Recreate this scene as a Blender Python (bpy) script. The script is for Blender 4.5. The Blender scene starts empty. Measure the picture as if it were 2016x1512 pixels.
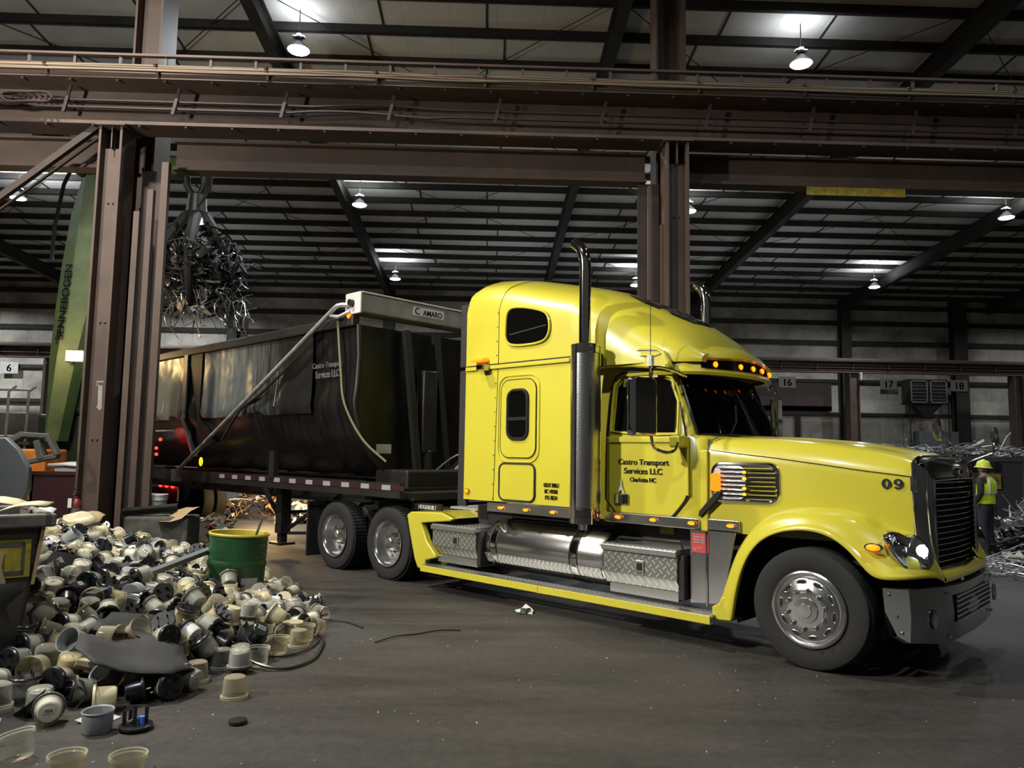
import bpy, bmesh, math, random
from mathutils import Vector, Matrix, Quaternion, Euler
random.seed(11)
SC = bpy.context.scene
COL = SC.collection
PI = math.pi

# ------------------------------------------------------------------ helpers
class MB:
    """collects simple solids and links them as ONE mesh object"""
    def __init__(s): s.v = []; s.f = []; s.m = []; s.mi = 0
    def add(s, vs, fs):
        o = len(s.v); s.v += [tuple(p) for p in vs]
        s.f += [tuple(i + o for i in f) for f in fs]; s.m += [s.mi] * len(fs); return s
    def box(s, mn, mx, M=None):
        x0, y0, z0 = mn; x1, y1, z1 = mx
        vs = [(x0,y0,z0),(x1,y0,z0),(x1,y1,z0),(x0,y1,z0),(x0,y0,z1),(x1,y0,z1),(x1,y1,z1),(x0,y1,z1)]
        if M is not None: vs = [tuple(M @ Vector(p)) for p in vs]
        return s.add(vs, [(3,2,1,0),(4,5,6,7),(0,1,5,4),(1,2,6,5),(2,3,7,6),(3,0,4,7)])
    def bar(s, a, b, w, t, up=(0,0,1)):
        """rectangular bar from a to b, w wide (sideways), t thick (along up)"""
        a = Vector(a); b = Vector(b); d = (b - a).normalized(); up = Vector(up)
        if abs(d.dot(up)) > .99: up = Vector((0,1,0)) if abs(d.y) < .9 else Vector((1,0,0))
        x = d.cross(up).normalized(); y = x.cross(d).normalized()
        vs = []
        for c in (a, b):
            for i, j in ((-1,-1),(1,-1),(1,1),(-1,1)): vs.append(c + x*i*w/2 + y*j*t/2)
        return s.add(vs, [(3,2,1,0),(4,5,6,7),(0,1,5,4),(1,2,6,5),(2,3,7,6),(3,0,4,7)])
    def tube(s, pts, r, n=8, caps=True, closed=False):
        pts = [Vector(p) for p in pts]; N = len(pts); vs = []; fs = []
        rr = r if isinstance(r, (list, tuple)) else [r] * N
        ref = None
        for i, p in enumerate(pts):
            if closed: d = pts[(i+1) % N] - pts[i-1]
            else: d = pts[min(i+1, N-1)] - pts[max(i-1, 0)]
            d = d.normalized() if d.length > 1e-9 else Vector((0,0,1))
            if ref is None:
                ref = Vector((0,0,1)) if abs(d.z) < .9 else Vector((1,0,0))
            x = ref - d * ref.dot(d)
            if x.length < 1e-6: x = Vector((1,0,0)) - d * d.x
            x.normalize(); y = d.cross(x); ref = x
            for k in range(n):
                a = 2*PI*k/n; vs.append(p + (x*math.cos(a) + y*math.sin(a)) * rr[i])
        for i in range(N if closed else N-1):
            j = (i+1) % N
            for k in range(n):
                fs.append((i*n+k, i*n+(k+1)%n, j*n+(k+1)%n, j*n+k))
        if caps and not closed:
            fs.append(tuple(range(n))[::-1]); fs.append(tuple((N-1)*n+k for k in range(n)))
        return s.add(vs, fs)
    def cyl(s, a, b, r, r2=None, n=20): return s.tube([a, b], [r, r if r2 is None else r2], n)
    def lathe(s, prof, M=None, n=32, cap0=False, cap1=False):
        """profile of (radius, height) around local z, placed by M"""
        vs = []; fs = []; N = len(prof)
        for r, h in prof:
            for k in range(n):
                a = 2*PI*k/n; vs.append(Vector((r*math.cos(a), r*math.sin(a), h)))
        if M is not None: vs = [M @ p for p in vs]
        for i in range(N-1):
            for k in range(n): fs.append((i*n+k, i*n+(k+1)%n, (i+1)*n+(k+1)%n, (i+1)*n+k))
        if cap0: fs.append(tuple(range(n))[::-1])
        if cap1: fs.append(tuple((N-1)*n+k for k in range(n)))
        return s.add(vs, fs)
    def grid(s, rows, closed=False, flip=False):
        n = len(rows[0]); vs = [p for r in rows for p in r]; fs = []
        for i in range(len(rows)-1):
            for j in range(n if closed else n-1):
                k = (j+1) % n; f = (i*n+j, i*n+k, (i+1)*n+k, (i+1)*n+j)
                fs.append(f[::-1] if flip else f)
        return s.add(vs, fs)
    def poly(s, pts): return s.add(pts, [tuple(range(len(pts)))])
    def prism(s, pts, d):
        """flat outline pts (3D) extruded by vector d"""
        n = len(pts); d = Vector(d); a = [Vector(p) for p in pts]; b = [p + d for p in a]
        fs = [tuple(range(n))[::-1], tuple(range(n, 2*n))] + [(i, (i+1)%n, n+(i+1)%n, n+i) for i in range(n)]
        return s.add(a + b, fs)
    def ball(s, c, r, n=12, sc=(1,1,1), M=None):
        m = max(4, n//2); prof = [(max(1e-4, math.sin(PI*i/m)), -math.cos(PI*i/m)) for i in range(m+1)]
        T = Matrix.Translation(Vector(c)) @ Matrix.Diagonal((r*sc[0], r*sc[1], r*sc[2], 1))
        if M is not None: T = M @ T
        return s.lathe(prof, T, n)
    def mesh(s, name, mats, smooth=35):
        me = bpy.data.meshes.new(name); me.from_pydata(s.v, [], s.f)
        for m in (mats if isinstance(mats, (list, tuple)) else [mats]): me.materials.append(m)
        if any(s.m): me.polygons.foreach_set('material_index', s.m)
        bm = bmesh.new(); bm.from_mesh(me); bmesh.ops.recalc_face_normals(bm, faces=bm.faces); bm.to_mesh(me); bm.free()
        if smooth:
            me.polygons.foreach_set('use_smooth', [True] * len(me.polygons)); me.set_sharp_from_angle(angle=math.radians(smooth))
        me.update(); return me
    def build(s, name, mats, parent=None, smooth=35, bevel=0, seg=2, solid=0, sub=0):
        o = bpy.data.objects.new(name, s.mesh(name, mats, smooth)); COL.objects.link(o); o.parent = parent
        if solid:
            m = o.modifiers.new('solid', 'SOLIDIFY'); m.thickness = solid; m.offset = -1
        if bevel:
            m = o.modifiers.new('bevel', 'BEVEL'); m.width = bevel; m.segments = seg; m.limit_method = 'ANGLE'; m.angle_limit = math.radians(40)
        if sub:
            m = o.modifiers.new('sub', 'SUBSURF'); m.levels = sub; m.render_levels = sub
        return o

def tag(o, label, cat, group=None, kind=None):
    if label: o['label'] = label
    if cat: o['category'] = cat
    if group: o['group'] = group
    if kind: o['kind'] = kind
    return o
def empty(name, loc=(0,0,0), rot=(0,0,0)):
    o = bpy.data.objects.new(name, None); COL.objects.link(o); o.location = loc; o.rotation_euler = rot
    o.empty_display_size = .2; return o
def struct_(o): o['kind'] = 'structure'; return o
def copy_tree(o, parent=None):
    c = o.copy(); COL.objects.link(c); c.parent = parent
    for ch in list(o.children): copy_tree(ch, c)
    return c
def basis(o, x, y):
    x = Vector(x).normalized(); y = Vector(y); y = (y - x*y.dot(x)).normalized(); z = x.cross(y)
    return Matrix(((x.x,y.x,z.x,o[0]),(x.y,y.y,z.y,o[1]),(x.z,y.z,z.z,o[2]),(0,0,0,1)))
def lettering(name, text, mat, parent, o, x, y, width=None, height=.1, bold=.012, extr=.002, align='CENTER', shear=0):
    """writing as flat mesh letters; o = middle of the baseline, x/y = reading and up direction"""
    cu = bpy.data.curves.new(name, 'FONT'); cu.body = text; cu.size = 1; cu.align_x = align; cu.offset = min(bold, .006); cu.extrude = extr/height; cu.shear = shear
    t = bpy.data.objects.new(name, cu); COL.objects.link(t); bpy.context.view_layer.update()
    me = bpy.data.meshes.new_from_object(t.evaluated_get(bpy.context.evaluated_depsgraph_get()))
    bpy.data.objects.remove(t); bpy.data.curves.remove(cu)
    if bold > .006:                                     # heavier strokes: the same letters again, a hair to each side
        bm = bmesh.new()
        for dx in (-bold, -bold/2, 0, bold/2, bold):
            k = me.copy(); k.transform(Matrix.Translation((dx, 0, 0))); bm.from_mesh(k); bpy.data.meshes.remove(k)
        bm.to_mesh(me); bm.free()
    xs = [v.co.x for v in me.vertices]; w = max(xs) - min(xs)
    ys = [v.co.y for v in me.vertices]; hh = max(ys) - min(ys)
    sy = height / hh; sx = (width / w) if width else sy
    me.transform(basis(o, x, y) @ Matrix.Diagonal((sx, sy, sy, 1)))
    me.materials.clear(); me.materials.append(mat)
    ob = bpy.data.objects.new(name, me); COL.objects.link(ob); ob.parent = parent; return ob
def rrect(x0, x1, y0, y1, r, n=5):
    out = []
    for cx, cy, a0 in ((x1-r,y1-r,0),(x0+r,y1-r,90),(x0+r,y0+r,180),(x1-r,y0+r,270)):
        for k in range(n+1):
            a = math.radians(a0 + 90*k/n); out.append((cx + r*math.cos(a), cy + r*math.sin(a)))
    return out
def lerp(a, b, t): return a + (b-a)*t
def tab(t, x):
    if x <= t[0][0]: return t[0][1]
    for (a, p), (b, q) in zip(t, t[1:]):
        if x <= b: return lerp(p, q, (x-a)/(b-a))
    return t[-1][1]
def smooth_poly(pts, it=2, closed=True):
    for _ in range(it):
        n = len(pts); out = []
        for i in range(n if closed else n-1):
            a = Vector(pts[i]); b = Vector(pts[(i+1)%n]); out += [a*.75 + b*.25, a*.25 + b*.75]
        pts = out
    return pts
def spline(pts, n=8):
    P = [Vector(p) for p in pts]; out = []
    for i in range(len(P)-1):
        p0 = P[max(i-1,0)]; p1 = P[i]; p2 = P[i+1]; p3 = P[min(i+2,len(P)-1)]
        for k in range(n):
            t = k/n
            out.append(.5*((2*p1) + (p2-p0)*t + (2*p0-5*p1+4*p2-p3)*t*t + (3*p1-p0-3*p2+p3)*t**3))
    out.append(P[-1]); return out

# ---------------------------------------------------------------- materials
def mat_new(name):
    m = bpy.data.materials.new(name); m.use_nodes = True; nt = m.node_tree
    return m, nt, nt.nodes['Principled BSDF']
def N(nt, t, **kw):
    n = nt.nodes.new(t)
    for k, v in kw.items():
        if k.startswith('i_'): n.inputs[k[2:].replace('_', ' ')].default_value = v
        else: setattr(n, k, v)
    return n
def pmat(name, col, rough=.5, metal=0, coat=0, emis=None, estr=0, noise=None, bump=None, nscale=6, coord='Object', spec=.5):
    m, nt, b = mat_new(name); L = nt.links
    b.inputs['Base Color'].default_value = (*col, 1); b.inputs['Roughness'].default_value = rough
    b.inputs['Metallic'].default_value = metal; b.inputs['Coat Weight'].default_value = coat; b.inputs['Specular IOR Level'].default_value = spec
    if coat: b.inputs['Coat Roughness'].default_value = .06
    if emis: b.inputs['Emission Color'].default_value = (*emis, 1); b.inputs['Emission Strength'].default_value = estr
    if noise or bump:
        tc = N(nt, 'ShaderNodeTexCoord'); nz = N(nt, 'ShaderNodeTexNoise', i_Scale=nscale, i_Detail=6.0, i_Roughness=.6)
        L.new(tc.outputs[coord], nz.inputs['Vector'])
        if noise:
            cr = N(nt, 'ShaderNodeValToRGB'); cr.color_ramp.elements[0].color = (*noise, 1); cr.color_ramp.elements[1].color = (*col, 1)
            cr.color_ramp.elements[0].position = .35; cr.color_ramp.elements[1].position = .62
            L.new(nz.outputs['Fac'], cr.inputs['Fac']); L.new(cr.outputs['Color'], b.inputs['Base Color'])
        if bump:
            bp = N(nt, 'ShaderNodeBump', i_Strength=bump, i_Distance=.02); L.new(nz.outputs['Fac'], bp.inputs['Height']); L.new(bp.outputs['Normal'], b.inputs['Normal'])
    return m
def emat(name, col, s):
    m = bpy.data.materials.new(name); m.use_nodes = True; nt = m.node_tree; nt.nodes.clear()
    e = N(nt, 'ShaderNodeEmission', i_Strength=s); e.inputs['Color'].default_value = (*col, 1); o = N(nt, 'ShaderNodeOutputMaterial')
    nt.links.new(e.outputs[0], o.inputs['Surface']); return m
def glassy(name, tint, body, alpha, rough=.08):
    """thin clear plastic: tinted see-through mixed with a glossy, slightly milky body"""
    m, nt, b = mat_new(name); L = nt.links; out = nt.nodes['Material Output']
    b.inputs['Base Color'].default_value = (*body, 1); b.inputs['Roughness'].default_value = rough
    tr = N(nt, 'ShaderNodeBsdfTransparent'); tr.inputs['Color'].default_value = (*tint, 1)
    lw = N(nt, 'ShaderNodeLayerWeight', i_Blend=.35); mr = N(nt, 'ShaderNodeMapRange', i_To_Min=alpha, i_To_Max=min(1, alpha+.6))
    L.new(lw.outputs['Facing'], mr.inputs['Value']); mx = N(nt, 'ShaderNodeMixShader'); L.new(mr.outputs['Result'], mx.inputs['Fac'])
    L.new(tr.outputs[0], mx.inputs[1]); L.new(b.outputs[0], mx.inputs[2]); L.new(mx.outputs[0], out.inputs['Surface']); return m

M = {}
def paint(name, col, dark):
    m, nt, b = mat_new(name); L = nt.links
    tc = N(nt, 'ShaderNodeTexCoord'); nz = N(nt, 'ShaderNodeTexNoise', i_Scale=1.3, i_Detail=5.0)
    L.new(tc.outputs['Object'], nz.inputs['Vector'])
    cr = N(nt, 'ShaderNodeValToRGB'); cr.color_ramp.elements[0].color = (*dark, 1); cr.color_ramp.elements[1].color = (*col, 1)
    cr.color_ramp.elements[0].position = .3; cr.color_ramp.elements[1].position = .55
    L.new(nz.outputs['Fac'], cr.inputs['Fac']); L.new(cr.outputs['Color'], b.inputs['Base Color'])
    b.inputs['Roughness'].default_value = .32; b.inputs['Coat Weight'].default_value = .7; b.inputs['Coat Roughness'].default_value = .08
    return m
M['yellow'] = paint('yellow_paint', (.50,.445,.036), (.465,.41,.030))
M['chrome'] = pmat('chrome', (.62,.62,.62), .07, 1)
M['chrome_dark'] = pmat('chrome_dull', (.50,.50,.50), .10, 1)
M['bumper_chrome'] = pmat('bumper_chrome', (.42,.43,.44), .16, 1)
M['alu'] = pmat('polished_aluminium', (.72,.72,.71), .2, 1)
M['alu_brush'] = pmat('brushed_aluminium', (.62,.62,.60), .34, 1)
M['rubber'] = pmat('tyre_rubber', (.011,.0105,.010), .85, bump=.25, nscale=40)
M['black'] = pmat('black_plastic', (.012,.012,.012), .35)
M['black_matt'] = pmat('black_matt', (.012,.011,.010), .8)
M['black_steel'] = pmat('black_steel', (.016,.015,.014), .45, noise=(.011,.009,.008), nscale=3)
M['dark_glass'] = pmat('dark_glass', (.003,.003,.003), .05, spec=.28)
M['lens_pattern'] = pmat('lens_pattern', (.78,.78,.76), .22, .9, bump=.8, nscale=38)
M['decal_black'] = pmat('black_decal', (.010,.008,.010), .5)
M['decal_white'] = pmat('pale_decal', (.20,.20,.20), .5)
M['decal_grey'] = pmat('grey_decal', (.10,.12,.10), .6)
M['white'] = pmat('white_paint', (.62,.61,.58), .45, noise=(.45,.43,.39), nscale=4)
M['housing'] = pmat('tarp_housing', (.34,.33,.29), .5, noise=(.24,.23,.20), nscale=3)
M['paper'] = pmat('white_paper', (.75,.75,.75), .7)
M['amber'] = emat('amber_lamp', (1.0,.15,.004), 3.8)
M['amber_soft'] = emat('amber_signal', (1.0,.24,.012), 1.5)
M['amber_dim'] = pmat('amber_lens', (.8,.25,.02), .2, emis=(1,.25,.01), estr=.9)
M['yellow_lens'] = pmat('yellow_lens', (.8,.6,.02), .2, emis=(1,.75,.02), estr=.8)
M['red_lamp'] = emat('red_lamp', (1.0,.02,.012), 6)
M['red_tape'] = pmat('red_tape', (.030,.007,.008), .5)
M['white_tape'] = pmat('white_tape', (.26,.26,.27), .5)
M['red_paint'] = pmat('red_paint', (.13,.012,.010), .4)
M['red_sticker'] = pmat('red_sticker', (.45,.04,.04), .5)
M['brown'] = pmat('red_oxide_steel', (.092,.061,.046), .65, noise=(.066,.044,.034), nscale=1.6)
M['brown_dark'] = pmat('dark_oxide_steel', (.052,.034,.027), .7, noise=(.035,.024,.020), nscale=2)
M['steel_dark'] = pmat('dark_roof_steel', (.026,.024,.021), .75, noise=(.014,.013,.011), nscale=1.2)
M['cable_tan'] = pmat('dusty_cable', (.20,.15,.10), .7)
M['pipe_dark'] = pmat('dark_conduit', (.025,.012,.010), .6)
M['galv'] = pmat('galvanised', (.50,.50,.48), .4, .5, noise=(.3,.3,.28), nscale=5)
M['lamp'] = emat('lamp_lens', (.86,.93,1.0), 14)
M['lamp_shell'] = pmat('lamp_shell', (.30,.31,.32), .35, .8)
M['green'] = pmat('crane_green', (.085,.145,.035), .5, noise=(.06,.09,.03), nscale=2)
M['green_dark'] = pmat('crane_dark_green', (.012,.028,.014), .5)
M['drum_green'] = pmat('drum_green', (.008,.058,.016), .38, noise=(.006,.04,.012), nscale=6, coat=.2)
M['drum_yellow'] = pmat('drum_yellow', (.42,.34,.035), .5)
M['orange'] = pmat('orange_plastic', (.62,.19,.02), .5, noise=(.5,.15,.02), nscale=4)
M['grey_steel'] = pmat('grey_steel', (.10,.11,.115), .5, .3)
M['olive'] = pmat('weathered_metal', (.085,.083,.068), .6, noise=(.05,.05,.04), nscale=6)
M['concrete'] = pmat('block_concrete', (.10,.095,.082), .9, noise=(.055,.052,.045), nscale=7, bump=.3)
M['rust_bin'] = pmat('bin_brown', (.060,.040,.028), .6, noise=(.035,.024,.018), nscale=4)
M['bin_rim'] = pmat('bin_rim', (.15,.14,.12), .5, noise=(.09,.08,.07), nscale=6)
M['sticker_yellow'] = pmat('sticker_yellow', (.40,.32,.035), .6, noise=(.22,.17,.02), nscale=9)
M['sheet_black'] = pmat('rubber_sheet', (.020,.0195,.019), .8, noise=(.012,.012,.012), nscale=5, bump=.2)
M['skin'] = pmat('skin', (.28,.16,.11), .6)
M['hair'] = pmat('hair', (.012,.009,.007), .7)
M['denim'] = pmat('denim', (.030,.034,.050), .85, noise=(.02,.023,.035), nscale=20)
M['hivis'] = pmat('hi_vis_yellow', (.48,.70,.02), .6, emis=(.5,.75,.02), estr=.06)
M['reflect'] = pmat('reflective_tape', (.55,.55,.52), .4)
M['hat'] = pmat('hard_hat', (.55,.62,.07), .3, coat=.4)
M['boot'] = pmat('boot', (.03,.022,.016), .7)
M['copper'] = pmat('copper_wire', (.32,.15,.06), .4, .6)
M['scrap_bright'] = pmat('scrap_aluminium', (.72,.74,.75), .26, 1)
M['scrap_grey'] = pmat('scrap_grey', (.30,.30,.29), .45, .6)
M['scrap_dark'] = pmat('scrap_dark', (.035,.032,.028), .6, .3)
M['wood'] = pmat('wood_scrap', (.42,.25,.10), .7, noise=(.3,.17,.07), nscale=5)
M['tan'] = pmat('cardboard', (.38,.27,.14), .8)
# meters
M['clear'] = glassy('clear_cover', (.95,.94,.88), (.50,.48,.40), .08)
M['yellowed'] = glassy('yellowed_cover', (.92,.88,.74), (.44,.40,.28), .17)
M['cream'] = pmat('cream_plastic', (.52,.46,.29), .4, noise=(.44,.38,.23), nscale=9)
M['cup_white'] = pmat('white_plastic', (.58,.57,.53), .4, noise=(.5,.48,.43), nscale=9)
M['cup_grey'] = pmat('grey_plastic', (.25,.27,.27), .4, noise=(.2,.21,.21), nscale=9)
M['base_black'] = pmat('meter_base_black', (.010,.010,.011), .28)
M['blade'] = pmat('meter_blade', (.5,.5,.48), .3, .9)
M['pink'] = pmat('pink_marker', (.62,.16,.16), .6)
M['blue_mark'] = pmat('blue_marker', (.05,.16,.5), .6)
M['teal_mark'] = pmat('teal_marker', (.02,.28,.18), .6)
# perforated chrome shield
def perforated():
    m, nt, b = mat_new('perforated_chrome'); L = nt.links
    tc = N(nt, 'ShaderNodeTexCoord'); sp = N(nt, 'ShaderNodeSeparateXYZ'); L.new(tc.outputs['UV'], sp.inputs[0])
    br = N(nt, 'ShaderNodeTexBrick', offset=.5, i_Scale=1.0, i_Mortar_Size=.32, i_Brick_Width=1.0, i_Row_Height=1.0)
    br.inputs['Color1'].default_value = br.inputs['Color2'].default_value = (0,0,0,1); br.inputs['Mortar'].default_value = (1,1,1,1)
    L.new(tc.outputs['UV'], br.inputs['Vector'])
    mx = N(nt, 'ShaderNodeMix', data_type='RGBA'); mx.inputs['A'].default_value = (.01,.01,.01,1); mx.inputs['B'].default_value = (.6,.6,.6,1)
    L.new(br.outputs['Color'], mx.inputs['Factor']); L.new(mx.outputs['Result'], b.inputs['Base Color'])
    b.inputs['Metallic'].default_value = 1; b.inputs['Roughness'].default_value = .27; return m
M['perf'] = perforated()
def diamond(name, scale, base=(.60,.60,.57), bumpd=.004):
    """raised lozenge tread plate in object coordinates (works on any axis-aligned face)"""
    m, nt, b = mat_new(name); L = nt.links
    def math_(op, a, c=None, d=None):
        n = N(nt, 'ShaderNodeMath', operation=op)
        for i, s in enumerate((a, c, d)):
            if s is None: continue
            if isinstance(s, (int, float)): n.inputs[i].default_value = s
            else: L.new(s, n.inputs[i])
        return n.outputs[0]
    tc = N(nt, 'ShaderNodeTexCoord'); sp = N(nt, 'ShaderNodeSeparateXYZ'); L.new(tc.outputs['Object'], sp.inputs[0])
    yz = math_('ADD', sp.outputs[1], sp.outputs[2])
    p = math_('MULTIPLY', math_('ADD', sp.outputs[0], yz), scale); q = math_('MULTIPLY', math_('SUBTRACT', sp.outputs[0], yz), scale)
    fp = math_('ABSOLUTE', math_('SUBTRACT', math_('FRACT', p), .5)); fq = math_('ABSOLUTE', math_('SUBTRACT', math_('FRACT', q), .5))
    par = math_('MODULO', math_('ABSOLUTE', math_('ADD', math_('FLOOR', p), math_('FLOOR', q))), 2)
    a = math_('MULTIPLY', math_('LESS_THAN', fp, .13), math_('LESS_THAN', fq, .42)); c = math_('MULTIPLY', math_('LESS_THAN', fq, .13), math_('LESS_THAN', fp, .42))
    mk = N(nt, 'ShaderNodeMix'); L.new(par, mk.inputs['Factor']); L.new(a, mk.inputs['A']); L.new(c, mk.inputs['B'])
    cm = N(nt, 'ShaderNodeMix', data_type='RGBA'); cm.inputs['A'].default_value = (*[x*.62 for x in base], 1); cm.inputs['B'].default_value = (*[min(1, x*1.35) for x in base], 1)
    L.new(mk.outputs['Result'], cm.inputs['Factor']); L.new(cm.outputs['Result'], b.inputs['Base Color'])
    bp = N(nt, 'ShaderNodeBump', i_Strength=.8, i_Distance=bumpd); L.new(mk.outputs['Result'], bp.inputs['Height']); L.new(bp.outputs['Normal'], b.inputs['Normal'])
    b.inputs['Metallic'].default_value = .85; b.inputs['Roughness'].default_value = .36; return m
M['tread'] = diamond('tread_plate', 16.0, (.74,.74,.71))
M['tread_big'] = diamond('tread_plate_dull', 12.0, (.52,.52,.49))
# trailer skin: glossy black with streaks and dents
def skin():
    m, nt, b = mat_new('trailer_black'); L = nt.links
    tc = N(nt, 'ShaderNodeTexCoord'); mp = N(nt, 'ShaderNodeMapping'); mp.inputs['Scale'].default_value = (7, 1, .35); L.new(tc.outputs['Object'], mp.inputs['Vector'])
    nz = N(nt, 'ShaderNodeTexNoise', i_Scale=1.6, i_Detail=7.0, i_Roughness=.65); L.new(mp.outputs[0], nz.inputs['Vector'])
    cr = N(nt, 'ShaderNodeValToRGB'); cr.color_ramp.elements[0].color = (.005,.005,.005,1); cr.color_ramp.elements[1].color = (.016,.015,.014,1)
    cr.color_ramp.elements[0].position = .45; cr.color_ramp.elements[1].position = .75
    L.new(nz.outputs['Fac'], cr.inputs['Fac']); L.new(cr.outputs['Color'], b.inputs['Base Color'])
    mr = N(nt, 'ShaderNodeMapRange', i_To_Min=.22, i_To_Max=.36); L.new(nz.outputs['Fac'], mr.inputs['Value']); L.new(mr.outputs[0], b.inputs['Roughness'])
    n2 = N(nt, 'ShaderNodeTexNoise', i_Scale=.9, i_Detail=2.0); L.new(tc.outputs['Object'], n2.inputs['Vector'])
    bp = N(nt, 'ShaderNodeBump', i_Strength=.5, i_Distance=.12); L.new(n2.outputs['Fac'], bp.inputs['Height']); L.new(bp.outputs['Normal'], b.inputs['Normal'])
    b.inputs['Specular IOR Level'].default_value = .45
    return m
M['skin_black'] = skin()
M['panel_silver'] = pmat('reflecting_panel', (.30,.32,.31), .22, .9, noise=(.20,.20,.17), nscale=2.2, bump=.15)  # silver tone stands for light mirrored in the trailer panels
def floor_mat():
    m, nt, b = mat_new('dirty_concrete'); L = nt.links
    tc = N(nt, 'ShaderNodeTexCoord')
    mp = N(nt, 'ShaderNodeMapping'); mp.inputs['Rotation'].default_value = (0,0,math.radians(-38)); mp.inputs['Scale'].default_value = (.25,1.2,1); L.new(tc.outputs['Object'], mp.inputs['Vector'])
    a = N(nt, 'ShaderNodeTexNoise', i_Scale=1.5, i_Detail=10.0, i_Roughness=.62); L.new(mp.outputs[0], a.inputs['Vector'])
    c = N(nt, 'ShaderNodeTexNoise', i_Scale=14.0, i_Detail=8.0, i_Roughness=.7); L.new(tc.outputs['Object'], c.inputs['Vector'])
    mx = N(nt, 'ShaderNodeMix'); mx.inputs['Factor'].default_value = .40; L.new(a.outputs['Fac'], mx.inputs['A']); L.new(c.outputs['Fac'], mx.inputs['B'])
    cr = N(nt, 'ShaderNodeValToRGB'); e = cr.color_ramp.elements
    e[0].position = .38; e[0].color = (.009,.0078,.0062,1); e[1].position = .64; e[1].color = (.046,.039,.030,1)
    L.new(mx.outputs['Result'], cr.inputs['Fac'])
    v = N(nt, 'ShaderNodeTexVoronoi', i_Scale=9.0); L.new(tc.outputs['Object'], v.inputs['Vector'])     # pale grit
    lt = N(nt, 'ShaderNodeMath', operation='LESS_THAN'); lt.inputs[1].default_value = .055; L.new(v.outputs['Distance'], lt.inputs[0])
    n3 = N(nt, 'ShaderNodeTexNoise', i_Scale=.7); L.new(tc.outputs['Object'], n3.inputs['Vector'])
    gt = N(nt, 'ShaderNodeMath', operation='GREATER_THAN'); gt.inputs[1].default_value = .56; L.new(n3.outputs['Fac'], gt.inputs[0])
    ml = N(nt, 'ShaderNodeMath', operation='MULTIPLY'); L.new(lt.outputs[0], ml.inputs[0]); L.new(gt.outputs[0], ml.inputs[1])
    cm = N(nt, 'ShaderNodeMix', data_type='RGBA'); L.new(ml.outputs[0], cm.inputs['Factor']); L.new(cr.outputs['Color'], cm.inputs['A']); cm.inputs['B'].default_value = (.28,.26,.22,1)
    L.new(cm.outputs['Result'], b.inputs['Base Color'])
    mr = N(nt, 'ShaderNodeMapRange', i_To_Min=.5, i_To_Max=.85); L.new(a.outputs['Fac'], mr.inputs['Value']); L.new(mr.outputs[0], b.inputs['Roughness'])
    bp = N(nt, 'ShaderNodeBump', i_Strength=.5, i_Distance=.025); L.new(mx.outputs['Result'], bp.inputs['Height']); L.new(bp.outputs['Normal'], b.inputs['Normal'])
    return m
M['floor'] = floor_mat()
def panel_mat(name, col, dirt, seam, axis=0, scale=1.0, seamw=.012):
    """sheet material with straight seams every 1/scale metres and soot"""
    m, nt, b = mat_new(name); L = nt.links
    tc = N(nt, 'ShaderNodeTexCoord'); sp = N(nt, 'ShaderNodeSeparateXYZ'); L.new(tc.outputs['Object'], sp.inputs[0])
    mu = N(nt, 'ShaderNodeMath', operation='MULTIPLY'); mu.inputs[1].default_value = scale; L.new(sp.outputs[axis], mu.inputs[0])
    fr = N(nt, 'ShaderNodeMath', operation='FRACT'); L.new(mu.outputs[0], fr.inputs[0])
    lt = N(nt, 'ShaderNodeMath', operation='LESS_THAN'); lt.inputs[1].default_value = seamw*scale; L.new(fr.outputs[0], lt.inputs[0])
    nz = N(nt, 'ShaderNodeTexNoise', i_Scale=.35, i_Detail=8.0, i_Roughness=.65); L.new(tc.outputs['Object'], nz.inputs['Vector'])
    cr = N(nt, 'ShaderNodeValToRGB'); cr.color_ramp.elements[0].color = (*dirt, 1); cr.color_ramp.elements[1].color = (*col, 1)
    cr.color_ramp.elements[0].position = .35; cr.color_ramp.elements[1].position = .62; L.new(nz.outputs['Fac'], cr.inputs['Fac'])
    cm = N(nt, 'ShaderNodeMix', data_type='RGBA'); L.new(lt.outputs[0], cm.inputs['Factor']); L.new(cr.outputs['Color'], cm.inputs['A']); cm.inputs['B'].default_value = (*seam, 1)
    L.new(cm.outputs['Result'], b.inputs['Base Color']); b.inputs['Roughness'].default_value = .75; return m
M['roof'] = panel_mat('roof_insulation', (.58,.58,.55), (.46,.46,.43), (.36,.36,.34), 0, .8)
M['wall'] = panel_mat('wall_insulation', (.54,.51,.43), (.20,.18,.15), (.14,.13,.11), 0, .62)
def flannel():
    m, nt, b = mat_new('dark_plaid'); L = nt.links
    tc = N(nt, 'ShaderNodeTexCoord'); ck = N(nt, 'ShaderNodeTexChecker', i_Scale=28.0); ck.inputs['Color1'].default_value = (.05,.045,.035,1); ck.inputs['Color2'].default_value = (.012,.012,.012,1)
    L.new(tc.outputs['Object'], ck.inputs['Vector']); L.new(ck.outputs['Color'], b.inputs['Base Color']); b.inputs['Roughness'].default_value = .9; return m
M['flannel'] = flannel()
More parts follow.
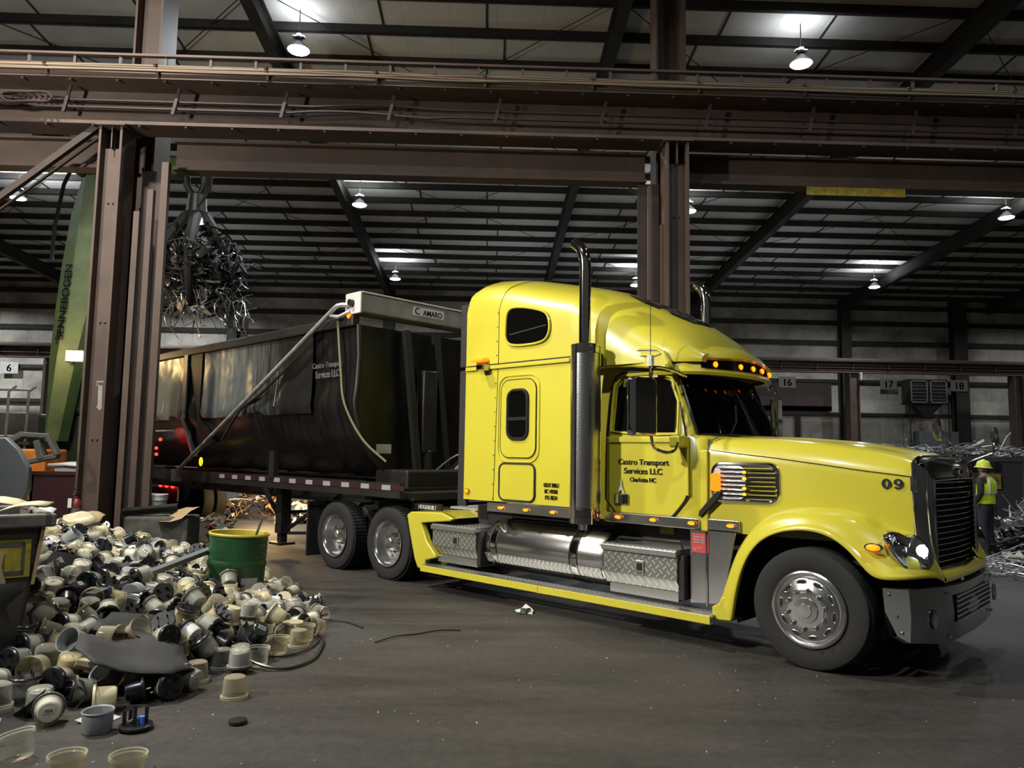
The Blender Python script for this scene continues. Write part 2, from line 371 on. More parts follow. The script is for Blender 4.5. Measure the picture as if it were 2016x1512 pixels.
# ------------------------------------------------------------------ setting
X0, X1, YB, YF = -38.0, 44.0, 44.7, -13.0
SL = .0644
def zr(y): return 14.30 - SL*y
o = MB().box((X0,YF,-.12),(X1,YB,0)).build('floor', M['floor'], smooth=0); struct_(o)
g = MB().grid([[(x, y, zr(y)+.27) for x in (X0, X1)] for y in (YF, YB)]); o = g.build('ceiling', M['roof'], smooth=0, solid=.05); struct_(o)
o = MB().box((X0,YB,0),(X1,YB+.15,zr(YB)+.27)).build('wall_back', M['wall'], smooth=0); struct_(o)
for nm, x in (('wall_left', X0-.15), ('wall_right', X1)):
    struct_(MB().prism([(x,YF,0),(x,YB,0),(x,YB,zr(YB)+.27),(x,YF,zr(YF)+.27)], (.15,0,0)).build(nm, M['wall'], smooth=0))

# purlins: one mesh, one object per purlin
pm = MB().box((X0,-.04,0),(X1,.04,.28)).box((X0,-.04,0),(X1,.10,.02)).box((X0,-.10,.26),(X1,.04,.28)).mesh('roof_purlin', M['steel_dark'], 0)
for k in range(-20, 18):
    y = 19.42 + 1.456*k
    if y < -9 or y > YB-.2: continue
    o = bpy.data.objects.new('roof_purlin', pm); COL.objects.link(o); o.location = (0, y, zr(y)-.01); struct_(o)
RX = [-24.35, -15.2, -6.05, 3.1, 12.25, 21.4, 30.55, 39.7]
def rafter_mesh():
    g = MB()
    for z0, z1, w in ((-.62, .0, .012), (-.65, -.62, .15), (-.03, 0, .13)):
        a = [(-w, YF, zr(YF)+z0), (w, YF, zr(YF)+z0), (w, YF, zr(YF)+z1), (-w, YF, zr(YF)+z1)]
        g.prism(a, (0, YB-YF-.05, -SL*(YB-YF)))
    return g.mesh('roof_rafter', M['steel_dark'], 0)
rm = rafter_mesh()
for x in RX:
    o = bpy.data.objects.new('roof_rafter', rm); COL.objects.link(o); o.location.x = x; struct_(o)
# flat strap rows between the purlins (sag straps) and diagonal rods
rod = 0
for i, x in enumerate(RX[:-1]):
    for f, sh in ((.30, .25), (.66, -.25)):
        g = MB(); y = 18.0; s = 1
        while y < YB-1.6:
            g.bar((x+9.15*f + sh*s, y, zr(y)+.2), (x+9.15*f + sh*s, y+1.42, zr(y+1.42)+.2), .055, .02); y += 1.456; s = -s
        o = g.build('roof_strap', M['steel_dark'], smooth=0); struct_(o)
    for y0, d in ((18.0, 1), (27.2, 1), (36, 1)):
        for sg in (1, -1):
            a = (x+.2, y0, zr(y0)+.05); b = (x+8.9, y0+8.6, zr(y0+8.6)+.05)
            if sg < 0: a, b = (x+8.9, y0, zr(y0)+.05), (x+.2, y0+8.6, zr(y0+8.6)+.05)
            o = MB().tube([a, b], .014, 6).build('roof_brace_rod', M['steel_dark'], smooth=0); struct_(o)

M['sign_grey'] = pmat('sooty_sign', (.17,.165,.15), .7)
# back wall framing: girts, wall columns, dark band
GX = (X0, X1)
for z in (11.0, 10.02, 8.80, 7.62, 6.45, 4.45, 2.3):
    h = .27 if z > 8 else .20
    struct_(MB().box((X0, YB-.20, z-h/2), (X1, YB-.02, z+h/2)).build('wall_girt', M['steel_dark'], smooth=0))
for x in (-33.5, -24.3, -15.2, -6.05, 3.1, 12.25, 21.4, 28.4, 37.5):
    w = .30 if x < 28 else .42
    g = MB().box((x-w, YB-.72, 0), (x+w, YB-.69, zr(YB))).box((x-w, YB-.24, 0), (x+w, YB-.21, zr(YB))).box((x-.02, YB-.7, 0), (x+.02, YB-.22, zr(YB)))
    struct_(g.build('wall_column', M['steel_dark'], smooth=0))
# far crane runway along the back wall with its posts
FY = 41.5
g = MB().box((X0,FY-.02,6.66),(X1,FY+.02,7.25)).box((X0,FY-.2,6.60),(X1,FY+.2,6.66)).box((X0,FY-.34,7.22),(X1,FY+.3,7.28)).box((X0,FY-.36,7.28),(X1,FY-.33,7.40))
g.mi = 1; g.tube([(X0,FY-.16,7.02),(X1,FY-.16,7.02)], .035, 6).tube([(X0,FY-.16,6.88),(X1,FY-.16,6.88)], .035, 6)
x = X0 + 1
while x < X1: g.box((x,FY-.22,6.78),(x+.05,FY-.02,7.2)); x += 2.05
struct_(g.build('far_crane_runway', [M['brown'], M['pipe_dark']], smooth=0))
for x in (-33, -24.0, -14.9, -5.7, 3.5, 12.6, 20.45, 29.9, 39):
    g = MB().box((x-.28,FY-.3,0),(x-.24,FY+.3,6.6)).box((x+.24,FY-.3,0),(x+.28,FY+.3,6.6)).box((x-.24,FY-.02,0),(x+.24,FY+.02,6.6))
    struct_(g.build('far_runway_post', M['brown'], smooth=0))
# roller doors and loose panels on the back wall under the far runway
for i, (xa, xb, za, zb, mt) in enumerate(((14.5,20.6,4.62,6.3,'brown_dark'),(14.5,20.6,4.62,4.9,'steel_dark'))):
    g = MB().box((xa,YB-.28,za),(xb,YB-.2,zb))
    struct_(g.build('trim_%d' % (i+1), M[mt], smooth=0))
for i, (x, w) in enumerate(((15.2,.16),(17.0,.16),(18.35,.30))):
    struct_(MB().box((x,YB-.34,0),(x+w,YB-.2,4.4)).build('trim_%d' % (i+5), M['brown_dark'], smooth=0))
for x, t in ((-28.1,'6'),(17.9,'16'),(24.1,'17'),(28.1-.15,'18')):
    s = MB().box((-.52,-.012,-.34),(.52,.012,.34)).build('bay_sign', M['white'] if t == '6' else M['sign_grey'], smooth=0)
    s.location = (x, YB-.72 if t == '18' else YB-.30, 6.32 if t != '18' else 6.25)
    if t == '18': s.location.x = 28.15; s.location.y = YB-.76
    lettering('number', t, M['decal_black'], s, (0,-.014,-.21), (1,0,0), (0,0,1), None, .42, .02)
    tag(s, {'6':'pale number 6 sign on the back wall at far left','16':'number 16 sign on the back wall just right of the truck visor','17':'number 17 sign on the back wall left of the louvred heater','18':'number 18 sign on the back wall right of the louvred heater'}[t], 'sign', 'bay number signs on the back wall')
# wall heater with grille, stand and duct
h = empty('wall_heater', (25.75, YB-1.3, 5.0)); tag(h, 'dark louvred heater unit on a stand high on the back wall', 'heater')
MB().box((-1.15,-.35,.1),(1.15,.5,1.5)).build('casing', M['steel_dark'], h, 0)
for xa, xb in ((-1.08,-.08),(.08,1.08)):
    g = MB().box((xa,-.40,.12),(xa+.06,-.34,1.42)).box((xb-.06,-.40,.12),(xb,-.34,1.42)).box((xa,-.40,.12),(xb,-.34,.18)).box((xa,-.40,1.36),(xb,-.34,1.42))
    for k in range(5): g.box((xa,-.39,.3+.2*k),(xb,-.36,.325+.2*k))
    g.build('grille_frame', M['galv'], h, 0)
g = MB()
for x in (-1.15, 1.15): g.box((x-.03,-.4,-2.6),(x+.03,-.34,.1))
g.box((-1.2,-.4,.04),(1.2,.5,.1)).build('stand', M['steel_dark'], h, 0)
MB().prism([(-.9,-.2,.04),(.9,-.2,.04),(.1,-.2,-.75),(-.1,-.2,-.75)], (0,.5,0)).build('hopper', M['steel_dark'], h, 0)
h2 = MB().box((25.15,YB-1.6,2.35),(27.5,YB-.9,3.45)).build('steel_cabinet', M['grey_steel'], bevel=.03); tag(h2, 'dark grey steel cabinet box beneath the wall heater', 'cabinet')
for x in (25.2, 27.35):
    for y in (YB-1.55, YB-1.0): MB().box((x,y,0),(x+.1,y+.1,2.36)).build('leg', M['steel_dark'], h2, 0)
o = MB().tube([(27.9,YB-.5,6.9),(27.9,YB-.5,3.6),(27.6,YB-.5,3.2)], .07, 8).build('wall_pipe', M['steel_dark']); tag(o, 'dark vertical pipe on the back wall right of the heater', 'pipe')
cam_ = empty('security_camera', (20.75, FY-.45, 6.1)); tag(cam_, 'small white dome camera hanging on the far runway post', 'camera')
MB().cyl((0,0,0),(0,0,.45),.05).box((-.05,-.02,.4),(.05,.5,.5)).build('mount', M['white'], cam_)
MB().lathe([(.14,.08),(.15,.0),(.13,-.1),(.07,-.17),(.001,-.19)], n=16).build('dome', M['black'], cam_)

# ---- main crane runway girder
GY = 13.0
def girder():
    g = MB()
    g.box((X0,GY-.02,7.42),(X1,GY+.02,8.06)).box((X0,GY-.26,7.36),(X1,GY+.26,7.42)).box((X0,GY-.55,8.05),(X1,GY+.5,8.10))
    g.box((X0,GY-.56,8.08),(X1,GY-.53,8.30)).box((X0,GY-.60,8.43),(X1,GY-.52,8.47))
    x = X0 + .2
    while x < X1: g.box((x,GY-.57,8.28),(x+.045,GY-.53,8.45)); x += .765
    x = X0 + .3
    while x < X1:                                   # bolt heads hanging below the flanges
        g.box((x,GY-.5,8.02),(x+.05,GY-.45,8.05)).box((x+.3,GY-.24,7.33),(x+.34,GY-.2,7.36)); x += .8
    return g
o = girder().build('crane_girder', M['brown'], smooth=0); struct_(o)
rail = MB().box((X0,GY+.1,8.10),(X1,GY+.2,8.24)).build('crane_rail', M['steel_dark'], smooth=0); struct_(rail)
g = MB()
for k, (dy, z) in enumerate(((.62,8.235),(.64,8.20),(.63,8.165),(.66,8.135))):
    pts = []; x = X0
    while x <= X1: pts.append((x, GY-dy, z + .018*math.sin(x*1.7+k*2) * (1 if -3 < x < 1 else .35))); x += .5
    g.tube(pts, .016, 6)
struct_(g.build('cable_run', M['cable_tan']))
g = MB()
x = X0+.6
while x < X1: g.bar((x,GY-.66,8.26),(x+.03,GY-.56,8.08),.05,.05); x += 1.86
struct_(g.build('cable_clips', M['brown_dark'], smooth=0))
g = MB()
for k, z in enumerate((7.76, 7.63)):
    pts = []; x = X0
    while x <= X1: pts.append((x, GY-.30, z + (.05*math.sin((x+3.1)*1.5+k) if -3.6 < x < -1 else 0))); x += .4
    g.tube(pts, .026, 6)
struct_(g.build('bus_bar_pipes', M['pipe_dark']))
g = MB(); x = X0+.9
while x < X1: g.bar((x,GY-.34,8.0),(x-.10,GY-.34,7.52),.055,.03,(0,1,0)); x += 1.86
struct_(g.build('bus_bar_brackets', M['pipe_dark'], smooth=0))
o = MB()
for k in range(7):
    c = Vector((-8.25+.1*k-.3, GY-.42-.02*k, 7.68)); o.tube([c + Vector((.42*math.cos(a), 0, .10*math.sin(a)+.02*math.sin(3*a+k))) for a in [2*PI*i/24 for i in range(24)]], .02, 6, closed=True)
o = o.build('cable_coil', M['pipe_dark']); tag(o, 'dark looped cable coil hung on the crane girder at far left', 'cable')
# lower tie beams between the building columns
for xa, xb in ((X0,-6.85),(-5.82,2.82),(3.5,X1)):
    g = MB().box((xa,GY+.48,6.86),(xb,GY+.52,7.34)).box((xa,GY+.34,6.80),(xb,GY+.66,6.86)).box((xa,GY+.34,7.32),(xb,GY+.66,7.36))
    struct_(g.build('tie_beam', M['brown'], smooth=0))
# columns (front crane column and the building column behind, laced together)
def column(cx, side):
    g = MB(); zt = 7.36
    g.box((cx-.24,GY-.24,0),(cx-.20,GY+.26,zt)).box((cx+.12,GY-.24,0),(cx+.16,GY+.26,zt)).box((cx-.2,GY-.09,0),(cx+.12,GY-.06,6.98)).box((cx-.2,GY+.10,0),(cx+.12,GY+.13,zt))
    g.box((cx-.05,GY-.2,6.95),(cx-.03,GY+.1,zt)).box((cx-.3,GY-.3,zt-.03),(cx+.22,GY+.3,zt))
    g.box((cx-.4,GY-.4,0),(cx+.3,GY+.4,.03))
    for z in (6.0, 3.9, 1.9):
        for dx in (-.08, .0): g.ball((cx+dx, GY-.095, z), .022, 8)
    o = g.build('crane_column', M['brown'], smooth=0); struct_(o)
    g = MB(); h = zr(GY+1)-.05
    g.box((cx-.22,GY+.70,0),(cx-.18,GY+1.2,h)).box((cx+.30,GY+.60,0),(cx+.34,GY+1.25,h)).box((cx-.2,GY+.93,0),(cx+.32,GY+.97,h))
    for k in range(9):
        z = .3+k*.75; g.bar((cx-.1,GY+.26,z),(cx-.1,GY+.7,z+.7),.06,.012,(1,0,0))
    struct_(g.build('building_column', M['brown'], smooth=0))
    g = MB()
    for a, b, zt2 in side: g.box((cx+a,GY,0),(cx+b,GY+.10,zt2))
    lo, hi = min(s[0] for s in side), max(s[1] for s in side)
    g.mi = 1; g.box((cx+lo-.1,GY+.46,0),(cx+(hi if hi < 0 else .72)-.02,GY+.50,6.8))
    struct_(g.build('column_bracing', [M['brown'], M['brown_dark']], smooth=0))
LS = ((.32,.42,5.9),(.54,.64,6.3),(.76,.88,6.8)); RS = ((-.52,-.46,6.6),(-.29,-.20,5.9))
column(-6.62, LS); column(3.30, RS); column(12.45, RS); column(-15.8, LS)
# diagonal brace at the left column
struct_(MB().bar((-6.92,GY-.1,7.40),(-9.3,GY-.1,5.42),.10,.11).bar((-6.95,GY-.02,7.22),(-9.3,GY-.02,5.26),.05,.03).build('column_brace', M['brown_dark'], smooth=0))
# arrow sign for the fire extinguisher
o = MB().prism([(-.035,0,.06),(-.035,0,-.28),(-.065,0,-.28),(0,0,-.36),(.065,0,-.28),(.035,0,-.28),(.035,0,.06)][::-1], (0,-.004,0)).prism([(-.065,0,.06),(.065,0,.06),(.065,0,.15),(-.065,0,.15)], (0,-.004,0)).build('arrow_sign', M['housing'], smooth=0)
o.location = (-6.62, GY-.092, 2.74); o.rotation_euler.y = -.03
lettering('legend', 'FIRE', M['brown'], o, (0,-.0045,.075), (1,0,0), (0,0,1), .1, .05)
tag(o, 'faded down arrow sign on the brown column above the extinguisher', 'sign')
# yellow stripe plate under the tie beam
o = MB().box((-.93,-.01,-.10),(.93,.01,.10)).build('yellow_sign', M['sticker_yellow'], smooth=0); o.location = (6.75, GY+.36, 6.74)
tag(o, 'faded yellow warning board under the tie beam, upper right', 'sign')

# ---- high bay lamps
def lamp_make():
    r = empty('high_bay_lamp')
    MB().cyl((0,0,.50),(0,0,1.12),.014,n=8).tube([(0,0,.50),(.03,0,.47),(0,0,.44)],.012,6).build('hook', M['steel_dark'], r)
    MB().cyl((0,0,.30),(0,0,.44),.10,.085,16).box((-.15,-.06,.33),(.15,.06,.39)).build('ballast', M['lamp_shell'], r)
    MB().lathe([(.06,.30),(.09,.24),(.20,.12),(.29,.02),(.30,0),(.285,0),(.19,.11),(.08,.22)], n=28).build('shade', M['lamp_shell'], r)
    MB().lathe([(.27,.025),(.26,-.02),(.16,-.05),(.001,-.06)], n=28).build('lens', M['lamp'], r)
    return r
L0 = lamp_make()
LP = [((-5.16,18.86,12.18),'bright high bay lamp above the girder left of centre'),((8.05,18.65,12.12),'bright high bay lamp above the girder at upper right'),
      ((-18.2,28.5,11.22),'high bay lamp behind the diagonal brace at far left'),((-5.24,28.76,11.38),'high bay lamp below the tie beam, between left column and truck cab'),
      ((7.72,28.57,11.40),'high bay lamp half hidden beside the right steel column'),((20.46,28.5,11.44),'high bay lamp at the far right edge below the tie beam'),
      ((-5.07,38.8,10.80),'small far lamp over the black trailer'),((7.67,39.1,10.82),'small far lamp left of the right column over the cab roof'),((20.3,38.5,10.87),'small far lamp over the wall at right of the column')]
for i, (p, lb) in enumerate(LP):
    o = L0 if i == 0 else copy_tree(L0)
    o.location = p; tag(o, lb, 'lamp', 'high bay lamps under the roof')
    top = zr(p[1]) - p[2]
    hk = [c for c in o.children if c.name.startswith('hook')][0]
    if top > .95: hk.scale.z = 1.0
# ------------------------------------------------------------------ the tractor
# local axes: x = forward along the truck, y = towards its far side, z up; the origin lies under the visible front wheel
VC = 1.20
T = empty('semi_truck', (2.711, 6.374, 0), (0, 0, math.atan2(-.712, .702)))
tag(T, 'yellow conventional sleeper semi truck numbered 09 with chrome grille and stacks', 'truck')
def mir(p): return (p[0], 2*VC - p[1], p[2])
ROOF = [(-4.38,4.07),(-4.25,4.13),(-4.0,4.11),(-3.4,3.97),(-2.73,3.80),(-2.42,3.70),(-2.12,3.57),(-1.89,3.46),(-1.68,3.32),(-1.45,3.14),(-1.3,2.98),(-1.18,2.84)]
SIDE = [(-4.4,.08),(-2.66,.082),(-2.3,.09),(-2.0,.11),(-1.7,.15),(-1.45,.22),(-1.28,.32),(-1.16,.44)]
SH = [(0,-.52),(.025,-.40),(.075,-.29),(.14,-.225),(.28,-.16),(.46,-.095),(.70,-.045),(.95,-.012),(1.12,0)]
def shell(u, zb, extra=0):
    rd = lerp(.52, .70, max(0, min(1, (u+2.3)/.8)))
    zt = tab(ROOF, u); v0 = tab(SIDE, u); k = (VC-v0)/1.12; d = min(rd/.52, (zt-zb-.03)/.52)
    dish = max(0, min(1, (u+2.7)/.3)) * max(0, min(1, (-1.5-u)/.3)) * .05
    pts = [(u, v0, zb), (u, v0, lerp(zb, zt-.52*d, .5))]
    for a, b in SH: pts.append((u, v0 + a*k, zt + b*d - dish*max(0, (a-.7)/.42)))
    return pts
def zshell(u, v):
    v = v if v <= VC else 2*VC - v
    P = shell(u, 2.72); 
    for a, b in zip(P, P[1:]):
        if a[1] <= v <= b[1] and b[1] > a[1]: return lerp(a[2], b[2], (v-a[1])/(b[1]-a[1]))
    return P[-1][2]
def full(P): return P + [mir(p) for p in P[-2::-1]]
# sleeper box and roof fairing
us = [-4.38,-4.36,-4.3,-4.0,-3.84]
g = MB(); g.grid([full(shell(u, 1.19)) for u in (-4.38,-4.2,-3.9,-3.6,-3.2,-2.95,-2.66)])
r0 = full(shell(-4.38,1.19)); g.poly(r0); g.poly(full(shell(-2.66,1.19))); g.poly([(-4.38,.08,1.19),(-2.66,.08,1.19),(-2.66,2*VC-.08,1.19),(-4.38,2*VC-.08,1.19)])
g.build('sleeper_body', M['yellow'], T, 40)
g = MB(); g.grid([full(shell(u, 2.73)) for u in (-2.66,-2.5,-2.35,-2.2,-2.05,-1.9,-1.75,-1.6,-1.45,-1.35,-1.27,-1.2)])
g.poly(full(shell(-1.2,2.73))); g.build('roof_fairing', M['yellow'], T, 40)
# dark skylight on the fairing
rows = []
for u, a, b in ((-2.47,.95,1.45),(-2.35,.80,1.60),(-2.15,.72,1.68),(-1.95,.73,1.67),(-1.75,.82,1.58),(-1.62,.98,1.42)):
    rows.append([(u, lerp(a,b,t/8), zshell(u, lerp(a,b,t/8)) + .008) for t in range(9)])
MB().grid(rows).build('skylight', M['dark_glass'], T)
# rubber side extender behind the sleeper
for a, b in (((-4.52,.10,1.10),(-4.36,.16,2.82)),((-4.52,.10,2.86),(-4.36,.16,3.68)),((-4.52,2*VC-.16,1.10),(-4.36,2*VC-.10,3.68))): MB().box(a, b).build('side_extender', M['black_matt'], T, 0, bevel=.012)
def flat(name, pts, mat, v, d=.012, parent=None, bevel=0):          # flat panel on the near side; pts are (u, z)
    return MB().prism([(p[0], v, p[1]) for p in pts], (0, -d, 0)).build(name, mat, parent or T, 30, bevel=bevel)
def outline(name, pts, mat, v, w=.008, parent=None):
    return MB().tube([(p[0], v, p[1]) for p in pts], w, 6, closed=True).build(name, mat, parent or T)
# seams and rivets
g = MB().box((-4.37,.076,2.855),(-2.66,.082,2.868)).tube([(-3.85,.079,1.2),(-3.80,.079,2.9)] + [(-3.80+.02*i, p[1]-.001, p[2]+.002) for i, p in enumerate(shell(-3.76,1.19)[2:])], .004, 5)
g.build('body_seam', M['decal_black'], T, 0)
for k in range(14):
    z = 1.22+.175*k; MB().ball((-3.865+.035*(z-1.2)/1.7, .077, z), .008, 8).build('rivet', M['chrome_dark'], T)
MB().box((-4.37,.055,2.80),(-2.66,.079,2.845)).build('sleeper_moulding', M['yellow'], T, 0, bevel=.008)
# upper sleeper window
up = smooth_poly([(-3.675,.07,3.30),(-3.66,.07,3.49),(-3.53,.07,3.545),(-3.07,.07,3.445),(-2.97,.07,3.34),(-2.965,.07,3.15),(-3.08,.07,3.055),(-3.55,.07,3.055),(-3.675,.07,3.13)], 2)
w = MB().prism(up, (0,-.006,0)).build('sleeper_window', M['dark_glass'], T); MB().tube([p + Vector((0,-.004,0)) for p in up], .016, 6, closed=True).build('window_frame', M['yellow'], w)
MB().bar((-3.6,.062,3.20),(-3.02,.062,3.26),.004,.012).build('shade_edge', M['steel_dark'], w)
# luggage door with its small opening window
o = flat('sleeper_door_panel', rrect(-3.735,-3.165,1.72,2.65,.13), M['yellow'], .08, .010); outline('panel_gap', rrect(-3.735,-3.165,1.72,2.65,.13), M['decal_black'], .072, .006, o)
outline('panel_surround', rrect(-3.78,-3.12,1.67,2.70,.15), M['yellow'], .079, .011, o)
w = flat('vent_window', rrect(-3.60,-3.30,1.95,2.51,.09), M['dark_glass'], .068, .006); outline('window_rubber', rrect(-3.61,-3.29,1.94,2.52,.10), M['black'], .064, .022, w)
MB().box((-3.60,.052,2.16),(-3.30,.062,2.20)).build('sash_bar', M['black'], w, 0)
o = flat('luggage_hatch', rrect(-3.745,-3.175,1.215,1.65,.08), M['yellow'], .08, .010); outline('hatch_rubber', rrect(-3.745,-3.175,1.215,1.65,.08), M['black_matt'], .072, .013, o)
# cab (plan curves stacked in height); the windscreen opening is left free
def cabrow(z):
    t = max(0, min(1, (z-1.95)/.75)); vs = lerp(.20,.29,t); uf = lerp(-1.19,-1.50,t) if z > 1.955 else -1.08; bow = lerp(.16,.14,t) if z > 1.955 else .10
    h = [(-2.66,vs),(-2.2,vs),(-1.6,vs),(uf-.22,vs+.004),(uf-.08,vs+.03),(uf,vs+.085),(uf+bow*.45,vs+.26),(uf+bow*.8,vs+.55),(uf+bow,VC)]
    return [(a, b, z) for a, b in h] + [(a, 2*VC-b, z) for a, b in h[-2::-1]]
zs = [1.08,1.5,1.94,1.99,2.2,2.4,2.63,2.68,2.74]
g = MB(); rows = [cabrow(z) for z in zs]; n = len(rows[0]); vs = [p for r in rows for p in r]; fs = []
for i in range(len(rows)-1):
    for j in range(n-1):
        if 3 <= i < 6 and 5 <= j < n-6: continue
        fs.append((i*n+j, i*n+j+1, (i+1)*n+j+1, (i+1)*n+j))
g.add(vs, fs); g.build('cab_body', M['yellow'], T, 40)
ws = MB().grid([[(p[0]+.012, p[1], p[2]) for p in cabrow(z)[5:n-5]] for z in (1.985,2.2,2.4,2.64)]).build('windshield', glassy('windscreen', (.42,.44,.40), (.004,.004,.004), .10, .03), T)
e = [(p[0]+.015,p[1],p[2]) for p in cabrow(1.985)[5:n-5]] + [(p[0]+.015,p[1],p[2]) for z in (2.2,2.4) for p in [cabrow(z)[n-6]]] + [(p[0]+.015,p[1],p[2]) for p in cabrow(2.64)[5:n-5]][::-1] + [(p[0]+.015,p[1],p[2]) for z in (2.4,2.2) for p in [cabrow(z)[5]]]
MB().tube(e, .016, 6, closed=True).build('windshield_rubber', M['black'], ws)
MB().bar((-1.02,VC,1.99),(-1.33,VC,2.63),.03,.02).build('centre_bar', M['black'], ws)
for va, vb in ((.55,.85),(1.5,1.8)):
    MB().tube([(-1.02,va+.1,1.995),(-1.01,vb-.1,2.12),(-1.07,vb,2.30)], .010, 6).build('wiper', M['black'], ws)
# inside of the cab
g = MB(); 
for z0, z1 in zip(zs[:-1], zs[1:]): pass
rows = [[(p[0]*.985-.05, VC+(p[1]-VC)*.94, p[2]) for p in cabrow(z)] for z in zs[:-1]]
vs = [p for r in rows for p in r]; fs = []
for i in range(len(rows)-1):
    for j in range(n-1):
        if 3 <= i < 6 and 5 <= j < n-6: continue
        fs.append((i*n+j, i*n+j+1, (i+1)*n+j+1, (i+1)*n+j))
g.add(vs, fs); g.poly([(-2.6,.3,2.66),(-1.5,.3,2.66),(-1.5,2.1,2.66),(-2.6,2.1,2.66)]); g.poly([(-2.62,.25,1.3),(-2.62,2.15,1.3),(-2.62,2.15,2.66),(-2.62,.25,2.66)])
g.build('cab_lining', M['black_matt'], T)
dash = MB().box((-1.62,.32,1.72),(-1.18,2.08,1.93)).build('dashboard', M['black_steel'], T, 0, bevel=.05)
MB().box((-1.5,.95,1.93),(-1.25,1.25,1.99)).prism([(-1.55,1.45,1.93),(-1.25,1.45,1.93),(-1.3,1.45,2.02),(-1.5,1.45,2.04)], (0,.4,0)).build('instrument_hood', M['galv'], dash, bevel=.02)
g = MB().tube([Vector((-1.72,1.68,2.02)) + Vector((.07*math.sin(a), .23*math.cos(a), .21*math.sin(a))) for a in [2*PI*i/28 for i in range(28)]], .016, 8, closed=True)
g.bar((-1.72,1.46,2.02),(-1.72,1.90,2.02),.03,.03).bar((-1.72,1.68,2.02),(-1.5,1.68,1.9),.04,.04).build('steering_wheel', M['black'], T)
for v in (.7, 1.7):
    s = MB().box((-2.45,v-.26,1.5),(-1.95,v+.26,1.66)).prism([(-2.5,v-.25,1.6),(-2.36,v-.25,1.6),(-2.46,v-.25,2.42),(-2.58,v-.25,2.42)], (0,.5,0)).build('cab_seat', M['black_steel'], T, bevel=.05)
MB().box((-1.33,1.13,2.44),(-1.30,1.27,2.50)).build('windshield_sticker', M['paper'], ws, 0)
# belt moulding and door
pts = [(-2.66,2.72),(-2.66,2.93),(-2.24,2.935),(-1.64,2.91),(-1.50,2.84),(-1.40,2.66),(-1.47,2.64),(-1.9,2.70),(-2.24,2.715)]
flat('cab_side_moulding', pts, M['yellow'], .22, .07, bevel=.02)
MB().tube([(-2.24,.148,2.86),(-1.75,.148,2.865),(-1.58,.148,2.85),(-1.52,.148,2.81),(-1.6,.148,2.79),(-2.24,.148,2.845)], .006, 5, closed=True).build('moulding_line', M['decal_grey'], T)
door = smooth_poly([(-2.25,1.10),(-2.24,1.9),(-2.235,2.45),(-2.19,2.62),(-2.08,2.665),(-1.62,2.655),(-1.50,2.62),(-1.42,2.48),(-1.30,2.12),(-1.25,1.9),(-1.25,1.42),(-1.27,1.34),(-1.37,1.22),(-1.49,1.10)], 1)
door = [(p[0], p[1]) for p in door]
def dv(z): return lerp(.20,.29,max(0,min(1,(z-1.95)/.75)))
def cabflat(name, pts, mat, off, d, parent=None):
    a = [Vector((p[0], dv(p[1])-off, p[1])) for p in pts]; return MB().prism(a, (0,-d,0)).build(name, mat, parent or T, 30)
D = cabflat('cab_door', [(-2.24,1.17),(-2.23,1.95),(-1.26,1.95),(-1.25,1.42),(-1.27,1.34),(-1.37,1.22),(-1.44,1.17)], M['yellow'], .0, .012)
MB().tube([Vector((p[0], dv(p[1])-.012, p[1])) for p in door], .011, 6, closed=True).build('door_seal', M['decal_black'], D)
cabflat('door_window', [(-2.145,2.03),(-2.135,2.50),(-2.06,2.58),(-1.62,2.585),(-1.50,2.545),(-1.405,2.33),(-1.405,2.0)], M['dark_glass'], .004, .006, D)
MB().prism([Vector((p[0], dv(p[1])-.013, p[1])) for p in ((-2.06,2.50),(-2.04,2.585),(-1.66,2.585),(-1.7,2.47))], (0,-.03,0)).build('window_visor', M['chrome_dark'], D)
MB().tube([Vector((p[0], dv(p[1])-.012, p[1])) for p in ((-2.18,2.02),(-2.17,2.52),(-2.07,2.63),(-1.62,2.63),(-1.47,2.57),(-1.37,2.32),(-1.36,1.99),(-1.8,1.985))], .018, 6, closed=True).build('window_frame', M['yellow'], D)
MB().box((-2.24,.165,1.90),(-1.26,.2,1.965)).build('door_sill', M['yellow'], D, 0, bevel=.012)
o = MB().box((-2.13,.165,1.25),(-1.94,.19,1.365)).build('door_handle', M['chrome'], D, 0, bevel=.015)
MB().box((-2.06,.158,1.26),(-2.0,.166,1.35)).build('handle_recess', M['black'], o, 0)
MB().prism([(-2.09,.175,1.36),(-2.04,.175,1.44),(-2.03,.175,1.52),(-2.02,.175,1.44),(-1.98,.175,1.36),(-2.0,.175,1.36),(-2.03,.175,1.41),(-2.07,.175,1.36)], (0,-.012,0)).build('lock_hasp', M['galv'], o)
for tx, z, w, hh in (('Castro Transport',1.672,.62,.062),('Services LLC',1.578,.47,.060),('Charlotte NC',1.495,.32,.046)):
    lettering('door_lettering', tx, M['decal_black'], D, (-1.77,.184,z), (1,0,0), (0,0,1), w, hh*1.25 if 'p' in tx else hh, .03)
MB().box((-1.262,.17,1.38),(-1.232,.2,1.96)).build('door_hinge', M['yellow'], T, 0, bevel=.006)
for tx, z, w in (('USDOT 3988613',1.395,.225),('MC 1495601',1.325,.19),('KYU 705214',1.255,.18)):
    lettering('id_lettering', tx, M['decal_black'], T, (-2.925,.077,z), (1,0,0), (0,0,1), w, .047, .012)
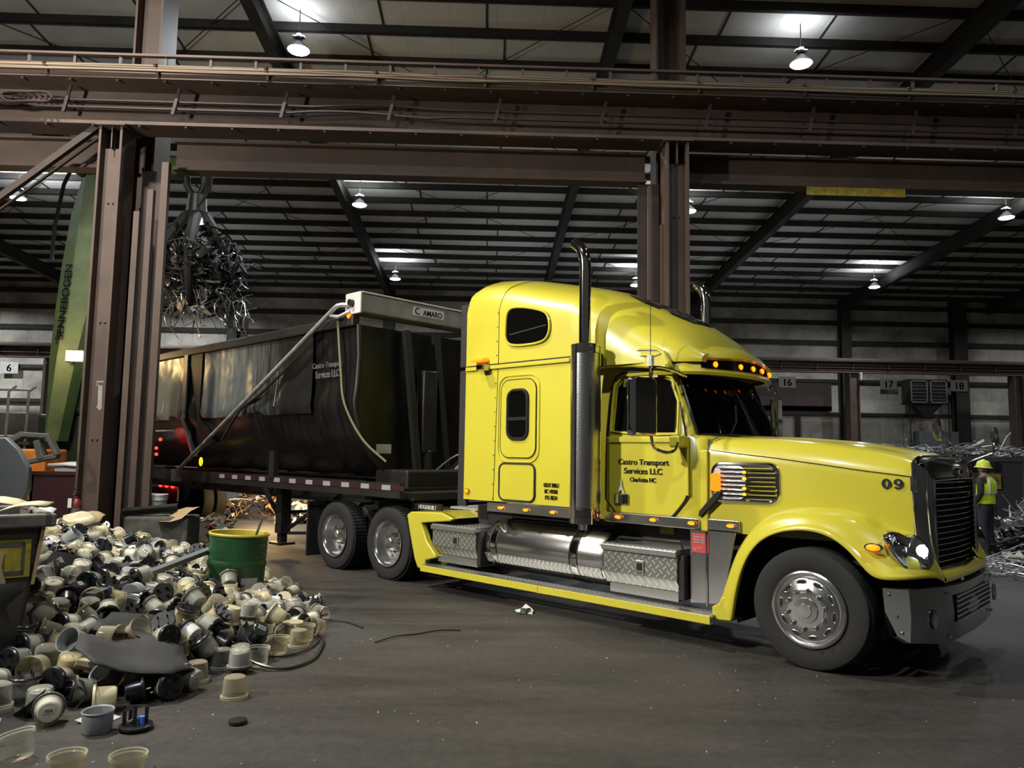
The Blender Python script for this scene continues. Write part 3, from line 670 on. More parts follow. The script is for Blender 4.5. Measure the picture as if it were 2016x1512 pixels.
# chrome strip below the bodies, with marker lamps
s = MB().box((-3.95,.07,1.065),(-2.62,.10,1.175)).box((-2.25,.17,1.06),(-1.12,.20,1.165)).box((-1.10,.21,1.06),(-.72,.24,1.17)).build('light_strip', M['alu'], T, 0, bevel=.008)
def marker(name, u, v, z, par, ru=.043, rz=.019, mat='amber', base=True):
    o = MB().ball((u, v, z), 1, 14, (ru, .028, rz)).build(name, M[mat], par)
    if base: MB().lathe([(1.25,0),(1.15,.5),(.9,.7)], Matrix.Translation((u, v+.004, z)) @ Matrix.Diagonal((ru,1,rz,1)) @ Matrix.Rotation(PI/2,4,'X') @ Matrix.Diagonal((1,1,.02,1)), 16, True).build('bezel', M['chrome'], o)
    return o
for u, v in ((-3.70,.07),(-3.29,.07),(-2.88,.07),(-2.06,.17),(-1.63,.17),(-1.19,.17),(-.80,.21)):
    marker('marker_light', u, v-.012, 1.12, T)
marker('marker_light', -4.31, .068, 1.295, T, .042, .03)
o = MB().box((-4.2,-.02,2.90),(-3.97,.09,2.95)).build('load_lamp', M['amber_dim'], T, 0, bevel=.015)
MB().box((-4.06,-.06,2.78),(-3.93,.08,2.86)).build('lamp_body', M['chrome_dark'], o, 0, bevel=.02)
# sun visor with cab lamps: a plan curve wrapped round the roof front, swept through a lip profile
def bow(v): return -1.03 - .22*((v-VC)/.88)**2
plan = [(-1.66,.215),(-1.52,.225),(-1.41,.245),(-1.33,.285),(-1.285,.335)] + [(bow(v), v) for v in [.40+.1*i for i in range(9)]]
plan = plan[:13] + [(bow(VC), VC)]
plan = plan + [(a, 2*VC-b) for a, b in plan[-2::-1]]
def offs(d):
    out = []
    for i, p in enumerate(plan):
        a = Vector(plan[max(0,i-1)]); b = Vector(plan[min(len(plan)-1,i+1)]); t = (b-a).normalized(); nn = Vector((t.y,-t.x))
        out.append((p[0] + nn.x*d, p[1] + nn.y*d))
    return out
def bulge(v): return .02*max(0, 1-((v-VC)/.6)**2)
rows = []
for d, z, k in ((-.06,2.625,0),(.0,2.60,0),(.018,2.63,0),(.0,2.662,0),(-.045,2.765,1),(-.02,2.785,1),(-.07,2.86,1),(-.20,2.93,1),(-.34,2.96,0)):
    rows.append([(p[0], p[1], z + k*bulge(p[1])) for p in offs(d)])
vis = MB().grid(rows).build('sun_visor', M['yellow'], T, 55)
lo = offs(.004)[5:-5]; hi = offs(-.034)[5:-5]
MB().grid([[(p[0]+.004, p[1], 2.668) for p in lo], [(p[0]+.004, p[1], 2.758 + bulge(p[1])) for p in hi]]).build('lamp_strip', M['dark_glass'], vis, 60)
for v in (.58, .95, VC, 1.45, 1.86):
    marker('cab_lamp', bow(v)-.006, v, 2.713, vis, .024, .032, base=False)
for p in ((-1.55,.245,2.84),(-1.43,.232,2.70)): MB().ball(p, .014, 10).build('visor_bolt', M['chrome_dark'], T)
# antenna, hung off the mirror bracket
a = MB().cyl((-1.52,-.05,2.56),(-1.52,-.05,2.68),.018).cyl((-1.52,-.05,2.76),(-1.52,-.05,3.28),.004,n=6).build('antenna', M['chrome_dark'], T)
MB().cyl((-1.52,-.05,2.66),(-1.52,-.05,2.77),.036,n=8).build('antenna_base', M['white'], a)
# exhaust stacks
def stack(v, near):
    s = MB().tube(spline([(-2.32,v,2.90),(-2.32,v,3.6),(-2.32,v,3.80),(-2.335,v,3.92),(-2.39,v,4.02),(-2.465,v,4.09)],6), .064, 20, caps=False).build('exhaust_stack', M['chrome'], T)
    s.modifiers.new('solid','SOLIDIFY').thickness = .004
    MB().tube([(-2.32,v,.98),(-2.32,v,1.05)],[.05,.06],16).build('drain_elbow', M['chrome'], s)
    b = MB().cyl((-2.32,v,1.05),(-2.32,v,2.94),.150,n=28).build('muffler', M['alu'], T, 40)
    if near:
        g = MB(); rows = []; A = [math.radians(-84+i*6.4) for i in range(18)]
        for z in (1.22,2.84): rows.append([(-2.32+.166*math.cos(t), v+.166*math.sin(t), z) for t in A])
        g.grid(rows); o = g.build('heat_shield', M['perf'], b)
        uv = o.data.uv_layers.new(name='UVMap')
        for poly in o.data.polygons:
            for li in poly.loop_indices:
                c = o.data.vertices[o.data.loops[li].vertex_index].co; an = math.atan2(c.y-v, c.x+2.32); an = an if an < PI*.9 else an - 2*PI
                uv.data[li].uv = (an*.166/.030, c.z/.016)
        g = MB()
        for z in (1.12,1.2,2.85,2.92): g.tube([(-2.32+.170*math.cos(t), v+.170*math.sin(t), z) for t in A], .008, 6)
        for t in (A[0],A[-1]): g.bar((-2.32+.17*math.cos(t), v+.17*math.sin(t),1.1),(-2.32+.17*math.cos(t), v+.17*math.sin(t),2.93),.012,.012)
        g.build('shield_frame', M['chrome'], b)
        for za, zb in ((1.05,1.21),(2.84,2.94)): MB().grid([[(-2.32+.168*math.cos(t), v+.168*math.sin(t), z) for t in A] for z in (za,zb)]).build('shield_band', M['chrome'], b)
stack(-.10, True); stack(2*VC+.10, False)
# hood
HZ = [(-1.05,1.975,1.835,.235),(-.75,1.968,1.80,.25),(-.4,1.955,1.765,.275),(0,1.925,1.715,.315),(.35,1.875,1.668,.365),(.60,1.825,1.640,.41),(.72,1.785,1.625,.435)]
rows = []
for u, zt, zc, v in HZ:
    P = [(u,v,1.05),(u,v-.006,1.3),(u,v,zc-.06),(u,v+.004,zc),(u,v+.03,zc+.055),(u,v+.085,zt-.055),(u,v+.17,zt-.018),(u,v+.34,zt-.006),(u,VC-.32,zt),(u,VC-.28,zt+.012),(u,VC,zt+.014)]
    rows.append(full(P))
H = MB().grid(rows); H.poly(rows[-1]); H.build('hood', M['yellow'], T, 50)
MB().tube([(u, v-.001, zc) for u, zt, zc, v in HZ], .0035, 5).build('hood_seam', M['decal_black'], T)
MB().tube([(-1.05,.24,1.06),(-1.05,.237,1.6),(-1.05,.237,1.84),(-1.03,.29,1.93),(-1.0,.36,1.965)], .008, 5).build('hood_gap', M['decal_grey'], T)
MB().box((-1.12,.20,1.05),(-1.04,.235,1.83)).build('cowl_post', M['yellow'], T, 0, bevel=.01)
FN = basis((.575,.3985,1.518), (.982,.187,0), (0,0,1))
def digit(pts, w, closed):                                   # a flat heavy stroke along a plan line
    pts = [Vector((p[0]-.085, p[1], .003)) for p in pts]; n = len(pts); rows = []
    for i in range(n):
        d = (pts[(i+1) % n] - pts[i-1]) if closed else (pts[min(i+1,n-1)] - pts[max(i-1,0)])
        s = Vector((-d.y, d.x, 0)).normalized(); k = w[0] + (w[1]-w[0])*abs(s.y); rows.append([FN @ (pts[i] + s*k/2), FN @ (pts[i] - s*k/2)])
    if closed: rows.append(rows[0])
    return MB().grid(rows).build('fleet_number', M['decal_black'], T, 0)
ring_ = lambda cx, cy, rx, ry, n=32: [(cx + rx*math.cos(2*PI*i/n), cy + ry*math.sin(2*PI*i/n)) for i in range(n)]
digit(ring_(.038,.044,.0245,.035), (.027,.017), True)
n9 = digit(ring_(.128,.059,.0235,.0215), (.026,.015), True)
tl = digit([tuple(q)[:2] for q in spline([(.1535,.060,0),(.1535,.040,0),(.146,.020,0),(.130,.0095,0),(.113,.0105,0),(.102,.020,0)], 5)], (.025,.016), False); tl.parent = n9
# air intake grille on the hood side
IN = empty('air_intake', (0,0,0)); IN.parent = T
def inv(u): return .262 + .055*(u+.95)/.6
def iprism(name, pts, off, d, mat, par, bevel=0): return MB().prism([(p[0], inv(p[0])-off, p[1]) for p in pts], (0,-d,0)).build(name, mat, par, 30, bevel=bevel)
ring = rrect(-.985,-.365,1.352,1.700,.085)
I0 = MB().tube([(p[0], inv(p[0])-.035, p[1]) for p in ring], .026, 8, closed=True).build('intake_surround', M['chrome'], T)
bpy.data.objects.remove(IN)
iprism('intake_back', rrect(-.98,-.37,1.36,1.69,.08), .0, .012, M['black'], I0)
MB().prism([(p[0], inv(p[0])-.012, p[1]) for p in rrect(-.975,-.66,1.37,1.685,.075)], (0,-.045,0)).build('intake_lamp_housing', M['lens_pattern'], I0, 30)
g = MB()
for k in range(7):
    z = 1.405+.041*k; g.bar((-.90,inv(-.90)-.060,z),(-.39,inv(-.39)-.05,z),.03,.016)
g.build('intake_louvre', M['chrome'], I0, 0)
o = MB().prism([(p[0], inv(p[0])-.062, p[1]) for p in rrect(-.985,-.90,1.44,1.61,.025)], (0,-.03,0)).build('turn_signal', M['amber_soft'], I0)
for z in (1.42,1.475,1.565,1.625): MB().ball((-.665, inv(-.665)-.075, z), 1, 10, (.022,.014,.014)).build('led_stud', M['yellow_lens'], I0)
# front fender (arch), lofted along the arch: boundary to the hood, crest, flange line, lip, inner return
ST = [ # inner(u,v,z)          crest               flange(u,v,z)          lip(u,z)
 ((-.86,.22,.42),(-.86,.10,.42),(-.80,.03,.42),(-.70,.30)),
 ((-.80,.24,.72),(-.78,.12,.72),(-.69,.03,.68),(-.662,.54)),
 ((-.74,.27,.94),(-.70,.15,.95),(-.565,.03,.95),(-.59,.80)),
 ((-.56,.29,1.19),(-.52,.17,1.185),(-.43,.03,1.08),(-.455,1.01)),
 ((-.36,.31,1.295),(-.33,.19,1.285),(-.28,.03,1.16),(-.27,1.115)),
 ((-.15,.325,1.335),(-.14,.20,1.32),(-.08,.03,1.207),(-.08,1.150)),
 ((.03,.34,1.342),(.04,.21,1.325),(.05,.03,1.213),(.07,1.148)),
 ((.20,.355,1.335),(.22,.22,1.31),(.20,.03,1.178),(.19,1.115)),
 ((.33,.37,1.31),(.36,.23,1.275),(.32,.03,1.10),(.31,1.045)),
 ((.45,.385,1.26),(.49,.24,1.21),(.43,.03,1.00),(.42,.93)),
 ((.57,.40,1.205),(.58,.24,1.14),(.55,.03,.87),(.515,.81)),
 ((.66,.42,1.18),(.69,.26,1.10),(.68,.045,.862),(.65,.810)),
 ((.72,.44,1.16),(.78,.32,1.06),(.80,.13,.868),(.78,.822)),
 ((.74,.455,1.14),(.84,.42,1.02),(.875,.27,.876),(.87,.838)),
 ((.75,.47,1.10),(.86,.52,.96),(.905,.40,.87),(.905,.825)),
 ((.76,.50,1.05),(.87,.60,.86),(.915,.52,.84),(.915,.775)),
]
rows = []
for i, (a, c, f, l) in enumerate(ST):
    lv = 0.0 if i < 11 else f[1]-.02
    mid = tuple(lerp(c[k], f[k], .55) + (0, -.02, .035)[k]*(1 if i < 12 else .3) for k in range(3))
    f1 = tuple(lerp(f[k], mid[k], .12) for k in range(3)); f2 = (lerp(f[0],l[0],.10), f[1], lerp(f[2],l[1],.10))
    rows.append([a, c, mid, f1, f2, (lerp(f[0],l[0],.4), lv, lerp(f[2],l[1],.4)), (l[0], lv, l[1]), (l[0], lv+.02, l[1]), (l[0], lv+.05, l[1]+.004)])
R2 = [[mir(p) for p in r] for r in rows]
fn = MB().grid(rows).grid(R2).build('front_fender', M['yellow'], T, 60, sub=2)
# foot of the fender (rear lower end) and chin under the grille
MB().prism([(-.91,.03,.265),(-.72,.03,.275),(-.70,.03,.34),(-.74,.03,.50),(-.82,.03,.48),(-.845,.03,.42),(-.915,.03,.385)], (0,.22,0)).build('fender_foot', M['yellow'], T, 30, bevel=.015)
cv = [.52+.17*i/1 for i in range(9)]
cr_ = [[(.915+.02*(1-((v-VC)/.68)**2), v, .775) for v in cv], [(.925+.02*(1-((v-VC)/.68)**2), v, .80) for v in cv], [(.905+.02*(1-((v-VC)/.68)**2), v, .845) for v in cv], [(.85, v, .87) for v in cv], [(.80, v, .86) for v in cv]]
MB().grid(cr_).build('grille_chin', M['yellow'], T, 50)
# dark inner wheel housings
g = MB()
for s in (0, 1):
    A = [math.radians(a) for a in range(-20, 211, 15)]
    r = [[(-.07+.66*math.cos(t), v, .55+.66*math.sin(t)) for t in A] for v in (.06,.55)]
    r.append([(-.07+.02*math.cos(t), .56, .55+.02*math.sin(t)) for t in A])
    if s: r = [[mir(p) for p in q] for q in r]
    g.grid(r)
g.build('wheel_housing', M['black_matt'], T)
MB().box((-1.05,.50,.55),(.72,1.9,1.10)).build('engine_block', M['black_matt'], T, 0, bevel=.05)
marker('fender_signal', .525, .035, 1.058, T, .062, .03, 'amber_dim')
MB().ball((.525,.012,1.058),1,12,(.034,.02,.016)).build('signal_bulb', M['amber'], T)
# headlights
def headlight(mirror):
    a0 = Vector((.620,.020,0)); d = Vector((.64,.768,0)); nrm = Vector((.768,-.64,0))
    C = [(.033,1.118),(.06,1.174),(.104,1.19),(.155,1.17),(.207,1.142),(.242,1.163),(.294,1.151),(.344,1.103),(.377,1.047),(.401,.983),(.386,.935),(.337,.907),(.276,.903),(.215,.887),(.155,.903),(.096,.959),(.055,1.023)]
    pt = lambda s, z, o: a0 + d*s + nrm*(o - .10*(z-.9)) + Vector((0,0,z))
    f = (lambda p: Vector(mir(p))) if mirror else (lambda p: p)
    c = smooth_poly([(p[0], p[1], 0) for p in C], 1); cx, cz = .215, 1.03
    o = MB().grid([[f(pt(cx+(p[0]-cx)*k, cz+(p[1]-cz)*k, q)) for p in c] for k, q in ((1.06,-.06),(1.06,.012),(1.0,.03),(.90,.028))], closed=True).build('headlight', M['chrome_dark'], T)
    MB().grid([[f(pt(cx+(p[0]-cx)*k, cz+(p[1]-cz)*k, q)) for p in c] for k, q in ((.90,.028),(.5,.0),(.02,-.02))], closed=True).build('reflector', M['chrome'], o)
    for s, z, r, mt in ((.325,1.045,.040,'head_on'),(.35,.965,.034,'chrome'),(.125,1.05,.060,'chrome_dark')):
        b = f(pt(s,z,.012)); nn = nrm if not mirror else Vector((nrm.x,-nrm.y,0))
        MB().lathe([(r*1.25,-.004),(r*1.15,.012),(r,.006),(r*.9,.012),(r*.6,.02),(.001,.023)], Matrix.Translation(b) @ nn.to_track_quat('Z','Y').to_matrix().to_4x4(), 18).build('bulb_lens', M[mt], o)
    MB().grid([[f(pt(cx+(p[0]-cx)*k, cz+(p[1]-cz)*k, q)) for p in c] for k, q in ((.98,.032),(.7,.055),(.35,.07),(.02,.075))], closed=True).build('lens_cover', M['lens_clear'], o)
    return o
M['head_on'] = emat('headlamp_beam', (.80,.95,1.0), 20); pass
M['lens_clear'] = glassy('lens_clear', (.97,.97,.97), (.02,.02,.02), .04, .03)
headlight(False); headlight(True)
# grille
def gs(v, c=.885, e=.05): return c - e*((v-VC)/.68)**2
L, R = .535, 2*VC-.535
outer = [(.72,.44,1.765),(.72,.44,1.45),(.735,.455,1.10),(.80,.50,.95),(.87,.56,.835)]
inner = [(.85,L+.0,1.60),(.85,L+.0,1.4),(.86,L+.01,1.10),(.865,L+.015,.95),(.875,L+.02,.855)]
mid_ = [(.80,.465,1.70),(.805,.47,1.42),(.82,.485,1.10),(.85,.515,.94),(.882,.555,.835)]
g = MB(); g.grid([outer, mid_, inner]); g.grid([[mir(p) for p in outer], [mir(p) for p in mid_], [mir(p) for p in inner]])
tv = [.44+(2*VC-.88)*i/14 for i in range(15)]
def topz(v): return 1.785 + .01*(1-((v-VC)/.76)**2) - .03*max(0,(abs(v-VC)-.6)/.16)**2
g.grid([[(.72, v, topz(v)) for v in tv], [(.80, VC+(v-VC)*.97, topz(v)-.015) for v in tv], [(gs(v,.875,.06), VC+(v-VC)*.93, topz(v)-.075) for v in tv], [(gs(v,.875,.03), VC+(v-VC)*.875, 1.605) for v in tv]])
g.grid([[(.872, lerp(L+.015,R-.015,t), .858), (.88, lerp(L+.02,R-.02,t), .832)] for t in (0,.25,.5,.75,1)])
gr = g.build('grille_surround', M['bumper_chrome'], T, 45)
for f in (lambda p: p, mir): MB().tube([f(p) for p in spline([(.725,.435,1.75),(.725,.435,1.45),(.74,.45,1.10),(.805,.495,.95),(.875,.555,.838)],4)], .013, 8).tube([f(p) for p in spline([(.815,.472,1.68),(.82,.478,1.42),(.835,.492,1.10),(.86,.52,.94)],4)], .012, 8).build('surround_edge', M['chrome'], gr)
MB().tube([(.735, VC+(v-VC)*.99, topz(v)+.002) for v in tv], .014, 8).build('surround_edge', M['chrome'], gr)
MB().tube([(gs(p[0])+.012, p[0], p[1]) for p in [(L+.01,.86),(L+.005,1.2),(L,1.60),(VC,1.615),(R,1.60),(R-.005,1.2),(R-.01,.86),(VC,.85)]], .016, 8, closed=True).build('grille_bead', M['chrome'], gr)
MB().grid([[(.80, v, z) for v in (L,VC,R)] for z in (.85,1.61)]).build('radiator_screen', M['black_matt'], gr, 0)
for k in range(16):
    z = .885+.0465*k
    MB().grid([[(gs(v)-.055, v, z-.016), (gs(v), v, z-.008), (gs(v)+.004, v, z-.001), (gs(v)-.02, v, z+.003)] for v in [lerp(L+.01,R-.01,t/10) for t in range(11)]]).build('grille_louvre', M['chrome'], gr, 30)
e = MB().lathe([(1,0),(1,.5),(.8,1),(.001,1.0)], Matrix.Translation((.878,VC,1.665)) @ Matrix.Rotation(PI/2,4,'Y') @ Matrix.Diagonal((.034,.105,.012,1)), 24).build('badge', M['chrome'], gr)
MB().tube([(.892, VC+.085*math.cos(t), 1.665+.024*math.sin(t)) for t in [2*PI*i/24 for i in range(24)]], .004, 5, closed=True).build('badge_ring', M['black'], e)
# bumper
P = [(.60,.0,.755),(.80,.0,.765),(.93,.42,.745),(.955,VC,.735)]
pl = [(.60,-.01),(.79,-.01),(.915,.40),(.945,.75),(.955,VC)]; pl = pl + [(a, 2*VC-b) for a, b in pl[-2::-1]]
zt_ = [.755,.765,.755,.742,.738,.742,.755,.765,.755]; zb_ = [.40,.365,.315,.31,.31,.31,.315,.365,.40]; sh = [.10,.0,0,0,0,0,0,0,.10]
rows = [[(p[0]-.03, p[1] + (.02 if p[1] < VC else -.02), z+.006) for p, z in zip(pl, zt_)], [(p[0], p[1], z) for p, z in zip(pl, zt_)], [(p[0]+.012, p[1], lerp(z,y,.5)) for p, z, y in zip(pl, zt_, zb_)], [(p[0]+s-.0, p[1], z) for p, z, s in zip(pl, zb_, sh)], [(p[0]-.05+s, p[1] + (.03 if p[1] < VC else -.03), z-.015) for p, z, s in zip(pl, zb_, sh)]]
bp = MB().grid(rows).build('bumper', M['bumper_chrome'], T, 25)
for p in ((.645,-.012,.71),(.70,-.012,.55),(.735,-.012,.43),(.945,.5,.70),(.945,.5,.36),(.945,1.9,.70),(.945,1.9,.38)): MB().ball(p, .016, 10).build('bumper_bolt', M['chrome'], bp)
g = MB().box((.955,.66,.45),(.962,1.78,.665)); g.build('bumper_vent', M['black_matt'], bp, 0)
g = MB()
for z in (.46,.5,.54,.58,.62,.655): g.box((.955,.66,z-.006),(.970,1.78,z+.008))
g.build('vent_slat', M['chrome'], bp, 0)
for v in (.27, 2*VC-.27):
    MB().tube([(.898+.03*(v > 1), v+.028*math.cos(t), .515+.065*math.sin(t)) for t in [2*PI*i/20 for i in range(20)]], .014, 8, closed=True).build('tow_hook', M['chrome'], bp)
# wheels
def wheel_front(v, s):
    Mx = Matrix.Translation((0,v,.497)) @ Matrix.Rotation(PI/2*s,4,'X')        # local z points outwards
    t = MB().lathe([(.30,-.27),(.42,-.285),(.485,-.27),(.505,-.235),(.508,-.14),(.505,-.05),(.485,-.012),(.45,.0),(.36,-.005),(.315,-.02),(.295,-.035)], Mx, 56)
    tm = t.build('front_tyre', M['rubber'], T)
    for r in (.40,): pass
    rm = MB().lathe([(.29,-.06),(.315,-.02),(.318,.0),(.305,.008),(.298,-.008),(.275,-.022),(.262,.0),(.245,.012),(.19,.02),(.178,.028),(.150,.03),(.145,.04),(.105,.042),(.10,.062),(.06,.066),(.055,.074),(.001,.076)], Mx, 48).build('rim', M['alu'], tm)
    for k in range(10):
        a = 2*PI*k/10 + .2; c = Mx @ Vector((.16*math.cos(a), .16*math.sin(a), .028)); e = Mx @ Vector((.16*math.cos(a), .16*math.sin(a), .085))
        MB().tube([c, lerp(c,e,.55), e], [.022,.021,.010], 10).build('lug_nut', M['chrome'], tm)
    for k in range(10):
        a = 2*PI*k/10 + .5
        R = Mx @ Matrix.Rotation(a,4,'Z')
        pts = [R @ Vector((.228+.018*math.cos(q), .042*math.sin(q), .0165)) for q in [2*PI*i/14 for i in range(14)]]
        MB().poly(pts).build('hand_hole', M['black'], rm, 0)
        MB().tube(pts, .005, 5, closed=True).build('hole_edge', M['alu'], rm)
    return tm
wheel_front(0.0, 1); wheel_front(2*VC, -1)
def wheel_dual(u, v, s):
    Mx = Matrix.Translation((u,v,.497)) @ Matrix.Rotation(PI/2*s,4,'X')
    for k, off in enumerate((0, -.33)):
        pr = [(.30,-.26),(.42,-.275),(.480,-.262),(.497,-.235),(.503,-.13),(.497,-.045),(.480,-.012),(.45,.0),(.36,-.005),(.315,-.02),(.298,-.03)]
        t = MB().lathe([(r, z+off) for r, z in pr], Mx, 48)
        for j in range(60):                              # tread blocks
            R = Mx @ Matrix.Rotation(2*PI*j/60,4,'Z'); zz = off-.25
            for i in range(4): t.box((.497,-.020+.006*(i%2),zz+.055*i+.006),(.511,.016+.006*(i%2),zz+.055*i+.05), R)
        tm = t.build('drive_tyre', M['rubber'], T)
        if k == 0: top = tm
    rm = MB().lathe([(.29,-.05),(.315,-.012),(.320,.004),(.308,.008),(.296,-.006),(.288,-.05),(.282,-.13),(.262,-.165),(.225,-.175),(.15,-.178),(.145,-.16),(.11,-.15),(.10,-.10),(.085,-.03),(.07,-.015),(.001,-.012)], Mx, 48).build('rim', M['alu'], top)
    for k in range(10):
        a = 2*PI*k/10; c = Mx @ Vector((.13*math.cos(a), .13*math.sin(a), -.16)); e = Mx @ Vector((.13*math.cos(a), .13*math.sin(a), -.10))
        MB().tube([c, e], [.017,.014], 8).build('lug_nut', M['chrome'], top)
    for k in range(5):
        R = Mx @ Matrix.Rotation(2*PI*k/5+.4,4,'Z'); MB().poly([R @ Vector((.215+.022*math.cos(q), .034*math.sin(q), -.170)) for q in [2*PI*i/14 for i in range(14)]]).build('hand_hole', M['black'], rm, 0)
for u in (-5.90, -7.21):
    wheel_dual(u, .06, 1); wheel_dual(u, 2*VC-.06, -1)
MB().box((-8.1,.62,.72),(-1.0,.78,1.0)).box((-8.1,1.62,.72),(-1.0,1.78,1.0)).box((-8.1,.62,.8),(-7.95,1.78,1.0)).build('frame_rail', M['black_steel'], T, 0)
MB().cyl((-5.90,.3,.497),(-5.90,2.1,.497),.11).cyl((-7.21,.3,.497),(-7.21,2.1,.497),.11).cyl((0,.3,.46),(0,2.1,.46),.06).ball((-5.9,VC,.5),.22).ball((-7.21,VC,.5),.22).build('axle', M['black_steel'], T)
MB().lathe([(.001,1.20),(.42,1.20),(.46,1.17),(.44,1.10),(.30,1.06)], Matrix.Translation((-6.55,VC,0)), 28).box((-6.9,.75,1.0),(-6.2,1.65,1.10)).build('fifth_wheel', M['black_steel'], T)
MB().box((-5.2,.6,1.0),(-4.55,1.8,1.03)).build('deck_plate', M['galv'], T, 0)
for v in (.05, 1.75): MB().box((-7.98,v,.12),(-7.95,v+.6,.92)).build('mud_flap', M['black_matt'], T, 0)
MB().box((-7.99,.05,.90),(-7.93,2.35,.97)).build('flap_hanger', M['black_steel'], T, 0)
# yellow quarter fender in front of the drive wheels and its bracket plate
q = [(-5.42,.93),(-5.33,.975),(-4.72,1.0),(-4.49,.935),(-4.55,.90),(-5.12,.84),(-5.0,.62),(-4.83,.47),(-4.80,.42),(-5.01,.37),(-5.03,.25),(-5.17,.25),(-5.24,.37),(-5.36,.73)]
MB().prism([(a,.01,b) for a, b in q], (0,.10,0)).build('quarter_fender', M['yellow'], T, 30, bevel=.018, seg=3)
MB().grid([[(a, v, b) for v in (.03,.60)] for a, b in ((-5.10,.26),(-5.20,.38),(-5.36,.74),(-5.42,.93),(-5.33,.975),(-4.72,1.0),(-4.49,.935))]).build('fender_top', M['yellow'], T, 30)
o = MB().box((-5.66,.28,.97),(-5.02,.31,1.075)).build('fender_bracket', M['black'], T, 0)
lettering('bracket_lettering', 'HOGEBUILT', M['paper'], o, (-5.31,.276,.995), (1,0,0), (0,0,1), .38, .055, .02)
# tool boxes, fuel tank, running board
def toolbox(u0, u1, z0, z1, zc, name):
    pr = [(.03,z0+.12),(.03,z1-.06),(.62,z1-.06),(.62,z0),(.10,z0)]
    b = MB().prism([(u0, v, z) for v, z in pr], (u1-u0,0,0)).build(name, M['tread_big'], T, 0, bevel=.006)
    MB().box((u0-.01,.0,z1-.07),(u1+.005,.62,z1-.012)).build('lid_rim', M['alu_brush'], b, 0, bevel=.006)
    MB().box((u0,.02,z1-.014),(u1,.60,z1)).build('lid_top', M['tread'], b, 0)
    MB().box((zc-.05,.015,z0+.15),(zc+.05,.032,z0+.27)).build('latch', M['alu_brush'], b, 0, bevel=.005); MB().box((zc-.028,.008,z0+.175),(zc+.028,.018,z0+.245)).build('latch_pocket', M['black'], b, 0)
    MB().box((u0+.05,.09,z0-.09),(u1-.02,.55,z0)).build('step_support', M['alu_brush'], b, 0)
    MB().box((u1,.06,z0-.06),(u1+.06,.6,z1-.05)).build('end_panel', M['black_steel'], b, 0)
toolbox(-4.90,-4.09,.46,.85,-4.45,'rear_tool_box'); toolbox(-2.16,-1.28,.45,.86,-1.70,'front_tool_box')
Mt = Matrix.Translation((-4.02,.40,.655)) @ Matrix.Rotation(PI/2,4,'Y')
tk = MB().lathe([(.001,-.02),(.22,-.015),(.29,.01),(.305,.05),(.305,1.75),(.29,1.79),(.22,1.815),(.001,1.82)], Mt, 48).build('fuel_tank', M['alu'], T, 40)
for u in (-3.86, -2.62):
    for du in (-.055,.0,.055):
        MB().lathe([(.308,-.008 if abs(du) > .01 else -.045),(.312,0),(.308,.008 if abs(du) > .01 else .045)], Matrix.Translation((u+du,.40,.655)) @ Matrix.Rotation(PI/2,4,'Y'), 48).build('tank_strap', M['black_steel'] if abs(du) > .01 else M['chrome'], tk)
A = [math.radians(a) for a in (196,204,212,220)]
MB().grid([[(u, .40+.309*math.cos(t), .655+.309*math.sin(t)) for t in A] for u in (-4.0,-3.0,-2.25)]).build('tank_tread', M['tread'], tk)
MB().cyl((-3.72,.20,.86),(-3.72,.12,.95),.075,.07).build('filler_cap', M['chrome'], tk)
rb = MB().box((-5.02,-.06,.300),(-.88,.16,.318)).build('running_board', M['tread'], T, 0)
MB().box((-5.02,-.065,.235),(-2.99,-.055,.315)).box((-2.985,-.065,.235),(-.88,-.055,.315)).box((-5.02,-.065,.235),(-.88,.0,.245)).build('board_skirt', M['yellow'], rb, 0, bevel=.004)
MB().box((-5.02,-.06,.316),(-.92,.02,.322)).build('board_edge', M['alu_brush'], rb, 0)
# chrome kick panel behind the front wheel, cab steps in shadow
k = MB().prism([(-1.19,.13,.37),(-1.19,.13,1.06),(-.72,.13,1.06),(-.78,.13,.75),(-.86,.13,.40)], (0,.02,0)).build('kick_panel', M['alu'], T, 0)
MB().box((-1.02,.118,.36),(-1.0,.13,1.06)).build('panel_seam', M['chrome_dark'], k, 0)
g = MB().box((-1.17,.122,.85),(-.99,.13,1.03)); st_ = g.build('warning_sticker', M['red_sticker'], k, 0)
g = MB()
for z in (.99,.965,.94): g.box((-1.15,.119,z),(-1.08,.1215,z+.014)).box((-1.07,.119,z),(-1.03,.1215,z+.014))
g.box((-1.15,.119,.87),(-1.12,.1215,.89)).box((-1.11,.119,.89),(-1.06,.1215,.9)).build('sticker_print', M['decal_white'], st_, 0)
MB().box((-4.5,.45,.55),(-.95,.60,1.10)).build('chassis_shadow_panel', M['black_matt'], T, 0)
MB().tube([(-2.05,.10,.86),(-2.0,.10,.92),(-1.28,.10,.93),(-1.25,.10,.86)], .014, 6).build('grab_rail', M['black'], T)
MB().box((-1.72,.42,.96),(-1.55,.44,1.05)).build('side_placard', M['sticker_yellow'], T, 0)
# hood latch strap (black handle across the seam)
b = MB().prism([(-1.13,.21,1.19),(-1.10,.21,1.185),(-.91,.21,1.37),(-.885,.21,1.43),(-.92,.21,1.445),(-.97,.21,1.40),(-1.12,.21,1.24)], (0,-.035,0)).build('hood_latch', M['black'], T, 30, bevel=.008)
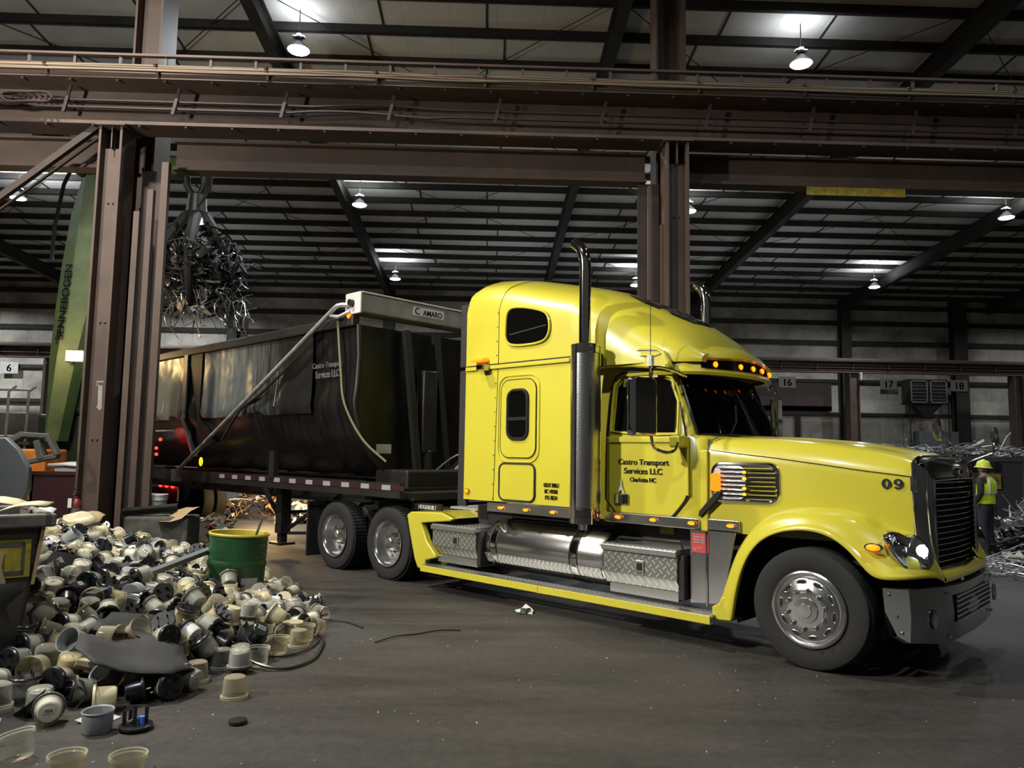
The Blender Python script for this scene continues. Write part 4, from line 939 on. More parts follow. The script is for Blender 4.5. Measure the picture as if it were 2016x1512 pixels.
# mirrors
def mirror(s):
    f = (lambda p: p) if not s else mir
    m = MB(); ring = rrect(-.46,-.14,1.95,2.53,.055)                 # a tall plate facing rearwards, turned a little outwards
    o = m.prism([f((-1.50+.25*(a+.30), a, b)) for a, b in ring], (.09,0,0)).build('side_mirror', M['chrome'], T, 30, bevel=.035, seg=3)
    MB().prism([f((-1.505+.25*(a+.30), a, b)) for a, b in rrect(-.44,-.16,1.97,2.51,.05)], (-.004,0,0)).build('mirror_glass', M['dark_glass'], o, 30)
    MB().tube([f(p) for p in spline([(-1.42,-.20,2.5),(-1.42,-.18,2.60),(-1.42,-.10,2.64),(-1.36,.1,2.62),(-1.30,.26,2.57)],5)], .018, 8).build('mirror_arm', M['chrome'], o)
    MB().tube([f(p) for p in spline([(-1.42,-.20,1.98),(-1.42,-.16,1.87),(-1.42,-.10,1.83),(-1.33,-.05,1.80),(-1.27,.0,1.83),(-1.26,.03,1.90)],5)], .016, 8).build('mirror_arm', M['chrome'], o)
    MB().box(*((-1.36,.02,1.85),(-1.24,.20,1.97)) if not s else ((-1.36,2*VC-.20,1.85),(-1.24,2*VC-.02,1.97))).build('mirror_bracket', M['yellow'], o, 0, bevel=.02)
    # round hood mirror on a bent rod
    g = MB().tube([f(p) for p in spline([(.71,.50,1.62),(.73,.50,1.70),(.85,.49,1.77),(1.0,.50,1.835),(1.02,.49,1.86),(1.0,.40,1.95),(.985,.30,2.0)],5)], .0095, 8)
    o2 = g.build('hood_mirror', M['chrome'], T)
    Mx = Matrix.Translation(f((.985,.20,2.005))) @ Matrix.Rotation(math.radians(26),4,'Z') @ Matrix.Rotation(math.radians(84),4,'Y') @ Matrix.Diagonal((.95,.78,.8,1))
    MB().lathe([(.001,.0),(.07,.002),(.098,.012),(.102,.0),(.095,-.02),(.06,-.045),(.001,-.055)], Mx, 28).build('mirror_head', M['black'], o2); MB().lathe([(.098,.012),(.104,.0),(.095,-.02)], Mx, 28).build('mirror_rim', M['chrome'], o2)
    MB().box(*((.70,.425,1.50),(.76,.455,1.62)) if not s else ((.70,2*VC-.455,1.50),(.76,2*VC-.425,1.62))).build('rod_clamp', M['chrome'], o2, 0, bevel=.01)
mirror(0); mirror(1)
# ------------------------------------------------------------------ the dump trailer (same axes as the tractor)
RZ = Matrix.Rotation(math.atan2(-.712,.702),4,'Z'); O3 = Vector((2.711,6.374,0))
def tw(u, v, z): return O3 + (RZ @ Vector((u, v, z)))
TO = Vector((-11.0,1.25,0))
TR = empty('dump_trailer', tw(*TO), (0,0,math.atan2(-.712,.702)))
tag(TR, 'black high sided dump trailer with white tarp housing and silver tarp arm', 'trailer')
def tb(g, name, mat, parent=None, smooth=35, **k):
    o = g.build(name, mat, parent or TR, smooth, **k)
    if parent is None: o.location = -TO
    return o
def tsec(u, e=0): return [(u,a,b) for a,b in ((.02,3.66),(.05,3.2),(.03,2.75),(.0,2.5),(.02,2.35),(.13,2.0),(.34,1.68),(.62,1.45),(.95,1.36),(1.25,1.34))]
def tfull(P): return P + [(p[0],2.5-p[1],p[2]) for p in P[-2::-1]]
random.seed(3)
rows = []
for u in [-17.3+10.6*i/34 for i in range(35)]:
    r = tfull(tsec(u)); dent = .035*math.sin(u*2.1)+.02*math.sin(u*5.3)
    r = [(p[0], p[1] + (dent*(1 if 2.2 < p[2] < 2.8 else .3) if p[1] < .5 else 0), p[2]) for p in r]; rows.append(r)
g = MB().grid(rows); tub = tb(g, 'tub', M['skin_black'])
fb = tfull(tsec(-6.70)); tb(MB().poly(fb), 'bulkhead', M['skin_black']); tb(MB().poly([(-17.3,p[1],p[2]) for p in fb]), 'tail_gate', M['skin_black'])
MB().tube([(p[0],p[1]-.0,p[2]) for p in fb], .035, 8).build('bulkhead_rim', M['black_steel'], tub)
g = MB().box((-17.3,-.06,3.64),(-6.75,.07,3.80)).box((-17.3,2.43,3.64),(-6.75,2.56,3.80)); tb(g, 'top_rail', M['black_steel'], None, 0, bevel=.02)
def painted_sheen(name, x0, x1, bright):  # bright-to-black fade paints reflected light into the colour, with drip streaks
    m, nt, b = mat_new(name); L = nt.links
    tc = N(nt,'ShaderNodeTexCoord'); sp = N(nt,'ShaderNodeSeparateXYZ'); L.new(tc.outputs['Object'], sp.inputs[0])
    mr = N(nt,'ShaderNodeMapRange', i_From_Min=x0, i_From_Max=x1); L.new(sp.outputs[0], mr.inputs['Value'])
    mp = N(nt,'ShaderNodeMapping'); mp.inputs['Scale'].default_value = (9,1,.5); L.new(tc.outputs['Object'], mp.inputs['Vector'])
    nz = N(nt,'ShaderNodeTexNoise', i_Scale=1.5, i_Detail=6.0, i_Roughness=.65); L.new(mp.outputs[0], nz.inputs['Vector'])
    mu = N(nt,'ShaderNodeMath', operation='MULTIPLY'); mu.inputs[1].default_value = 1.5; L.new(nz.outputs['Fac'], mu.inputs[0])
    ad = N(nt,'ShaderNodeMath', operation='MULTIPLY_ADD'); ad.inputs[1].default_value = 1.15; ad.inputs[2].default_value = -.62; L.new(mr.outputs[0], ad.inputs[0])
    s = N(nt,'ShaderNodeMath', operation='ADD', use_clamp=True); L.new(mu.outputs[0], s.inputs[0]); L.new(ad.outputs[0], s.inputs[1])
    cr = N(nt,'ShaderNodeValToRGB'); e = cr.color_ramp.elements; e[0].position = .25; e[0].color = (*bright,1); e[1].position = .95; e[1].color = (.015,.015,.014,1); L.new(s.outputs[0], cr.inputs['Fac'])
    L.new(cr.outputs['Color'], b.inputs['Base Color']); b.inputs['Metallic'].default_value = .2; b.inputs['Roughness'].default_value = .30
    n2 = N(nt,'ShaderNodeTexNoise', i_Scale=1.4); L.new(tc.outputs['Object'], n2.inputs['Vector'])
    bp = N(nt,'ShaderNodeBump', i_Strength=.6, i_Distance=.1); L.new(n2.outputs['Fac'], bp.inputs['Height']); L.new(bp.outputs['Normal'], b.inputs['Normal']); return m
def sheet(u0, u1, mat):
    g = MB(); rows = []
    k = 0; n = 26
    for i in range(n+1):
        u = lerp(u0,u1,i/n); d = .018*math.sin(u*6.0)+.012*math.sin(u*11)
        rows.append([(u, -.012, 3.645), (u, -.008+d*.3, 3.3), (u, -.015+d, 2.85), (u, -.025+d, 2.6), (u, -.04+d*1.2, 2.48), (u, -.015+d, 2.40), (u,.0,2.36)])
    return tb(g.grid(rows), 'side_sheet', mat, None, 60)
sheet(-11.85,-7.9, painted_sheen('sheen_side_sheet', -11.6,-7.9,(.17,.19,.185))); sheet(-15.2,-12.72, painted_sheen('sheen_rear_sheet', -13.2,-9,(.19,.185,.155))); sheet(-17.2,-15.25, painted_sheen('sheen_tail_sheet',-15.5,-11,(.3,.3,.26)))
for u in (-9.0,-10.85,-13.7): tb(MB().tube([(u,.03,3.6),(u,.0,2.9),(u,-.05,2.5)], .012, 6), 'sheet_weld', M['scrap_grey'])
P = [(-.05,3.66),(-.05,2.4)]
g = MB().prism([(-12.70,-.06,3.66),(-12.52,-.06,3.66),(-12.52,-.06,2.36),(-12.70,-.06,2.36)], (0,.08,0)).prism([(-12.70,-.06,2.36),(-12.56,-.06,2.36),(-12.18,.02,1.62),(-12.28,.02,1.62)], (0,.08,0)); tb(g, 'side_post', M['galv'], None, 0)
tb(MB().prism([(-12.5,-.03,3.66),(-11.9,-.03,3.66),(-11.9,-.04,2.4),(-11.5,.1,1.9),(-12.2,.1,1.7),(-12.5,-.04,2.36)], (0,.06,0)), 'post_web', M['black_steel'], None, 0)
# frame, reflective tape, landing gear
g = MB().box((-17.4,.02,1.13),(-5.6,.10,1.33)).box((-17.4,2.40,1.13),(-5.6,2.48,1.33)).box((-6.9,.2,1.10),(-5.5,2.3,1.2)).box((-17.4,.8,.9),(-7.5,.95,1.3)).box((-17.4,1.55,.9),(-7.5,1.7,1.3))
u = -17
while u < -6: g.box((u,.05,1.15),(u+.08,2.45,1.25)); u += 1.1
g.box((-9.15,-.01,1.3),(-8.98,.08,1.75)); fr = tb(g, 'trailer_frame', M['black_steel'], None, 0)
u = -11.3; k = 0
while u < -5.75:
    MB().box((u,.012,1.235),(u+(.20 if k%2 else .30),.02,1.305)).build('reflective_tape', M['white_tape'] if k % 2 else M['red_tape'], fr, 0); u += .20 if k%2 else .30; k += 1
g = MB()
for v in (.25, 2.1): g.box((-9.32,v,.35),(-9.12,v+.18,1.2)).box((-9.28,v+.03,.2),(-9.16,v+.15,.5)).box((-9.4,v-.06,.16),(-9.04,v+.24,.2)).bar((-10.0,v+.1,1.15),(-9.3,v+.1,.55),.06,.05)
g.bar((-9.22,.3,.7),(-9.22,2.2,.7),.05,.05).bar((-9.2,.4,.4),(-7.9,.6,1.1),.06,.05).bar((-9.15,.4,.35),(-8.0,1.9,.35),.05,.05); tb(g, 'landing_leg', M['black_steel'], None, 0)
for u in (-16.15, -17.45):
    for v, s in ((.05,1), (2.45,-1)):
        Mx = Matrix.Translation((u,v,.497)) @ Matrix.Rotation(PI/2*s,4,'X')
        for off in (0,-.33):
            t = MB().lathe([(r, z+off) for r, z in [(.30,-.26),(.42,-.275),(.480,-.262),(.497,-.235),(.503,-.13),(.497,-.045),(.480,-.012),(.45,.0),(.315,-.02),(.298,-.03)]], Mx, 36)
            t.lathe([(.298,-.03+off),(.26,-.12+off),(.001,-.14+off)], Mx, 24); tb(t, 'trailer_tyre', M['rubber'])
# front: hydraulic ram between two A-frame posts
g = MB().box((-6.60,1.08,1.75),(-6.42,1.36,3.05)).cyl((-6.5,1.22,1.3),(-6.5,1.22,1.8),.09); tb(g, 'hoist_cylinder', M['black_steel'], None, 30, bevel=.02)
for a, b in (((-6.55,.80,3.65),(-6.45,1.03,1.35)),((-6.55,1.40,3.65),(-6.45,1.62,1.35))): tb(MB().bar(a, b, .11, .09, (1,0,0)), 'hoist_post', M['black_steel'], None, 0)
tb(MB().box((-6.9,.55,1.18),(-6.1,1.95,1.5)), 'hoist_base', M['black_steel'], None, 0, bevel=.03)
tb(MB().box((-6.69,.40,1.74),(-6.685,.68,1.88)), 'info_plate', M['white'], None, 0)
tb(MB().tube(spline([(-6.4,1.3,1.45),(-6.1,1.6,1.75),(-5.4,1.8,1.7),(-4.7,1.7,1.6)],6), .022, 8), 'air_hose', M['black'])
# tarp housing and arm
hs = tb(MB().box((-6.98,.0,3.84),(-6.62,2.5,4.13)), 'tarp_housing', M['housing'], None, 0, bevel=.02)
MB().box((-7.0,-.035,3.82),(-6.60,.005,4.15)).box((-6.99,0,4.125),(-6.60,2.5,4.155)).build('housing_cap', M['white'], hs, 0, bevel=.015)
MB().cyl((-6.8,-.03,3.99),(-6.8,-.10,3.99),.05).build('roller_bolt', M['black'], hs)
pl = MB().box((-6.62,.98,3.935),(-6.614,1.62,4.075)).build('name_plate', M['paper'], hs, 0)
lettering('plate_lettering', 'C', M['decal_black'], pl, (-6.612,1.06,3.955), (0,1,0), (0,0,1), .09, .11, .01); lettering('plate_lettering', 'AMARO', M['decal_black'], pl, (-6.612,1.38,3.955), (0,1,0), (0,0,1), .40, .09, .01)
arm = tb(MB().tube([(-12.49,-.18,1.30),(-9.9,-.17,2.55),(-7.08,-.16,3.93),(-7.02,-.155,3.955),(-6.96,-.12,3.965),(-6.90,-.06,3.965),(-6.86,-.03,3.96)], .037, 10), 'tarp_arm', M['galv'])
MB().box((-12.62,-.22,1.12),(-12.42,-.10,1.36)).build('arm_pivot', M['galv'], arm, 0)
MB().tube([(-7.2,-.15,3.82),(-7.0,-.15,3.78),(-6.85,-.05,3.86)], .03, 8).build('elbow', M['galv'], arm)
tb(MB().tube(spline([(-10.9,-.02,1.95),(-10.6,-.05,2.15),(-10.1,-.06,2.5),(-9.4,-.06,2.75),(-8.2,-.07,3.3)],6), .022, 6), 'arm_spring', M['scrap_dark'])
tb(MB().tube(spline([(-7.157,-.06,3.848),(-7.0,-.07,3.0),(-6.88,-.06,2.47),(-6.60,.08,1.95),(-6.30,.30,1.62)],6), .018, 6), 'green_strap', pmat('faded_strap', (.16,.17,.08), .7))
tb(MB().ball((-6.86,-.05,3.79),1,12,(.045,.03,.035)), 'clearance_light', M['amber'])
tb(MB().ball((-11.75,-.02,1.52),1,12,(.07,.03,.09)), 'side_marker', M['yellow_lens'])
for u, z in ((-13.56,1.95),(-13.75,1.77),(-13.73,1.64),(-14.0,1.50)): tb(MB().ball((u,-.10,z),1,10,(.06,.03,.035)), 'red_marker', M['red_lamp'])
for u in (-16.68,-16.31,-15.94): tb(MB().ball((u,1.18,.84),1,10,(.09,.03,.035)), 'red_cluster_lamp', M['red_lamp'])
tb(MB().box((-16.9,1.20,.5),(-15.7,1.24,.95)), 'lamp_board', M['black_steel'], None, 0)
tb(MB().box((-14.4,-.06,2.12),(-13.0,-.05,2.15)), 'tail_tape', M['white_tape'], None, 0)
for tx, z, w, c in (('Castro Transport',3.06,.86,-7.44),('Services LLC',2.90,.66,-7.44)):
    o = lettering('trailer_lettering', tx, M['decal_white'], TR, (c,-.025,z), (1,0,.0), (0,0,1), w, .115, .015); o.location = -TO

# ------------------------------------------------------------------ scrap helpers
def scrap(name, mats, n, f, seed, length=(.3,1.2), parent=None, kinds='wsp', r=.012, curl=.3, ps=1):
    """a tangle of wires, strips and torn plates; f(rng) gives a point and a main direction"""
    rg = random.Random(seed); g = MB()
    for i in range(n):
        c, d = f(rg); c = Vector(c); d = Vector(d).normalized(); L = rg.uniform(*length); g.mi = rg.randrange(len(mats)); k = rg.choice(kinds)
        side = Vector((rg.gauss(0,1),rg.gauss(0,1),rg.gauss(0,1))).normalized()
        if k == 'w':
            pts = [c + d*L*(t-.5) + side*curl*L*(math.sin(PI*t)*.6) + Vector((rg.gauss(0,.02),rg.gauss(0,.02),rg.gauss(0,.02)))*L for t in (0,.2,.4,.6,.8,1)]
            g.tube(pts, r*rg.uniform(.6,1.5), 5)
        elif k == 's':
            w = rg.uniform(.02,.07); x = d.cross(side).normalized()
            rows = []
            for t in (0,.25,.5,.75,1):
                p = c + d*L*(t-.5) + side*curl*L*math.sin(PI*t)*.4; rows.append([p - x*w/2, p + x*w/2])
            g.grid(rows)
        elif k == 'p':
            x = d.cross(side).normalized(); w = ps*rg.uniform(.08,.28); h = ps*rg.uniform(.08,.3)
            g.grid([[c + x*w*(i-.5)*rg.uniform(.8,1.2) + d*h*(j-.5)*rg.uniform(.8,1.2) + side*rg.gauss(0,.03) for i in (0,.5,1)] for j in (0,.5,1)])
        elif k == 'l':
            q = rg.uniform(.03,.09); e = c + d*q*rg.uniform(1,2); g.tube([c, e], [q*.5, q*.45], 7)
    return g.build(name, mats, parent, 30)
def heap(cx, cy, rx, ry, h, lie=.35):
    def f(rg):
        a = rg.uniform(0,2*PI); q = math.sqrt(rg.random()); x = rx*q*math.cos(a); y = ry*q*math.sin(a)
        z = max(.03, h*(1-q*q)*rg.uniform(.55,1.05)); return (cx+x, cy+y, z), (rg.gauss(0,1), rg.gauss(0,1), rg.gauss(0,lie))
    return f
def mound(name, cx, cy, rx, ry, h, mat, seed):
    rg = random.Random(seed); rows = []
    for i in range(9):
        q = 1 - i/8; rows.append([(cx+rx*q*math.cos(a)*rg.uniform(.93,1.05), cy+ry*q*math.sin(a)*rg.uniform(.93,1.05), max(0,h*(1-q*q)*rg.uniform(.75,1.0)) if i else -.02) for a in [2*PI*k/28 for k in range(28)]])
    return MB().grid(rows, closed=True).build(name, mat)
# warm lit heap seen under the trailer
m1 = mound('scrap_heap', -5.0, 20.9, 2.3, 1.6, .95, M['scrap_dark'], 1); tag(m1, 'heap of mixed wood and metal scrap seen beneath the trailer frame', 'scrap heap', None, 'stuff')
scrap('loose_scrap', [M['wood'],M['wood'],M['tan'],M['copper'],M['white'],M['scrap_dark']], 620, heap(-5.0,20.8,2.4,1.7,1.2,.6), 2, (.15,.7), m1, 'wsspl', .012, .3, .6)
m2 = mound('scrap_heap', -1.6, 23.0, 3.0, 2.0, 1.2, M['scrap_dark'], 4); tag(m2, 'grey tangled scrap heap behind the tractor drive wheels', 'scrap heap', None, 'stuff')
scrap('loose_scrap', [M['scrap_grey'],M['scrap_bright'],M['white'],M['scrap_dark']], 520, heap(-1.6,22.8,3.0,2.0,1.5,.6), 5, (.2,.8), m2, 'wsspl', .014, .3, .6)
g = scrap('crumpled_foil', [M['paper'],M['scrap_bright']], 90, heap(-4.75,18.9,.55,.4,.42,.8), 6, (.1,.3), None, 'pp'); tag(g, 'crumpled white paper and foil below the trailer landing gear', 'rubbish', None, 'stuff')
g = scrap('plastic_bag', [M['galv']], 26, heap(-6.3,17.6,.5,.35,.25,.5), 7, (.1,.3), None, 'p'); tag(g, 'grey plastic bag lying on the floor under the trailer', 'bag')
# aluminium heap, wires and coils at the right edge
m3 = mound('scrap_heap', 14.3, 17.2, 2.5, 1.2, 1.5, M['scrap_dark'], 8); tag(m3, 'bright heap of aluminium offcuts behind the worker at the right edge', 'scrap heap', None, 'stuff')
scrap('loose_scrap', [M['scrap_bright'],M['scrap_bright'],M['scrap_grey']], 520, heap(14.3,17.0,2.6,1.2,1.85,.9), 9, (.3,1.0), m3, 'wss', .016)
def flatwire(cx, cy, rx, ry, h):
    def f(rg): return (cx+rg.uniform(-rx,rx), cy+rg.uniform(-ry,ry), rg.uniform(.02,h)), (rg.gauss(0,1), rg.gauss(0,.7), rg.gauss(0,.08))
    return f
g = scrap('wire_litter', [M['scrap_grey'],M['scrap_dark'],M['galv']], 260, flatwire(13.0,15.6,1.6,.6,.25), 10, (.5,1.5), None, 'ws', .014, .5); tag(g, 'matted wire scrap on the floor in front of the aluminium heap', 'wire scrap', None, 'stuff')
g = scrap('wire_litter', [M['galv'],M['scrap_grey'],M['scrap_bright']], 110, flatwire(8.4,11.7,1.5,1.0,.12), 12, (.5,1.6), None, 'w', .008, .6); tag(g, 'pale thin wires scattered on the floor past the bumper', 'wire scrap', None, 'stuff')
def cable_coils(name, cx, cy, n, mat, lab, seed, R=1.0):
    rg = random.Random(seed); g = MB()
    for i in range(n):
        r = R*rg.uniform(.55,1.1); ox, oy = rg.gauss(0,.18), rg.gauss(0,.12); ph = rg.uniform(0,6); z0 = .06+.55*rg.random()*(1-r/R*.5)
        g.tube([(cx+ox+r*math.cos(t)*1.25, cy+oy+r*math.sin(t)*.7, max(.03, z0+.10*math.sin(2*t+ph)+.05*math.sin(5*t))) for t in [2*PI*k/30 for k in range(30)]], .024, 6, closed=True)
    o = g.build(name, mat); tag(o, lab, 'cable'); return o
cable_coils('cable_pile', 11.0, 14.5, 34, M['black'], 'black coiled cable pile on the floor right of the worker', 14, .85)
g = scrap('white_rag', [M['white']], 24, heap(8.95,12.75,.28,.16,.12,.3), 15, (.1,.3), None, 'p'); tag(g, 'crumpled white rag on the floor behind the far bumper end', 'rag')
# steel scrap container behind the worker
c = empty('scrap_container', (13.5, 20.4, -.1)); tag(c, 'dark open top scrap container behind the worker and hood mirrors', 'container')
g = MB().box((-2.3,-.9,.15),(1.5,-.84,1.95)).box((-2.3,.84,.15),(1.5,.9,1.95)).box((-2.3,-.9,.15),(-2.24,.9,1.95)).box((1.44,-.9,.15),(1.5,.9,1.95)).box((-2.3,-.9,.1),(1.5,.9,.16)).box((-2.36,-.97,1.86),(1.56,-.88,1.98))
for x in (-2.1,-1.2,-.3,.6,1.3): g.box((x,-.96,.15),(x+.1,-.9,1.9))
g.build('body', M['grey_steel'], c, 0)
MB().box((-1.02,-.99,1.60),(-.05,-.975,1.83)).build('number_plate', M['black'], c, 0); lettering('plate_lettering', 'BICELL', M['decal_white'], c, (-.74,-.995,1.66), (1,0,0), (0,0,1), .40, .11, .01); lettering('plate_number', '1000', M['decal_white'], c, (-.28,-.995,1.66), (1,0,0), (0,0,1), .30, .11, .01)
pl = MB().box((-.62,-.99,1.14),(-.04,-.975,1.54)).build('notice', M['sticker_yellow'], c, 0); lettering('notice_lettering', 'METAL', M['decal_black'], c, (-.33,-.995,1.34), (1,0,0), (0,0,1), .46, .1, .01)
g = scrap('wire_scrap', [M['scrap_grey'],M['scrap_bright'],M['galv'],M['scrap_dark']], 120, lambda rg: ((13.5+rg.uniform(-2.2,1.3), 20.4+rg.uniform(-.7,.7), 1.96+abs(rg.gauss(0,.06))), (rg.gauss(0,1), rg.gauss(0,.5), rg.gauss(0,.12))), 16, (.5,1.4), None, 'wws', .013, .28); tag(g, 'wire and strip scrap heaped over the rim of the dark container', 'wire scrap', None, 'stuff')
# dark loader behind at the right edge
l = empty('scrap_loader', (17.0, 19.6, 0)); tag(l, 'dark loader machine partly visible at the right edge above the heap', 'machine')
MB().prism([(-1.5,0,.5),(1.8,0,.5),(1.8,0,2.5),(.2,0,2.6),(-.6,0,2.2),(-1.3,0,2.2),(-1.6,0,1.5)], (0,1.2,0)).build('chassis', M['black_steel'], l, 0, bevel=.06)
MB().bar((-1.2,-.03,2.35),(-.4,-.03,1.45),.02,.35,(1,0,0)).build('side_plate', M['white'], l, 0)
MB().cyl((-.6,-.1,.55),(-.6,.3,.55),.55).cyl((1.2,-.1,.55),(1.2,.3,.55),.55).build('wheel', M['rubber'], l)

# ------------------------------------------------------------------ green material handler with grapple
CR = empty('material_handler', (-10.4, 18.8, 0)); tag(CR, 'green scrap handling crane with raised boom behind the left column', 'crane')
CO = Vector((10.4,-18.8,0))
def cb(g, name, mat, parent=None, smooth=35, **k):
    o = g.build(name, mat, parent or CR, smooth, **k)
    if parent is None: o.location = CO
    return o
bl = [(-10.52,8.95),(-10.80,7.7),(-10.94,6.4),(-11.02,5.3),(-11.08,4.0),(-11.06,1.9)]; brr = [(-10.05,8.95),(-9.95,7.7),(-9.98,6.4),(-10.10,5.3),(-10.32,4.0),(-10.62,1.9)]
g = MB().grid([[(l[0],19.05,l[1]),(lerp(l[0],r[0],.50),18.70,l[1]),(r[0],18.85,r[1]),(r[0]-.05,19.4,r[1]),(l[0],19.5,l[1])] for l, r in zip(bl, brr)], closed=True); boom = cb(g, 'boom', M['green'], None, 20)
lettering('boom_lettering', 'SENNEBOGEN', M['decal_black'], boom, (-10.50,18.62,5.35), (.06,.0,1), (-.9,.42,.05), 1.9, .24, .02)
MB().tube([(-10.55,18.75,4.8),(-10.78,18.7,4.4),(-10.6,18.7,4.9),(-10.75,18.7,4.3)], .02, 5).build('hose', M['black'], boom)
g = MB().box((-10.75,18.6,8.75),(-9.8,19.6,9.35)).cyl((-10.3,18.5,9.1),(-10.3,19.7,9.1),.42); cb(g, 'boom_joint', M['green_dark'], None, 30, bevel=.04)
cb(MB().tube([(-10.55,18.6,8.9),(-10.75,18.55,8.3),(-10.9,18.55,7.2),(-10.95,18.6,6.4)], .05, 6).tube([(-9.92,18.7,8.6),(-9.9,18.7,7.0),(-9.95,18.7,5.6)], .04, 6), 'hydraulic_hose', M['black'])
cb(MB().bar((-10.3,18.9,9.05),(-7.55,18.1,8.62),.42,.5), 'stick', M['green_dark'], None, 0, bevel=.04)
cb(MB().bar((-8.6,18.33,8.72),(-7.62,18.05,8.60),.36,.42), 'stick_end', M['green'], None, 0, bevel=.03)
gp = empty('grapple', (0,0,0)); bpy.data.objects.remove(gp)
gc = Vector((-7.22,18.05,-.22)); GD = Vector((0,0,-.25))
gr_ = cb(MB().tube([(-7.62,18.05,8.68),(-7.35,18.05,8.71),(-7.12,18.05,8.48),(-7.1,18.05,8.13),(-7.2,18.05,7.88)], .07, 10).tube([(-7.55,18.05,8.53),(-7.5,18.05,8.18),(-7.32,18.05,7.88)], .09, 10).cyl((-7.24,18.05,7.93),(-7.24,18.05,7.48),.21,.25).cyl((-7.24,18.05,7.48),(-7.22,18.05,7.18),.30,.26), 'grapple_head', M['black_steel'])
for k in range(4): MB().tube(spline([(-7.55+.05*k,17.9,8.68),(-7.2+.07*k,17.85,8.75),(-6.98+.05*k,17.85,8.38),(-6.98+.03*k,17.85,7.93),(-7.1,17.85,7.63)],5), .022, 6).build('grapple_hose', M['black'], gr_)
for k in range(5):
    a = 2*PI*k/5 - 1.35; d = Vector((math.cos(a), math.sin(a), 0))
    pts = [gc + d*.22 + Vector((0,0,7.6)), gc + d*.62 + Vector((0,0,6.95)), gc + d*.82 + Vector((0,0,6.3)), gc + d*.62 + Vector((0,0,5.75)), gc + d*.22 + Vector((0,0,5.4))]
    t = MB().tube(spline(pts,5), [lerp(.15,.06,i/20) for i in range(21)], 8).build('grapple_tine', M['black_matt'], gr_)
    MB().cyl(gc + d*.30 + Vector((0,0,7.5)), gc + d*.66 + Vector((0,0,6.75)), .055, n=10).build('tine_cylinder', M['scrap_grey'] if k == 0 else M['black_steel'], t)
# engine house, cab, rails
cb(MB().box((-11.6,19.6,.9),(-8.9,21.8,2.6)).box((-10.9,19.5,2.6),(-9.4,20.8,4.0)), 'machine_house', M['green_dark'], None, 0, bevel=.08)
cb(MB().box((-12.0,19.4,.25),(-8.6,22,.9)), 'undercarriage', M['black_steel'], None, 0, bevel=.1)
cb(MB().prism([(-9.35,19.55,2.15),(-8.95,19.55,2.15),(-8.95,19.55,1.4),(-9.2,19.55,1.75)], (0,-.02,0)), 'white_panel', M['white'], None, 0)
g = MB()
for z in (2.0,2.6,3.2): g.tube([(-13.4,19.5,z),(-11.75,19.5,z)], .03, 6)
for x in (-13.2,-12.3,-11.8): g.tube([(x,19.5,.9),(x,19.5,3.15),(x+.18,19.5,3.3)], .035, 6)
cb(g, 'hand_rail', M['galv'])
g = MB()
for z in (1.1,1.45,1.8): g.box((-12.9,19.35,z),(-11.6,19.45,z+.08))
g.box((-12.9,19.35,.8),(-12.8,19.45,1.9)).box((-12.3,19.35,.8),(-12.2,19.45,1.9)); cb(g, 'step_frame', M['olive'], None, 0)
cb(MB().box((-13.4,19.7,1.5),(-12.1,20.5,2.05)), 'hose_tray', M['black_steel'], None, 0, bevel=.05)
wl = cb(MB().box((-10.33,18.42,3.86),(-9.97,18.5,4.10)), 'work_light', M['work'] if 'work' in M else emat('work_lamp', (1.0,.74,.34), 22), None, 0)
MB().box((-10.36,18.5,3.83),(-9.94,18.62,4.13)).build('light_housing', M['black'], wl, 0)
# the load in the grapple
def load(rg):
    a = rg.uniform(0,2*PI); q = rg.random()**.5; z = rg.gauss(6.15,.42)
    R = 1.15*max(.3, 1-abs(z-6.2)/1.7); return (-7.05+R*q*math.cos(a)*1.05+.15*(6.2-z), 18.05+R*q*math.sin(a)*.9, z), (rg.gauss(.35,1), rg.gauss(0,1), rg.gauss(-.35,.8))
ld = scrap('scrap_load', [M['scrap_dark'],M['scrap_dark'],M['scrap_grey'],M['black_matt'],M['scrap_bright'],M['black_steel'],M['black_matt']], 720, load, 21, (.2,1.0), None, 'wspplw', .016, .45)
def droop(rg): return (-7.0+rg.uniform(-.9,1.1), 18.05+rg.uniform(-.5,.5), rg.uniform(4.75,5.6)), (rg.gauss(.2,.5), rg.gauss(0,.4), -1)
scrap('hanging_wire', [M['scrap_grey'],M['scrap_dark'],M['scrap_bright']], 90, droop, 22, (.3,.9), ld, 'www', .011, .6)
scrap('hanging_plate', [M['tan'],M['white'],M['scrap_dark']], 14, lambda rg: ((-7.1+rg.uniform(-.4,.4), 17.7, rg.uniform(4.9,5.5)), (rg.gauss(0,1),0,rg.gauss(0,1))), 23, (.2,.4), ld, 'p')
tag(ld, 'tangled grey scrap metal load hanging in the crane grapple over the trailer', 'scrap load', None, 'stuff')

# ------------------------------------------------------------------ things around the left column
e = empty('fire_extinguisher', (-6.66, GY-.52, .42)); tag(e, 'red fire extinguisher standing against the base of the brown left column', 'fire extinguisher')
MB().lathe([(.001,0),(.075,.0),(.08,.03),(.08,.42),(.06,.48),(.03,.51),(.03,.55)], n=20).build('cylinder', M['red_paint'], e)
MB().lathe([(.082,.20),(.082,.36)], n=20).build('label', M['decal_grey'], e); lettering('label_print', 'FIRE', M['decal_white'], e, (0,-.084,.24), (1,0,0), (0,0,1), .09, .04)
MB().box((-.02,-.02,.55),(.02,.02,.62)).bar((0,0,.60),(.10,0,.64),.02,.015).bar((0,0,.63),(-.08,0,.70),.02,.012).build('valve', M['black'], e, 0)
MB().tube(spline([(.02,-.02,.58),(-.07,-.03,.55),(-.10,-.03,.40),(-.09,-.03,.28)],5), .012, 6).build('hose', M['black'], e); MB().box((-.09,-.095,.37),(-.03,-.09,.52)).build('tag', M['paper'], e, 0)
